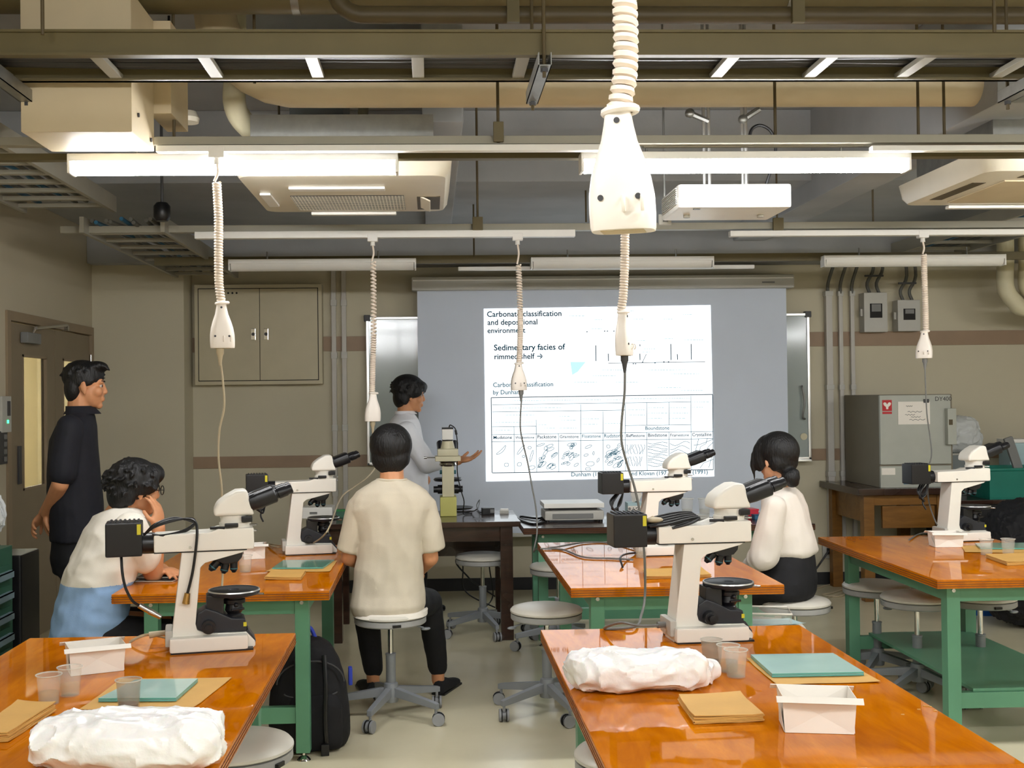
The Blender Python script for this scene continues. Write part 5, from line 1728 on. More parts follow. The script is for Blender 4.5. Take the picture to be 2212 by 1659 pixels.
# ---- man leaning on the bench, white and blue T-shirt
def person_leaning():
    Y0 = 5.06
    base = at(215, 1350, Y0)
    t = thing('person', 'person in glasses and white and blue T-shirt leaning on bench, chin in hand', 'person', (base.x, Y0, 0))
    inv = Matrix.Translation(V(-base.x, -Y0, 0))
    W = lambda px, py, dy=0.0: at(px, py, Y0 + dy)
    s = Y0 / F_PX
    Fv = V(0.86, 0.5, 0).normalized()
    Rv = V(Fv.y, -Fv.x, 0)
    sk = MB()
    hc = W(296, 1056, 0.1)
    B = basis((0.86, 0.5, -0.08), (0.08, 0, 1))
    head_shapes(sk, hc, B, 1.0)
    nb = W(255, 1115, 0.08)
    sk.cap(hc + B @ V(0, -0.03, -0.05), nb, 0.056, 0.064)
    sh1, el1, wr1 = W(282, 1140, -0.1), W(331, 1238, 0.06), W(343, 1140, 0.02)
    sk.chain([sh1, el1], [0.05, 0.044]).chain([el1, wr1], [0.043, 0.029])
    hand_shapes(sk, wr1, (-0.05, 0.1, 1), (-0.8, 0.3, 0.1), 0.45, 1)
    sh2, el2, wr2 = W(262, 1130, 0.25), W(330, 1228, 0.4), W(352, 1232, 0.14)
    sk.chain([sh2, el2, wr2], [0.05, 0.042, 0.029])
    hand_shapes(sk, wr2, (0.6, -0.7, 0.05), (0, 0, -1), 0.25, 1)
    ank = [V(base.x + 0.28, Y0 + 0.02, 0.09), V(base.x + 0.24, Y0 + 0.3, 0.09)]
    for a in ank:
        sk.cap(a + V(0, 0, 0.12), a + V(0, 0, -0.03), 0.045, 0.036)
        sk.chain([nb, W(205, 1340, 0.02), V(base.x + 0.4, a.y + 0.03, 0.5), a], [0.05, 0.05, 0.045, 0.036])
    link('body', fuse(sk.xf(inv), 0.0055, 3), 'skin', t)
    sh = MB()
    rows = [(1098, 236, 292, 0.075, 0.07), (1104, 222, 304, 0.12, 0.07), (1118, 204, 318, 0.175, 0.06), (1145, 182, 322, 0.19, 0.04), (1185, 162, 318, 0.185, 0.02), (1225, 145, 302, 0.175, 0.0), (1262, 130, 286, 0.175, 0.0), (1300, 122, 280, 0.18, 0.0), (1340, 114, 276, 0.185, 0.0), (1375, 106, 268, 0.185, 0.0)]
    sh.rings([ring(W((a + b) / 2, y, dy), Rv, Fv, d * 0.9, (b - a) / 2 * s * 0.92) for y, a, b, d, dy in rows])
    for a, b in ((sh1, el1), (sh2, el2)):
        sh.chain([a, a + (b - a) * 0.62], [0.068, 0.07])
    me = fuse(sh.xf(inv), 0.0075, 2, wrinkle(0.012, 7, (1, 1, 1.3)))
    zsplit = (inv @ W(205, 1256)).z
    o = link('t_shirt', me, ['cloth_white', 'cloth_blue'], t)
    for p in me.polygons:
        if p.center.z < zsplit:
            p.material_index = 1
    pn = MB()
    pel = W(205, 1362, 0.02)
    pn.ell(pel, (0.15, 0.17, 0.1), None, 20, 12)
    for a, dy in zip(ank, (-0.08, 0.1)):
        hp = pel + V(0.02, dy, 0)
        kn = V(base.x + 0.4, a.y + 0.03, 0.5)
        pn.chain([hp, kn, a + V(0, 0, 0)], [0.09, 0.07, 0.055])
    link('trousers', fuse(pn.xf(inv), 0.009, 2, wrinkle(0.005, 8)), 'cloth_black', t)
    for a in ank:
        h = inv @ a
        shoe(t, V(h.x - 0.05, h.y - 0.02, 0), V(h.x + 0.17, h.y + 0.07, 0))
    hr = MB()
    E = lambda p, r_: hr.ell(hc + B @ V(*p), r_, B, 22, 14)
    E((0, -0.02, 0.042), (0.104, 0.116, 0.1))
    E((0, -0.075, -0.02), (0.09, 0.055, 0.085))
    E((0, 0.06, 0.07), (0.085, 0.055, 0.05))
    for sg in (-1, 1):
        E((sg * 0.08, 0.0, 0.028), (0.022, 0.075, 0.05))
        E((sg * 0.076, -0.05, -0.02), (0.02, 0.03, 0.05))
    tufts(hr, hc + B @ V(0, -0.02, 0.03), B, (0.104, 0.118, 0.104), 130, 0.026, 0.008, -0.5, random.Random(9), 0.3, 0.7)
    link('hair', fuse(hr.xf(inv), 0.006, 2), 'hair_black', t)
    c = inv @ hc
    eyes(t, c, B)
    g = MB()
    for sg in (-1, 1):
        cc = c + B @ V(sg * 0.034, 0.104, 0.0)
        g.tube([cc + B @ V(0.024 * math.cos(q), 0, 0.02 * math.sin(q)) for q in [2 * math.pi * k / 16 for k in range(16)]], 0.0022, 6, closed=True)
        g.tube([c + B @ V(sg * 0.058, 0.104, 0.004), c + B @ V(sg * 0.08, 0.07, 0.004), c + B @ V(sg * 0.084, -0.01, 0.008)], 0.002, 6)
    g.tube([c + B @ V(-0.01, 0.106, 0.004), c + B @ V(0.01, 0.106, 0.004)], 0.002, 6)
    g.build('glasses', 'black_rubber', t)


person_leaning()


# ---- presenter in white shirt
def person_presenter():
    Y0 = 8.2
    base = at(886, 1200, Y0)
    t = thing('person', 'person presenting in a white shirt, one arm stretched toward the slide', 'person', (base.x, Y0, 0))
    inv = Matrix.Translation(V(-base.x, -Y0, 0))
    W = lambda px, py, dy=0.0: at(px, py, Y0 + dy)
    s = Y0 / F_PX
    Fv = V(0.97, 0.2, 0).normalized()
    Rv = V(Fv.y, -Fv.x, 0)
    sk = MB()
    hc = W(886, 853)
    B = basis((0.98, 0.12, -0.06))
    head_shapes(sk, hc, B, 1.06)
    nb = W(876, 900)
    sk.cap(hc + B @ V(0, -0.03, -0.05), nb, 0.058, 0.062)
    sh1, el1, wr1 = W(878, 932, -0.2), W(922, 1002, -0.24), W(990, 996, -0.22)
    sk.chain([sh1, el1, wr1], [0.05, 0.044, 0.03])
    hand_shapes(sk, wr1, (1, 0.05, 0.18), (-0.15, -0.15, 1), 0.25, -1, 1.12, 0.35)
    sh2, el2, wr2 = W(876, 932, 0.2), W(878, 1015, 0.24), W(897, 1026, 0.02)
    sk.chain([sh2, el2, wr2], [0.05, 0.042, 0.03])
    hand_shapes(sk, wr2, (0.6, -0.5, 0.0), (0.1, 0, -1), 0.9, 1)
    ank = [V(base.x, Y0 - 0.1, 0.09), V(base.x + 0.05, Y0 + 0.12, 0.09)]
    for a in ank:
        sk.cap(a + V(0, 0, 0.12), a + V(0, 0, -0.03), 0.045, 0.036)
        sk.chain([nb, W(885, 1110), W(885, 1140, -0.09 if a is ank[0] else 0.09), V(a.x + 0.02, a.y, 0.48), a], [0.05, 0.05, 0.05, 0.042, 0.036])
    link('body', fuse(sk.xf(inv), 0.0055, 3), 'skin', t)
    sh = MB()
    rows = [(890, 860, 888, 0.066), (897, 853, 895, 0.1), (907, 845, 902, 0.16), (925, 838, 907, 0.2), (955, 835, 913, 0.2), (1000, 838, 920, 0.185), (1050, 842, 924, 0.175), (1100, 845, 926, 0.18)]
    sh.rings([ring(W((a + b) / 2, y), Rv, Fv, d, (b - a) / 2 * s) for y, a, b, d in rows])
    sh.chain([sh1, el1, W(941, 1001, -0.24)], [0.072, 0.066, 0.052])
    sh.chain([sh2, el2, W(890, 1022, 0.1)], [0.07, 0.06, 0.05])
    link('shirt', fuse(sh.xf(inv), 0.008, 2, wrinkle(0.007, 7)), 'cloth_shirt_white', t)
    c0 = inv @ W(876, 893)
    MB().rings([ring(c0 + V(-0.008, 0, 0.018), Rv, Fv, 0.068, 0.068), ring(c0 + V(0.004, 0, -0.004), Rv, Fv, 0.085, 0.08)], False, False).build('collar', 'cloth_shirt_white', t)
    pn = MB()
    pn.rings([ring(W(885, 1090), Rv, Fv, 0.165, 36 * s), ring(W(885, 1130), Rv, Fv, 0.17, 37 * s), ring(W(885, 1155), Rv, Fv, 0.16, 36 * s)])
    for a, dy in zip(ank, (-0.09, 0.09)):
        pn.chain([W(885, 1140, dy), V(a.x + 0.02, a.y, 0.48), a], [0.09, 0.068, 0.058])
    link('trousers', fuse(pn.xf(inv), 0.009, 2, wrinkle(0.005, 8)), 'cloth_black', t)
    for a in ank:
        h = inv @ a
        shoe(t, V(h.x - 0.05, h.y, 0), V(h.x + 0.19, h.y + 0.03, 0))
    hr = MB()
    E = lambda p, r_: hr.ell(hc + B @ V(*p), r_, B, 22, 14)
    E((0, -0.02, 0.05), (0.108, 0.122, 0.1))
    E((0, -0.07, -0.02), (0.09, 0.055, 0.08))
    E((0, 0.062, 0.062), (0.09, 0.06, 0.045))
    for sg in (-1, 1):
        E((sg * 0.084, 0.0, 0.025), (0.02, 0.08, 0.05))
        E((sg * 0.078, -0.045, -0.025), (0.02, 0.035, 0.05))
    tufts(hr, hc + B @ V(0, -0.02, 0.045), B, (0.106, 0.122, 0.1), 70, 0.018, 0.007, -0.3)
    link('hair', fuse(hr.xf(inv), 0.0065, 2), 'hair_black', t)
    eyes(t, inv @ hc, B, 1.06)
    MB().tube([inv @ W(904, 1035, -0.02), inv @ W(908, 1055, -0.02)], 0.012, 8).build('pointer', 'black_rubber', t)


person_presenter()


# ---- seated woman, white blouse, hair in a bun
def person_woman():
    Y0 = WOMSEAT.y
    base = WOMSEAT
    t = thing('person', 'person seated in white blouse and black skirt with hair in a low bun', 'person', (base.x, Y0, 0))
    inv = Matrix.Translation(V(-base.x, -Y0, 0))
    W = lambda px, py, dy=0.0: at(px, py, Y0 + dy)
    s = Y0 / F_PX
    Fv = V(-0.78, 0.62, 0).normalized()
    Rv = V(Fv.y, -Fv.x, 0)
    sk = MB()
    hc = W(1676, 990)
    B = basis((-0.58, 0.81, -0.06))
    head_shapes(sk, hc, B, 0.97)
    nb = W(1688, 1062)
    sk.cap(hc + B @ V(0, -0.03, -0.05), nb, 0.047, 0.052)
    sh1, el1, wr1 = W(1672, 1095, -0.14), W(1650, 1200, -0.1), W(1622, 1226, 0.1)
    sh2, el2, wr2 = W(1700, 1095, 0.18), W(1660, 1200, 0.28), W(1618, 1222, 0.3)
    for a, b, c, sd in ((sh1, el1, wr1, 1), (sh2, el2, wr2, -1)):
        sk.chain([a, b, c], [0.04, 0.035, 0.024])
        hand_shapes(sk, c, (-0.9, 0.4, 0.05), (0, 0, -1), 0.3, -sd, 0.92)
    ank = [V(base.x - 0.25, Y0 + 0.1, 0.09), V(base.x - 0.2, Y0 + 0.28, 0.09)]
    kn = [V(base.x - 0.36, Y0 + 0.12, 0.5), V(base.x - 0.28, Y0 + 0.3, 0.5)]
    for a, k_ in zip(ank, kn):
        sk.chain([nb, W(1702, 1240), k_, a, a + V(0, 0, -0.04)], [0.045, 0.05, 0.05, 0.034, 0.03])
    link('body', fuse(sk.xf(inv), 0.005, 3), 'skin_pale', t)
    sh = MB()
    rows = [(1052, 1672, 1712, 0.055), (1060, 1660, 1722, 0.1), (1072, 1652, 1730, 0.145), (1095, 1650, 1740, 0.165), (1130, 1652, 1750, 0.16), (1165, 1655, 1760, 0.16), (1188, 1660, 1764, 0.165), (1198, 1666, 1758, 0.15)]
    sh.rings([ring(W((a + b) / 2, y), Rv, Fv, d * 0.9, (b - a) / 2 * s * 0.93) for y, a, b, d in rows])
    sh.chain([sh1, el1, wr1 + (el1 - wr1) * 0.1], [0.056, 0.07, 0.04])
    sh.chain([sh2, el2, wr2 + (el2 - wr2) * 0.1], [0.056, 0.07, 0.04])
    sh.ell(W(1640, 1208, -0.06), (0.055, 0.06, 0.05))
    link('blouse', fuse(sh.xf(inv), 0.0075, 2, wrinkle(0.013, 8, (1, 1, 0.5))), 'cloth_cream', t)
    pn = MB()
    rows = [(1190, 1664, 1754, 0.13), (1215, 1655, 1757, 0.15), (1245, 1648, 1760, 0.165), (1275, 1640, 1758, 0.17), (1290, 1646, 1752, 0.16)]
    pn.rings([ring(W((a + b) / 2, y), Rv, Fv, d, (b - a) / 2 * s) for y, a, b, d in rows])
    for k_, dy in zip(kn, (-0.07, 0.09)):
        pn.chain([W(1702, 1262, dy), k_ + V(0.02, 0, 0.03)], [0.095, 0.075])
    link('skirt', fuse(pn.xf(inv), 0.009, 2, wrinkle(0.004, 7)), 'cloth_black', t)
    for a in ank:
        h = inv @ a
        shoe(t, V(h.x + 0.04, h.y - 0.03, 0), V(h.x - 0.13, h.y + 0.1, 0))
    hr = MB()
    E = lambda p, r_: hr.ell(hc + B @ V(*p), r_, B, 24, 16)
    E((0, -0.018, 0.036), (0.094, 0.112, 0.102))
    E((0, -0.052, -0.012), (0.08, 0.06, 0.07))
    E((0, 0.03, 0.05), (0.088, 0.07, 0.075))
    for sg in (-1, 1):
        E((sg * 0.07, 0.05, 0.01), (0.02, 0.04, 0.075))
        E((sg * 0.07, -0.045, -0.02), (0.02, 0.035, 0.045))
        hr.tube([hc + B @ V(sg * 0.074, 0.075, 0.03), hc + B @ V(sg * 0.08, 0.086, -0.03), hc + B @ V(sg * 0.074, 0.082, -0.09), hc + B @ V(sg * 0.066, 0.09, -0.12)], [0.016, 0.014, 0.006, 0.002], 8)
    bun = W(1708, 1031, -0.1)
    hr.cap(hc + B @ V(0, -0.06, -0.05), bun + V(-0.01, 0, 0.02), 0.05, 0.022)
    hr.ell(bun + V(0.0, 0, 0), (0.046, 0.046, 0.042)).ell(bun + V(0.008, 0, -0.024), (0.034, 0.036, 0.028)).ell(bun + V(0.012, -0.01, 0.02), (0.03, 0.03, 0.026))
    link('hair', fuse(hr.xf(inv), 0.0055, 7), 'hair_black', t)
    eyes(t, inv @ hc, B, 0.97)


person_woman()

# ------------------------------------------------------------------ small materials
mat('plastic_bag', (240, 238, 236), 0.24, var=0.02, scale=10, bump=0.25, bscale=40, sub=0.1)
mat('clear_bag', (220, 224, 224), 0.2, var=0.03, scale=10, bump=0.5, bscale=30, alpha=0.72)
mat('kraft', (206, 160, 86), 0.7, var=0.05, scale=10, bump=0.05, bscale=80)
mat('cup_plastic', (232, 230, 220), 0.1, var=0.0, alpha=0.14)
mat('cup_frosted', (168, 164, 150), 0.3, var=0.15, scale=30, alpha=0.3)
mat('water', (206, 192, 140), 0.05, var=0.0, alpha=0.16)
mat('cup_rim', (230, 228, 218), 0.2, var=0.0, alpha=0.6)
mat('mud', (56, 52, 46), 0.5, var=0.3, scale=60)
mat('glass_teal', (172, 206, 198), 0.12, var=0.04, coat=0.3)
mat('glass_teal_dark', (84, 140, 118), 0.12, var=0.05, coat=0.3)
mat('glass_edge', (92, 162, 154), 0.1, var=0.05)
mat('drawer_blue', (120, 140, 146), 0.45)
mat('cabinet_green', (54, 96, 76), 0.5)
mat('teal_crate', (12, 112, 96), 0.45)
mat('blue_bin', (20, 84, 160), 0.4)
mat('olive_cloth', (74, 64, 42), 0.9, bump=0.3, bscale=30)
mat('red_plastic', (200, 40, 60), 0.4)
mat('blue_cloth', (40, 60, 170), 0.6)
mat('tissue_blue', (170, 196, 200), 0.6)

# ------------------------------------------------------------------ hanging coiled-cord outlets
def sup(c, hw, hd, n=24, pw=3.2):
    out = []
    for k in range(n):
        a = 2 * math.pi * k / n
        ca, sa = math.cos(a), math.sin(a)
        out.append(Vector(c) + V(hw * math.copysign(abs(ca) ** (2 / pw), ca), hd * math.copysign(abs(sa) ** (2 / pw), sa), 0))
    return out


def outlet(Y, adapter, path, body_top, body_bot, rz, label, pitch=0.0092, straight=True, plug=None):
    """coil along image points `path` at depth Y, flask shaped socket below"""
    T, Bm = at(*body_top, Y), at(*body_bot, Y)
    t = thing('hanging_outlet', label, 'power outlet', (T.x, Y, T.z), 0, 'hanging coiled cord outlets')
    o0 = Vector(t.location)
    rel = lambda p: Vector(p) - o0
    P = [rel(at(x, y, Y)) for x, y in path] + [rel(at(body_top[0], body_top[1] + 2, Y))]
    if adapter:
        A = rel(at(*adapter, Y))
        MB().box((A.x - 0.03, -0.022, A.z - 0.012), (A.x + 0.03, 0.022, A.z + 0.03)).build('track_adapter', 'white_plastic', t, bevel=0.005)
        MB().cyl((A.x, 0, A.z - 0.035), (A.x, 0, A.z - 0.01), 0.014, 0.012, n=14).build('adapter_collar', 'white_plastic', t)
        pts = spline([V(A.x, 0, A.z - 0.03), (V(A.x, 0, A.z - 0.03) + P[0]) / 2 + V(0.004, 0, 0), P[0] + V(-0.008, 0, 0.004)], 5)
        MB().tube(pts, 0.0055, 8).build('straight_cord', 'coil_plastic', t)
    sp = spline(P, 10)
    d = [0.0]
    for a, b in zip(sp, sp[1:]):
        d.append(d[-1] + (b - a).length)
    L = d[-1]
    pts = []
    s = 0.0
    ph = 0.0
    k = 0
    while s < L:
        while k < len(d) - 2 and d[k + 1] < s:
            k += 1
        f = (s - d[k]) / max(d[k + 1] - d[k], 1e-9)
        c = sp[k].lerp(sp[k + 1], f)
        pts.append(c + V(0.0125 * math.cos(ph), 0.0125 * math.sin(ph), 0))
        pt = pitch(s / L) if callable(pitch) else pitch
        ph += 2 * math.pi / 12
        s += pt / 12
    MB().tube(pts, min(0.0063, 0.5 * (pitch if not callable(pitch) else 0.0108)), 6).build('coiled_cord', 'coil_plastic', t)
    h = T.z - Bm.z
    M = Matrix.Rotation(rz, 3, 'Z')
    dx = (Bm - T).x
    rs = []
    for (f, hw, hd) in ((0.0, 0.015, 0.013), (0.02, 0.018, 0.016), (0.12, 0.0205, 0.018), (0.25, 0.025, 0.021), (0.4, 0.034, 0.0245), (0.55, 0.0415, 0.0275), (0.7, 0.0455, 0.0285), (0.85, 0.0462, 0.0285), (0.97, 0.0455, 0.028), (1.0, 0.044, 0.0265)):
        rs.append([M @ p + V(dx * f, 0, 0) for p in sup((0, 0, -f * h), hw, hd)])
    b = MB().rings(rs).build('socket_body', 'pink_plastic', t)
    MB().tube([M @ V(0.022 * math.cos(q), 0.019 * math.sin(q), 0.0) + V(0.003, 0, 0.002 * math.cos(q)) for q in [2 * math.pi * k / 18 for k in range(18)]], 0.006, 8, closed=True).build('collar', 'pink_plastic', t)
    for (u, f) in ((0.0, 0.1), (-0.026, 0.74), (0.026, 0.74)):
        fy = -0.0185 if f < 0.2 else -0.0275
        MB().cyl(M @ V(u, fy + 0.003, -f * h) + V(dx * f, 0, 0), M @ V(u, fy - 0.0012, -f * h) + V(dx * f, 0, 0), 0.0042, n=12).build('screw', 'dark_grey', b)
    for u in (0.006, 0.032):
        g = MB()
        p0 = M @ V(u, -0.026, -0.76 * h) + V(dx, 0, 0)
        q = lambda x, y, z: M @ V(u + x, y, z) + V(dx * 0.85, 0, 0)
        g.tube([q(0, -0.024, -0.74 * h), q(0, -0.034, -0.74 * h), q(0, -0.036, -0.8 * h), q(0, -0.03, -0.86 * h)], 0.003, 8)
        g.build('hook', 'pink_plastic', b)
    MB().box((-0.03, -0.016, -h - 0.001), (0.03, 0.016, -h + 0.004)).xf(Matrix.Translation(V(dx, 0, 0)) @ M.to_4x4()).build('socket_face', 'beige_pipe', b)
    if plug:
        MB().lathe([(0.015, 0.0), (0.015, -0.02), (0.011, -0.028), (0.008, -0.045), (0.005, -0.066)], 16, (dx + plug[1], 0, -h)).build('plug', plug[0], t)
    return t


dense = 0.0108
outlet(1.58, None, [(1349, -60), (1350, 20), (1352, 100), (1349, 170), (1338, 232)], (1335, 240), (1347, 500), R(-18), 'large near hanging outlet, the closest and brightest of all', 0.0122)
outlet(Y1 - 0.08, (469, 336), [(468, 394), (472, 470), (472, 540), (473, 610), (478, 652)], (478, 655), (481, 752), R(10), 'hanging outlet left, in front of the metal wall cabinet', dense, plug=('beige_cable', -0.01))
outlet(Y1 - 0.08, (1352, 322), [(1350, 380), (1350, 500), (1349, 580), (1346, 640), (1342, 668)], (1345, 674), (1349, 768), R(62), 'hanging outlet in front of the slide, seen edge on', dense, plug=('dark_grey', 0.0))
st = lambda f: 0.021 if f < 0.55 else (0.014 if f < 0.7 else 0.0105)
outlet(Y2 - 0.0, (805, 518), [(806, 566), (807, 640), (807, 720), (805, 800), (804, 846)], (806, 849), (805, 910), R(185), 'hanging outlet by the presenter, its cord stretched above', st, plug=('beige_cable', 0.0))
outlet(Y2 - 0.0, (1118, 515), [(1120, 572), (1122, 620), (1124, 690), (1123, 750), (1121, 782)], (1120, 785), (1121, 843), R(8), 'hanging outlet over the left part of the slide', lambda f: 0.016 if f < 0.45 else 0.0105, plug=('mid_grey', 0.012))
outlet(Y2 - 0.0, (1993, 510), [(1996, 550), (1997, 600), (1999, 660), (2000, 712)], (1997, 716), (1996, 774), R(-35), 'hanging outlet at the right, above the drying oven', dense, plug=('mid_grey', 0.005))


def cord(pts, r, material, label, n=6, plug=None, group=None):
    t = thing('power_cord', label, 'cord', pts[0])
    o0 = Vector(pts[0])
    MB().tube([p - o0 for p in spline(pts, 8)], r, n).build('cable', material, t)
    if plug:
        a, b = plug
        MB().cyl(Vector(a) - o0, Vector(b) - o0, 0.011, 0.008, n=12).build('plug', material, t)
    return t


Ya = Y1 - 0.08
cord([at(475, 768, Ya), at(482, 830, Ya), at(484, 880, Ya), at(474, 930, Ya), at(472, 990, Ya), at(479, 1060, Ya), at(478, 1150, Ya), at(480, 1260, Ya), at(462, 1330, Ya - 0.1), on(400, 1379, TH + 0.01), on(320, 1372, TH + 0.03), on(280, 1388, TH + 0.006), on(310, 1372, TH + 0.03), on(364, 1366, TH + 0.045)], 0.004, 'beige_cable', 'beige power cord dropping to the front left microscope', plug=(on(322, 1372, TH + 0.04), on(362, 1366, TH + 0.045)))
cord([at(805, 935, Y2), at(806, 970, Y2), at(811, 1005, Y2 - 0.1), at(795, 1030, Y2 - 0.25), at(765, 1052, Y2 - 0.4), at(735, 1078, Y2 - 0.5), on(705, 1150, TH + 0.15), on(660, 1178, TH + 0.02), on(600, 1182, TH + 0.02), on(580, 1175, TH + 0.01), on(617, 1180, TH + 0.04)], 0.004, 'beige_cable', 'beige power cord slanting down behind the man in beige')
cord([at(1127, 858, Y2), at(1124, 905, Y2), at(1126, 940, Y2), at(1140, 1000, Y2), at(1149, 1050, Y2 - 0.05), at(1158, 1100, Y2 - 0.1), at(1160, 1150, Y2 - 0.15), at(1153, 1190, Y2 - 0.2), at(1160, 1186, Y2 - 0.3), on(1200, 1182, TH + 0.008), on(1260, 1172, TH + 0.006), on(1320, 1172, TH + 0.006), on(1385, 1170, TH + 0.03)], 0.0045, 'grey_cable', 'grey power cord hanging before the left of the slide')
cord([at(1350, 796, Ya), at(1349, 850, Ya), at(1343, 910, Ya), at(1343, 955, Ya), at(1354, 1000, Ya), at(1370, 1050, Ya), at(1381, 1100, Ya), at(1388, 1150, Ya), at(1393, 1220, Ya), at(1393, 1290, Ya), at(1385, 1330, Ya - 0.12), on(1372, 1353, TH + 0.01), on(1306, 1358, TH + 0.006), on(1340, 1345, TH + 0.05), on(1385, 1352, TH + 0.05), on(1446, 1349, TH + 0.05)], 0.0048, 'grey_cable', 'long grey power cord from the edge-on outlet to the front right microscope', plug=(on(1420, 1350, TH + 0.05), on(1452, 1348, TH + 0.05)))
cord([at(1998, 790, Y2), at(2000, 850, Y2), at(2003, 900, Y2), at(2010, 950, Y2), at(2012, 985, Y2 - 0.1), at(2004, 1020, Y2 - 0.2), at(2006, 1080, Y2 - 0.35), at(2020, 1125, Y2 - 0.45), on(2030, 1140, TH + 0.06), on(2030, 1150, TH + 0.02), on(1990, 1152, TH + 0.006), on(1964, 1166, TH + 0.006)], 0.004, 'grey_cable', 'thin cord hanging in front of the drying oven')
cord([on(1167, 1185, TH + 0.006), on(1215, 1187, TH + 0.006), on(1260, 1203, TH + 0.006), on(1320, 1206, TH + 0.006), on(1368, 1209, TH + 0.006)], 0.0045, 'grey_cable', 'grey cord lying across the bench that mirrors the slide')
cord([on(1345, 1225, TH + 0.006), on(1340, 1205, TH + 0.03), on(1352, 1197, TH + 0.02), on(1375, 1194, TH + 0.006)], 0.005, 'black_rubber', 'short black cord end on the bench that mirrors the slide')

# ------------------------------------------------------------------ cups
def make_cup(r1=0.0315, r0=0.0255, h=0.078, material='cup_plastic', water=0.4, mud=False):
    t = thing('plastic_cup', 'cup', 'cup', (0, 0, 0), 0, 'small plastic cups on the benches')
    th = 0.0012
    r = lambda f: r0 + (r1 - r0) * f
    MB().lathe([(0.001, 0.0), (r0, 0.0), (r0 + 0.001, 0.002), (r(0.9), h * 0.9), (r1 + 0.001, h * 0.98), (r1 + 0.0025, h), (r1 + 0.0005, h), (r(0.9) - th, h * 0.9), (r0 - th, 0.003), (0.001, 0.003)], 28).build('cup_wall', material, t)
    MB().lathe([(r1 + 0.0008, h - 0.003), (r1 + 0.003, h - 0.002), (r1 + 0.003, h), (r1 + 0.0008, h)], 28, cap0=False, cap1=False).build('rim', 'cup_rim', t)
    if mud:
        MB().lathe([(0.001, 0.0032), (r0 - 2 * th, 0.0032), (r(0.2) - 2 * th, h * 0.2), (0.001, h * 0.24)], 24).build('residue', 'mud', t)
    if water:
        MB().lathe([(0.001, 0.0035), (r0 - 2 * th, 0.0035), (r(water) - 2 * th, h * water), (0.001, h * water)], 24).build('water', 'water', t)
    return t


cup = make_cup()
cups = [((106, 1524), 'cup of water on the front left bench, the nearer one'), ((151, 1506), 'cup of water on the front left bench, beside the paper box'),
        ((1590, 1466), 'cup with water on the front right bench, the nearest of three'), ((1574, 1455), 'cup with water on the front right bench, middle of three'),
        ((530, 1240), 'cup of water on the second bench, behind the left microscope'), ((1385, 1209), 'cup on the slide-mirroring bench, left of two'), ((1421, 1198), 'cup on the slide-mirroring bench, right of two'),
        ((2131, 1203), 'cup on the right bench, left of two'), ((2178, 1202), 'cup on the right bench, beside the kraft stack')]
for i, (p, lb) in enumerate(cups):
    q = on(p[0], p[1] - 4, TH)
    place(cup, i == 0, (q.x, q.y, TH + 0.0005), 0.3 * i, lb)
c2 = make_cup(material='cup_frosted', water=0, mud=True)
q = on(278, 1535, TH)
place(c2, True, (q.x, q.y, TH + 0.003), 0, 'dirty grey cup with mud standing on the left glass plate')
q = on(1538, 1438, TH)
place(c2, False, (q.x, q.y, TH + 0.0005), 0, 'smoky grey cup beside the front right microscope')

# ------------------------------------------------------------------ padded bags
def bag(center, size, rz, label, seed, material='plastic_bag', z=TH, name='plastic_bag', amp=1.0, cat='bag'):
    m = MB()
    nu, nv = 140, 84
    a, b, h = size[0] / 2, size[1] / 2, size[2]
    off = V(seed * 3.1, seed * 1.7, seed)
    vs, fs = [], []
    for i in range(nv + 1):
        ph = math.pi * i / nv - math.pi / 2        # along x
        for j in range(nu):
            th = 2 * math.pi * j / nu
            sx = math.copysign(abs(math.sin(ph)) ** 0.62, math.sin(ph))
            cr = abs(math.cos(ph)) ** 0.42
            cy, sy = math.cos(th), math.sin(th)
            y = b * cr * math.copysign(abs(cy) ** 0.8, cy)
            zz = h * 0.5 * (1 + cr * math.copysign(abs(sy) ** 0.85, sy))
            p = V(a * sx, y, zz)
            q = p * 9 + off
            n1 = noise.noise(q)
            n2 = noise.noise(q * 2.3 + V(9, 2, 4))
            n3 = noise.noise(V(p.x * 30, p.y * 9, p.z * 9) + off)
            vd = noise.voronoi(q * 1.6)[0]
            n4 = noise.noise(V(p.x * 14 + p.y * 9, p.y * 20 - p.x * 5, p.z * 12) + off * 2)
            d = amp * (0.010 * n1 + 0.0075 * ((1 - abs(n2)) ** 3 - 0.45) + 0.002 * n3 + 0.0055 * ((1 - abs(n4)) ** 4 - 0.4) + 0.004 * (vd[1] - vd[0]))
            dirv = V(p.x * 0.4 / a, p.y / b, (zz - h / 2) / (h / 2))
            dirv = dirv.normalized() if dirv.length > 0 else V(0, 0, 1)
            endf = abs(sx) ** 6
            p = p + dirv * d * (1 + 0.8 * endf)
            p.z = max(p.z, 0.0005)
            vs.append(p)
    for i in range(nv):
        for j in range(nu):
            k = (j + 1) % nu
            fs.append((i * nu + j, i * nu + k, (i + 1) * nu + k, (i + 1) * nu + j))
    m.add(vs, fs)
    o = m.build(name, material, loc=(center.x, center.y, z + 0.001), smooth=28)
    o.rotation_euler = (0, 0, rz)
    return tag(o, label, cat)


bag(on(284, 1652, TH), (0.41, 0.19, 0.115), R(-3), 'white plastic bag bundle at the front of the front left bench', 1)
bag(on(1376, 1486, TH), (0.37, 0.19, 0.1), R(2), 'white padded plastic bag bundle on the front right bench', 2)
p = on(1512, 1470, TH)
o = bag(p, (0.08, 0.1, 0.06), R(60), 'crumpled twisted end of the white bag beside the cups', 5, amp=1.2)

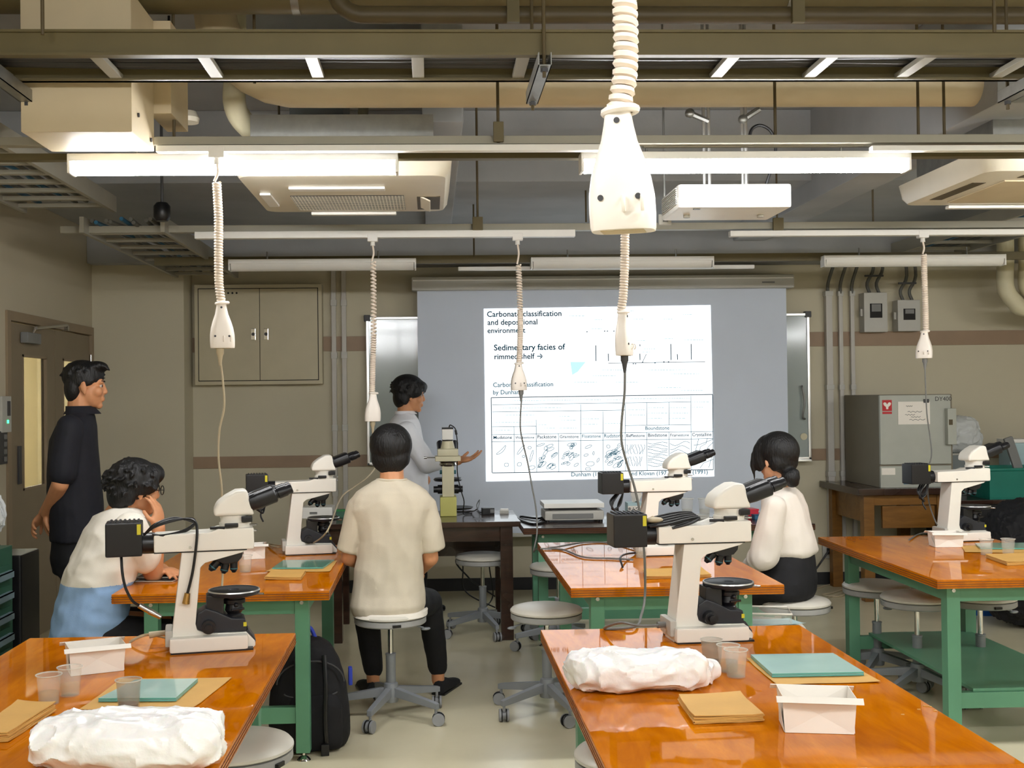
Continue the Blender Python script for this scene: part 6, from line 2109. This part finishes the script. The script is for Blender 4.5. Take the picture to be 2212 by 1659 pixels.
# ------------------------------------------------------------------ folded paper boxes
def paper_box(p, rz, size, label, flap=1):
    t = thing('paper_box', label, 'paper box', (p.x, p.y, TH + 0.0008), rz, 'folded white paper boxes')
    L, Wd, H = size
    th = 0.0012

    def wall(a0, a1, b0, b1):
        nrm = (Vector(a1) - Vector(a0)).cross(Vector(b0) - Vector(a0)).normalized() * th
        c = (Vector(a0) + a1 + b0 + b1) / 4 + nrm * 5
        return [Vector(a0), Vector(a1), Vector(b1), Vector(b0), c], nrm
    m = MB()
    bl, bw = L / 2 * 0.93, Wd / 2 * 0.9
    tl, tw = L / 2, Wd / 2
    bot = [V(-bl, -bw, 0), V(bl, -bw, 0), V(bl, bw, 0), V(-bl, bw, 0)]
    top = [V(-tl, -tw, H), V(tl, -tw, H * 0.97), V(tl, tw, H), V(-tl, tw, H * 0.98)]
    m.cbox((0, 0, th / 2), (2 * bl, 2 * bw, th))
    for k in range(4):
        a0, a1, b0, b1 = bot[k], bot[(k + 1) % 4], top[k], top[(k + 1) % 4]
        # creased panel: centre point pushed in
        c = (a0 + a1 + b0 + b1) / 4
        inw = V(-c.x, -c.y, 0).normalized()
        c = c + inw * 0.006
        P = [a0, a1, b1, b0, c]
        Q = [v + inw * th for v in P]
        fs = [(0, 1, 4), (1, 2, 4), (2, 3, 4), (3, 0, 4), (6, 5, 9), (7, 6, 9), (8, 7, 9), (5, 8, 9), (3, 2, 7, 8), (0, 3, 8, 5), (2, 1, 6, 7), (1, 0, 5, 6)]
        m.add(P + Q, fs)
    m.build('folded_body', 'paper', t, smooth=0)
    for sgn in (-1, 1):
        y = sgn * tw
        ov = 0.014
        P = [V(-tl - ov, y, H * 0.985), V(tl + ov, y, H * 0.97), V(tl + ov, y + sgn * 0.012, H * 0.83), V(-tl - ov, y + sgn * 0.012, H * 0.85)]
        Q = [v + V(0, sgn * 0.003, 0.001) for v in P]
        MB().add(P + Q, [(0, 1, 2, 3), (7, 6, 5, 4), (0, 4, 5, 1), (1, 5, 6, 2), (2, 6, 7, 3), (3, 7, 4, 0)]).build('rim_flap', 'paper', t, smooth=0)
    for sgn in (-1, 1):
        # folded triangles on the short ends
        x = sgn * bl
        P = [V(x * 1.01, -bw, 0.002), V(x * 1.01, bw, 0.002), V(x * 1.06 + sgn * 0.002, 0, H * 0.72)]
        Q = [v + V(sgn * 0.001, 0, 0) for v in P]
        MB().add(P + Q, [(0, 1, 2), (5, 4, 3), (0, 3, 4, 1), (1, 4, 5, 2), (2, 5, 3, 0)]).build('end_fold', 'paper', t, smooth=0)
    return t


paper_box(on(206, 1448, TH), R(24), (0.16, 0.105, 0.082), 'open white paper box beside the front left microscope')
paper_box(on(1763, 1572, TH), R(-10), (0.17, 0.11, 0.088), 'open white paper box at the front of the front right bench')
paper_box(on(2043, 1180, TH), R(-4), (0.15, 0.1, 0.075), 'small white paper box on the right bench before its microscope')
paper_box(on(548, 1206, TH), R(15), (0.11, 0.08, 0.075), 'white paper box behind the left microscope head on second bench')

# ------------------------------------------------------------------ kraft sheets, glass plates
def sheet_mesh(corners, z, th, seed, wav=0.003, n=10):
    m = MB()
    rnd = random.Random(seed)
    a, b, c, d = [Vector((p.x, p.y, 0)) for p in corners]
    g = []
    for s in (0, 1):
        for i in range(n + 1):
            for j in range(n + 1):
                u, v = i / n, j / n
                p = (a * (1 - u) + b * u) * (1 - v) + (d * (1 - u) + c * u) * v
                e = (abs(u - 0.5) * 2) ** 4 + (abs(v - 0.5) * 2) ** 4
                zz = z + wav * e * (0.5 + 0.5 * noise.noise(V(p.x * 9, p.y * 9, seed))) + (th if s else 0)
                w2 = 0.004 * noise.noise(V(p.x * 14, p.y * 14, seed + 5)) * (1 if i in (0, n) or j in (0, n) else 0)
                g.append(V(p.x + w2, p.y + w2, zz))
    N = (n + 1) ** 2
    fs = []
    for i in range(n):
        for j in range(n):
            q = (i * (n + 1) + j, (i + 1) * (n + 1) + j, (i + 1) * (n + 1) + j + 1, i * (n + 1) + j + 1)
            fs.append(tuple(reversed(q)))
            fs.append(tuple(x + N for x in q))
    edge = [i * (n + 1) for i in range(n + 1)] + [n * (n + 1) + j for j in range(1, n + 1)] + [i * (n + 1) + n for i in range(n - 1, -1, -1)] + [j for j in range(n - 1, 0, -1)]
    for k in range(len(edge)):
        e0, e1 = edge[k], edge[(k + 1) % len(edge)]
        fs.append((e0, e1, e1 + N, e0 + N))
    return m.add(g, fs)


def kraft(px, label, sheets=1, seed=1, z0=TH + 0.0006):
    cs = [on(x, y, TH) for x, y in px]
    c0 = sum(cs, V(0, 0, 0)) / 4
    if sheets == 1:
        o = sheet_mesh([c - V(c0.x, c0.y, 0) for c in cs], 0, 0.0012, seed).build('kraft_sheet', 'kraft', loc=(c0.x, c0.y, z0))
        return tag(o, label, 'paper')
    t = thing('kraft_stack', label, 'paper', (c0.x, c0.y, z0))
    rnd = random.Random(seed)
    for k in range(sheets):
        j = V(rnd.uniform(-0.003, 0.003), rnd.uniform(-0.003, 0.003), 0)
        sheet_mesh([c - V(c0.x, c0.y, 0) + j for c in cs], k * 0.0032, 0.0026, seed + k, 0.0012 if k < sheets - 1 else 0.003, 6).build('sheet', 'kraft', t)
    return t


def plate(px, label, material='glass_teal', th=0.006, n=1, z0=TH + 0.004):
    cs = [on(x, y, TH) for x, y in px]
    c0 = sum(cs, V(0, 0, 0)) / 4
    t = thing('glass_plate', label, 'glass plate', (c0.x, c0.y, z0), 0, 'green glass plates on brown paper')
    for k in range(n):
        P = [V(c.x - c0.x, c.y - c0.y, k * (th + 0.001)) for c in cs]
        Q = [p + V(0, 0, th) for p in P]
        pl_ = MB().add(P + Q, [(3, 2, 1, 0), (4, 5, 6, 7), (0, 1, 5, 4), (1, 2, 6, 5), (2, 3, 7, 6), (3, 0, 4, 7)]).build('pane', material, t, bevel=0.001)
        g = MB()
        for i in range(4):
            a, b = P[i], P[(i + 1) % 4]
            out = V((a + b).x, (a + b).y, 0).normalized() * 0.0006
            ext = [a + out, b + out, b + out + V(0, 0, th * 0.85), a + out + V(0, 0, th * 0.85)]
            inn = [v - out * 2 for v in ext]
            g.add(ext + inn, [(0, 1, 2, 3), (7, 6, 5, 4), (0, 4, 5, 1), (1, 5, 6, 2), (2, 6, 7, 3), (3, 7, 4, 0)])
        g.build('ground_edge', 'glass_edge', pl_, smooth=0)
    return t


kraft([(172, 1536), (415, 1534), (500, 1466), (262, 1468)], 'brown paper sheet under the glass plate on the front left bench', 1, 3)
plate([(213, 1519), (380, 1518), (427, 1476), (292, 1478)], 'green glass plate on brown paper on the front left bench', n=2, th=0.0045)
kraft([(-60, 1606), (18, 1604), (120, 1538), (40, 1532)], 'thick stack of brown paper at the left edge', 7, 11)
kraft([(575, 1236), (712, 1236), (728, 1213), (610, 1215)], 'brown paper sheet under the dark green plate on the second bench', 1, 5)
plate([(588, 1231), (698, 1230), (722, 1213), (612, 1214)], 'dark green glass plate on the second bench', 'glass_teal_dark')
kraft([(572, 1253), (650, 1254), (660, 1238), (588, 1237)], 'small folded brown paper on the second bench', 4, 6)
kraft([(1678, 1481), (1902, 1475), (1805, 1417), (1612, 1425)], 'brown paper sheet under the glass plate on the front right bench', 1, 8)
plate([(1668, 1466), (1866, 1462), (1800, 1421), (1622, 1424)], 'thick pale green glass plate on the front right bench', n=2, th=0.005)
kraft([(1500, 1566), (1650, 1560), (1598, 1512), (1466, 1518)], 'stack of brown paper in the middle of the front right bench', 6, 12)
kraft([(1395, 1252), (1537, 1248), (1515, 1231), (1390, 1236)], 'stack of brown paper on the bench that mirrors the slide', 4, 13)
kraft([(2085, 1194), (2240, 1196), (2230, 1176), (2076, 1180)], 'brown paper sheet under the plate on the right bench', 1, 14)
plate([(2118, 1188), (2235, 1188), (2225, 1176), (2106, 1177)], 'green glass plate on the right bench', 'glass_teal_dark')
kraft([(2174, 1222), (2245, 1220), (2235, 1202), (2128, 1205)], 'stack of brown paper at the right edge on the right bench', 5, 15)
for k, (px, lb) in enumerate((((309, 1476), 'left'), ((343, 1475), 'right'))):
    q = on(px[0] + 6, px[1], TH)
    o = MB().box((-0.014, -0.012, 0), (0.014, 0.012, 0.0015)).build('specimen_slide', 'dark_hole', loc=(q.x, q.y, TH + 0.003))
    tag(o, 'tiny dark specimen slide on brown paper, %s of the pair' % lb, 'slide')
rnd = random.Random(21)
for k, (px, py, lb) in enumerate(((2003, 1526, 'the longest chip near the bench edge'), (2020, 1536, 'beside the longest chip'), (1950, 1544, 'left of the longest chip'), (1985, 1533, 'smallest crumb'))):
    q = on(px, py, TH)
    o = MB().cbox((0, 0, 0.001), (0.022 if k == 0 else 0.008, 0.003, 0.0015), Matrix.Rotation(rnd.uniform(-0.6, 0.2), 3, 'Z')).build('wood_chip', 'kraft', loc=(q.x, q.y, TH))
    tag(o, 'pale wood chip on the front right bench, ' + lb, 'chip', 'wood chips on the bench')
# tablets beside the leaning man
for k, (px, lb, dz) in enumerate((((303, 1258, 383, 1266, 378, 1244, 312, 1240), 'lower', 0.0), ((300, 1250, 375, 1256, 372, 1240, 310, 1236), 'upper', 0.009))):
    q = on(342, 1254 - 4 * k, TH)
    t = thing('tablet', 'dark tablet on the bench beside the leaning man, %s of two' % lb, 'tablet', (q.x, q.y, TH + dz), R(-6 + 5 * k))
    MB().box((-0.085, -0.06, 0), (0.085, 0.06, 0.008)).build('case', 'aluminium', t, bevel=0.003)
    MB().box((-0.078, -0.054, 0.008), (0.078, 0.054, 0.0086)).build('screen_glass', 'black_rubber', t)

# ------------------------------------------------------------------ things on the front bench and dark desk
q = on(1243, 1130, TH)
t = thing('bench_scale', 'white bench scale with a flat top plate before the screen', 'scale', (q.x, q.y + 0.04, TH))
MB().box((-0.19, -0.0, 0.012), (0.19, 0.26, 0.075)).build('body', 'light_grey', t, bevel=0.015)
MB().box((-0.14, -0.004, 0.024), (0.12, 0.004, 0.056)).build('front_recess', 'mid_grey', t, bevel=0.003)
MB().box((-0.15, 0.03, 0.075), (0.15, 0.23, 0.092)).build('support', 'dark_grey', t)
MB().box((-0.195, -0.01, 0.092), (0.19, 0.27, 0.122)).build('top_plate', 'white_plastic', t, bevel=0.005)
for x in (-0.17, 0.17):
    for y in (0.03, 0.23):
        MB().cyl((x, y, 0), (x, y, 0.012), 0.014, n=12).build('foot', 'black_rubber', t)
cord([on(1175, 1128, TH + 0.008), on(1150, 1132, TH + 0.006), on(1122, 1122, TH + 0.006), on(1125, 1116, TH + 0.008), on(1160, 1120, TH + 0.01), on(1172, 1117, TH + 0.008)], 0.008, 'black_rubber', 'folded black cord left of the white scale')
q = on(1377, 1112, TH)
t = thing('tissue_box', 'white tissue box with dark lettering and a tissue sticking out', 'tissue box', (q.x, q.y, TH))
MB().box((-0.065, 0, 0), (0.065, 0.11, 0.08)).build('box', 'tissue_blue', t, bevel=0.002)
MB().box((-0.064, -0.001, 0.018), (0.064, 0.0, 0.06)).build('front_print', 'paper', t)
me = text_mesh('\u30ad\u30e0\u30ef\u30a4\u30d7', 0.026, 'CENTER', 0.001)
o = link('lettering', me, 'ink', t)
o.rotation_euler = (R(90), 0, 0)
o.location = (0, -0.002, 0.03)
m = MB()
rs = []
for f, r_ in ((0, 0.02), (0.03, 0.026), (0.06, 0.03), (0.09, 0.022)):
    rs.append([V(r_ * math.cos(a) * (1 + 0.5 * math.sin(3 * a + f * 40)), 0.055 + r_ * 0.7 * math.sin(a) * (1 + 0.4 * math.cos(4 * a)), 0.08 + f + 0.01 * math.sin(3 * a)) for a in [2 * math.pi * k / 20 for k in range(20)]])
m.rings(rs).build('tissue', 'paper', t)
for (px, py, sz, material, nm, lb, cat) in (((1625), 1120, (0.09, 0.1, 0.06), 'red_plastic', 'small_box', 'red plastic box on the front bench left of the woman', 'box'),
                                             (1600, 1124, (0.1, 0.06, 0.03), 'mid_grey', 'small_box', 'flat grey box beside the red box on the front bench', 'box'),
                                             (1510, 1122, (0.14, 0.1, 0.025), 'light_grey', 'tool_tray', 'pale tray with tools on the front bench', 'tray'),
                                             (1640, 1122, (0.06, 0.05, 0.03), 'cable_blue', 'small_box', 'blue grey box at the right end of the front bench', 'box')):
    q = on(px, py, TH)
    t = thing(nm, lb, cat, (q.x, q.y, TH), R(8))
    MB().box((-sz[0] / 2, 0, 0), (sz[0] / 2, sz[1], sz[2] * 0.8)).build('body', material, t, bevel=0.004)
    MB().box((-sz[0] / 2 - 0.002, -0.002, sz[2] * 0.8), (sz[0] / 2 + 0.002, sz[1] + 0.002, sz[2])).build('lid', material, t, bevel=0.002)
for k, (px, lb) in enumerate(((1492, 'left'), (1530, 'right'))):
    q = on(px, 1118, TH)
    cc = copy_tree(cup)
    cc.location = (q.x, q.y + 0.1, TH)
    cc.scale = (1.3, 1.3, 1.5)
    cc['label'] = 'taller clear cup on the front bench behind the microscope, ' + lb
for k in range(4):
    q = on(1560 + 16 * k, 1121 - k, TH)
    o = MB().cyl(V(-0.07, 0, 0.008), V(0.07, 0.02 * (k - 1), 0.01 + 0.004 * k), 0.005, 0.003, n=8).build('hand_tool', ('steel', 'dark_grey', 'cable_blue', 'brass')[k], loc=(q.x, q.y + 0.05, TH))
    tag(o, ('slim steel', 'slim black', 'slim blue', 'slim brass')[k] + ' tool lying on the front bench', 'tool')
q = on(1056, 1112, ZD)
t = thing('adapter_box', 'small black power adapter on the dark desk', 'adapter', (q.x, q.y, ZD), R(10))
MB().box((-0.04, 0, 0), (0.04, 0.06, 0.045)).build('body', 'black_rubber', t, bevel=0.004)
MB().box((0.01, -0.001, 0.012), (0.036, 0.0, 0.036)).build('label_plate', 'mid_grey', t)
q = on(1089, 1110, ZD)
t = thing('white_block', 'small white plastic block on the dark desk', 'block', (q.x, q.y, ZD), R(-8))
MB().box((-0.03, 0, 0), (0.03, 0.04, 0.02)).build('base', 'light_grey', t, bevel=0.003)
MB().box((-0.027, 0.003, 0.02), (0.027, 0.037, 0.034)).build('cap', 'white_plastic', t, bevel=0.004)
q = on(1003, 1100, ZD)
t = thing('black_dish', 'round black dish behind the tall microscope on dark desk', 'dish', (q.x - 0.05, q.y, ZD))
MB().lathe([(0.06, 0.0), (0.1, 0.004), (0.115, 0.016), (0.11, 0.018), (0.05, 0.008)], 28).build('dish', 'black_rubber', t)
cord([on(988, 1107, ZD + 0.01), on(1015, 1106, ZD + 0.006), on(1032, 1098, ZD + 0.05), on(1036, 1080, ZD + 0.05), on(1030, 1092, ZD + 0.02), on(1036, 1106, ZD + 0.006), on(1048, 1104, ZD + 0.02)], 0.004, 'black_rubber', 'thin black wire looping up from the dark desk')
q = on(682, 1124, ZD)
t = thing('white_instrument', 'white instrument box on the dark desk behind second bench microscope', 'instrument', (q.x, q.y + 0.1, ZD))
MB().box((-0.1, 0, 0), (0.1, 0.2, 0.075)).build('body', 'white_plastic', t, bevel=0.008)
MB().box((-0.05, -0.002, 0.03), (0.0, 0.0, 0.045)).build('slot', 'mid_grey', t)
q = on(733, 1122, ZD)
t = thing('green_carton', 'small green carton on the dark desk beside the white instrument', 'carton', (q.x, q.y + 0.12, ZD), R(6))
MB().box((-0.03, 0, 0), (0.03, 0.05, 0.05)).build('body', 'cabinet_green', t, bevel=0.002)
MB().box((-0.031, -0.001, 0.04), (0.031, 0.051, 0.052)).build('lid', 'green_print', t, bevel=0.002)

# cables on the floor
cord([V(DESK[0] + 1.0, DESK[1] + 0.7, 0.5), at(985, 1210, 7.9), at(1010, 1245, 7.9), at(1030, 1262, 7.95), V(0.6, 8.2, 0.01)], 0.006, 'black_rubber', 'black cable sagging under the dark desk, the longest one')
cord([at(1004, 1150, 8.3), at(1000, 1230, 8.3), at(1008, 1280, 8.3), V(0.5, 8.2, 0.01)], 0.005, 'black_rubber', 'black cable hanging under the dark desk, left of the stool post')
cord([at(1062, 1150, 8.3), at(1057, 1220, 8.3), at(1064, 1290, 8.3), V(0.3, 8.1, 0.01)], 0.005, 'black_rubber', 'black cable hanging under the dark desk, right of the stool post')
cord([at(1790, 1190, YB - 0.06), at(1775, 1212, YB - 0.08), at(1757, 1236, YB - 0.1), V(at(1757, 1236, 9.0).x - 0.2, 8.8, 0.02)], 0.008, 'black_rubber', 'black cable from the wall socket behind the seated woman')
cord([on(1760, 1272, 0.006), on(1800, 1262, 0.006), on(1830, 1268, 0.01), on(1800, 1280, 0.006), on(1775, 1284, 0.012), on(1815, 1288, 0.006), on(1835, 1276, 0.006), on(1790, 1290, 0.006)], 0.006, 'beige_cable', 'loose coil of pale cable on the floor by the back wall')

# ------------------------------------------------------------------ backpack
q = on(665, 1638, 0)
t = thing('backpack', 'black backpack standing on the floor beside the green bench leg', 'backpack', (-0.56, 5.16, 0), R(8))
m = MB()
rs = []
for (z, hw, hd, dx) in ((0.005, 0.165, 0.11, 0), (0.05, 0.18, 0.13, 0), (0.15, 0.178, 0.135, -0.003), (0.28, 0.165, 0.125, -0.008), (0.38, 0.145, 0.11, -0.014), (0.44, 0.115, 0.09, -0.018), (0.475, 0.07, 0.06, -0.02), (0.482, 0.03, 0.03, -0.02)):
    rs.append(ring(V(dx, 0, z), V(1, 0, 0), V(0, 1, 0), hw, hd, 32, 3.0))
bm_ = fuse(m.rings(rs), 0.011, 2, wrinkle(0.007, 9))
link('main_bag', bm_, 'cloth_black', t)
m = MB()
rs = [ring(V(0.01, -0.1, z), V(1, 0, 0), V(0, 1, 0), hw, hd, 24, 3.0) for z, hw, hd in ((0.01, 0.12, 0.05), (0.04, 0.13, 0.06), (0.2, 0.125, 0.055), (0.25, 0.1, 0.035), (0.26, 0.08, 0.02))]
link('front_pocket', fuse(m.rings(rs), 0.009, 2, wrinkle(0.004, 12)), 'cloth_black', t)
g = MB()
for z, y, r_ in ((0.3, -0.125, 0.14), (0.26, -0.135, 0.11)):
    g.tube([V(r_ * math.cos(a) * 1.05, y + 0.02 * abs(math.cos(a)), z + 0.1 * math.sin(a) * (1 if z > 0.28 else -0.2)) for a in [math.pi * k / 14 for k in range(15)]], 0.004, 6)
g.build('zip', 'dark_grey', t)
MB().tube(spline([V(-0.05, 0.0, 0.47), V(-0.045, 0.0, 0.51), V(0.0, 0.0, 0.525), V(0.03, 0.0, 0.47)], 5), 0.009, 8).build('grab_handle', 'blue_cloth', t)
for x in (-0.06, 0.06):
    MB().tube(spline([V(x, -0.115, 0.42), V(x * 1.05, -0.16, 0.3), V(x * 1.0, -0.175, 0.15), V(x * 1.1, -0.165, 0.03)], 5), 0.011, 8).build('strap', 'black_rubber', t)
MB().box((0.04, -0.19, 0.0), (0.075, -0.165, 0.05)).build('buckle', 'black_rubber', t, bevel=0.004)
MB().box((0.172, -0.03, 0.26), (0.19, 0.01, 0.34)).build('side_tab', 'blue_cloth', t, bevel=0.006)

# ------------------------------------------------------------------ stool with tray under the second right bench
p = on(1652, 1356, SEAT)
s12 = copy_tree(stool)
s12.location = (p.x, p.y, 0)
s12.rotation_euler = (0, 0, R(50))
s12['label'] = 'stool with a clear tray on it, close to the bench by the woman'
t = thing('plastic_tray', 'clear shallow plastic tray on a stool beside the bench', 'tray', (p.x - 0.02, p.y, SEAT + 0.03), R(-12))
MB().box((-0.13, -0.09, 0), (0.13, 0.09, 0.004)).build('bottom', 'cup_plastic', t)
for a, b in (((-0.13, -0.09), (0.13, -0.086)), ((-0.13, 0.086), (0.13, 0.09)), ((-0.13, -0.09), (-0.126, 0.09)), ((0.126, -0.09), (0.13, 0.09))):
    MB().box((a[0], a[1], 0.004), (b[0], b[1], 0.05)).build('side', 'cup_plastic', t)
MB().tube([V(-0.13, -0.09, 0.05), V(0.13, -0.09, 0.05), V(0.13, 0.09, 0.05), V(-0.13, 0.09, 0.05)], 0.004, 6, closed=True).build('rim', 'paper', t)
cs = [V(p.x - 0.14, p.y - 0.13, 0), V(p.x + 0.15, p.y - 0.11, 0), V(p.x + 0.12, p.y + 0.02, 0), V(p.x - 0.12, p.y, 0)]
o = sheet_mesh([c - V(p.x, p.y, 0) for c in cs], 0, 0.001, 31, 0.012).build('paper_sheet', 'tissue_blue', loc=(p.x, p.y, SEAT + 0.029))
tag(o, 'pale blue paper lying under the clear tray on a stool', 'paper')

# ------------------------------------------------------------------ left edge clutter
t = thing('drawer_cabinet', 'green steel cabinet with rows of grey blue drawers at the left edge', 'cabinet')
X0, X1, YA, YB2, ZT = -2.56, -2.1, 4.5, 5.78, 0.84
MB().box((X0, YA, 0), (X1, YB2, ZT)).build('case', 'cabinet_green', t, bevel=0.005)
for k in range(7):
    z = 0.05 + k * 0.103
    d = MB().box((X1 - 0.005, YA + 0.03, z), (X1 + 0.006, YB2 - 0.05, z + 0.085)).build('drawer', 'cabinet_green', t, bevel=0.003)
    MB().box((X1, YA + 0.03, z + 0.05), (X1 + 0.03, YB2 - 0.06, z + 0.056)).box((X1 + 0.026, YA + 0.03, z + 0.022), (X1 + 0.03, YB2 - 0.06, z + 0.056)).build('label_lip', 'drawer_blue', d)
bag(V(-2.31, 5.48, 0), (0.44, 0.42, 0.36), R(70), 'clear plastic bag heaped on the green drawer cabinet', 7, 'clear_bag', ZT, 'clear_bag', 1.4)
t = thing('black_case', 'tall black case standing between cabinet and door', 'case')
MB().box((-2.5, 5.84, 0.0), (-2.08, 6.12, 0.78)).build('body', 'black_rubber', t, bevel=0.015)
MB().tube(spline([V(-2.35, 5.98, 0.78), V(-2.33, 5.98, 0.82), V(-2.25, 5.98, 0.82), V(-2.23, 5.98, 0.78)], 4), 0.008, 8).build('handle', 'black_rubber', t)

# ------------------------------------------------------------------ right edge clutter
t = thing('low_cabinet', 'low dark cabinet along the back at the right edge', 'cabinet')
X0, YC, ZCB = 3.9, 8.3, 0.75
MB().box((X0, YC, 0), (X0 + 1.1, YC + 0.58, ZCB - 0.03)).build('body', 'black_base', t, bevel=0.006)
MB().box((X0 - 0.02, YC - 0.03, ZCB - 0.03), (X0 + 1.11, YC + 0.59, ZCB)).build('top', 'dark_wood', t, bevel=0.004)
for k in range(2):
    d = MB().box((X0 + 0.03 + k * 0.53, YC - 0.015, 0.06), (X0 + 0.53 + k * 0.53, YC, 0.69)).build('door', 'black_base', t, bevel=0.003)
    MB().box((X0 + 0.46 + k * 0.12, YC - 0.03, 0.4), (X0 + 0.48 + k * 0.12, YC - 0.014, 0.55)).build('handle', 'dark_grey', d)
t = thing('teal_crate', 'teal plastic crate standing on the dark cabinet at right', 'crate', (0, 0, 0))
a = at(2137, 1086, YC)
z0 = ZCB + 0.001
zt = at(2200, 1014, YC).z
xa, xb, ya, yb = a.x, a.x + 0.6, YC - 0.01, YC + 0.35
MB().box((xa, ya, z0), (xb, yb, z0 + 0.01)).build('bottom', 'teal_crate', t)
for (p0, p1) in (((xa, ya), (xb, ya + 0.012)), ((xa, yb - 0.012), (xb, yb)), ((xa, ya + 0.012), (xa + 0.012, yb - 0.012)), ((xb - 0.012, ya + 0.012), (xb, yb - 0.012))):
    MB().box((p0[0], p0[1], z0 + 0.01), (p1[0], p1[1], zt)).build('side', 'teal_crate', t, bevel=0.003)
MB().tube([V(xa, ya, zt), V(xb, ya, zt), V(xb, yb, zt), V(xa, yb, zt)], 0.012, 8, closed=True).build('rim', 'teal_crate', t)
a = at(2192, 985, YC + 0.15)
o = MB().cbox((0, 0, 0), (0.07, 0.03, 0.34), Matrix.Rotation(R(-18), 3, 'Y')).build('grey_tool', 'mid_grey', loc=(a.x, YC + 0.15, a.z - 0.02), bevel=0.01)
tag(o, 'grey bar sticking up out of the teal crate', 'tool')
t = thing('bag_stand', 'grey box under the clear bag on the dark cabinet', 'box', (4.08, 8.76, ZCB))
MB().box((-0.16, -0.09, 0), (0.17, 0.1, 0.31)).build('body', 'duct_grey', t, bevel=0.006)
MB().box((-0.165, -0.095, 0.31), (0.175, 0.105, 0.325)).build('lid', 'light_grey', t, bevel=0.004)
o = bag(V(4.1, 8.76, 0), (0.34, 0.2, 0.28), R(6), 'crumpled clear plastic bag beside the drying oven', 8, 'clear_bag', ZCB + 0.325, 'clear_bag', 1.3)
a = at(2162, 960, 8.75)
t = thing('clear_container', 'pale glossy plastic container behind the teal crate', 'container', (a.x + 0.06, 8.76, ZCB))
MB().box((-0.03, -0.09, 0), (0.42, 0.09, 0.4)).build('body', 'tissue_blue', t, bevel=0.01)
MB().box((-0.04, -0.1, 0.4), (0.43, 0.1, 0.43)).build('lid', 'white_plastic', t, bevel=0.006)
o = bag(V(at(2128, 1110, 7.4).x + 0.46, 7.4, 0), (0.92, 0.5, 0.84), R(5), 'black cloth sack heaped on the floor at the right edge', 9, 'cloth_black', 0.0, 'cloth_sack', 1.8)
q = on(2140, 1332, 0)
t = thing('blue_bin', 'blue plastic bin on the floor beyond the right bench', 'bin', (q.x, q.y + 0.15, 0))
MB().lathe([(0.13, 0.0), (0.15, 0.2), (0.158, 0.21), (0.158, 0.225), (0.145, 0.225), (0.125, 0.01)], 28).build('bucket', 'blue_bin', t)
MB().tube([V(0.15 * math.cos(a), 0.15 * math.sin(a), 0.21) for a in [2 * math.pi * k / 24 for k in range(24)]], 0.008, 8, closed=True).build('rim', 'blue_bin', t)
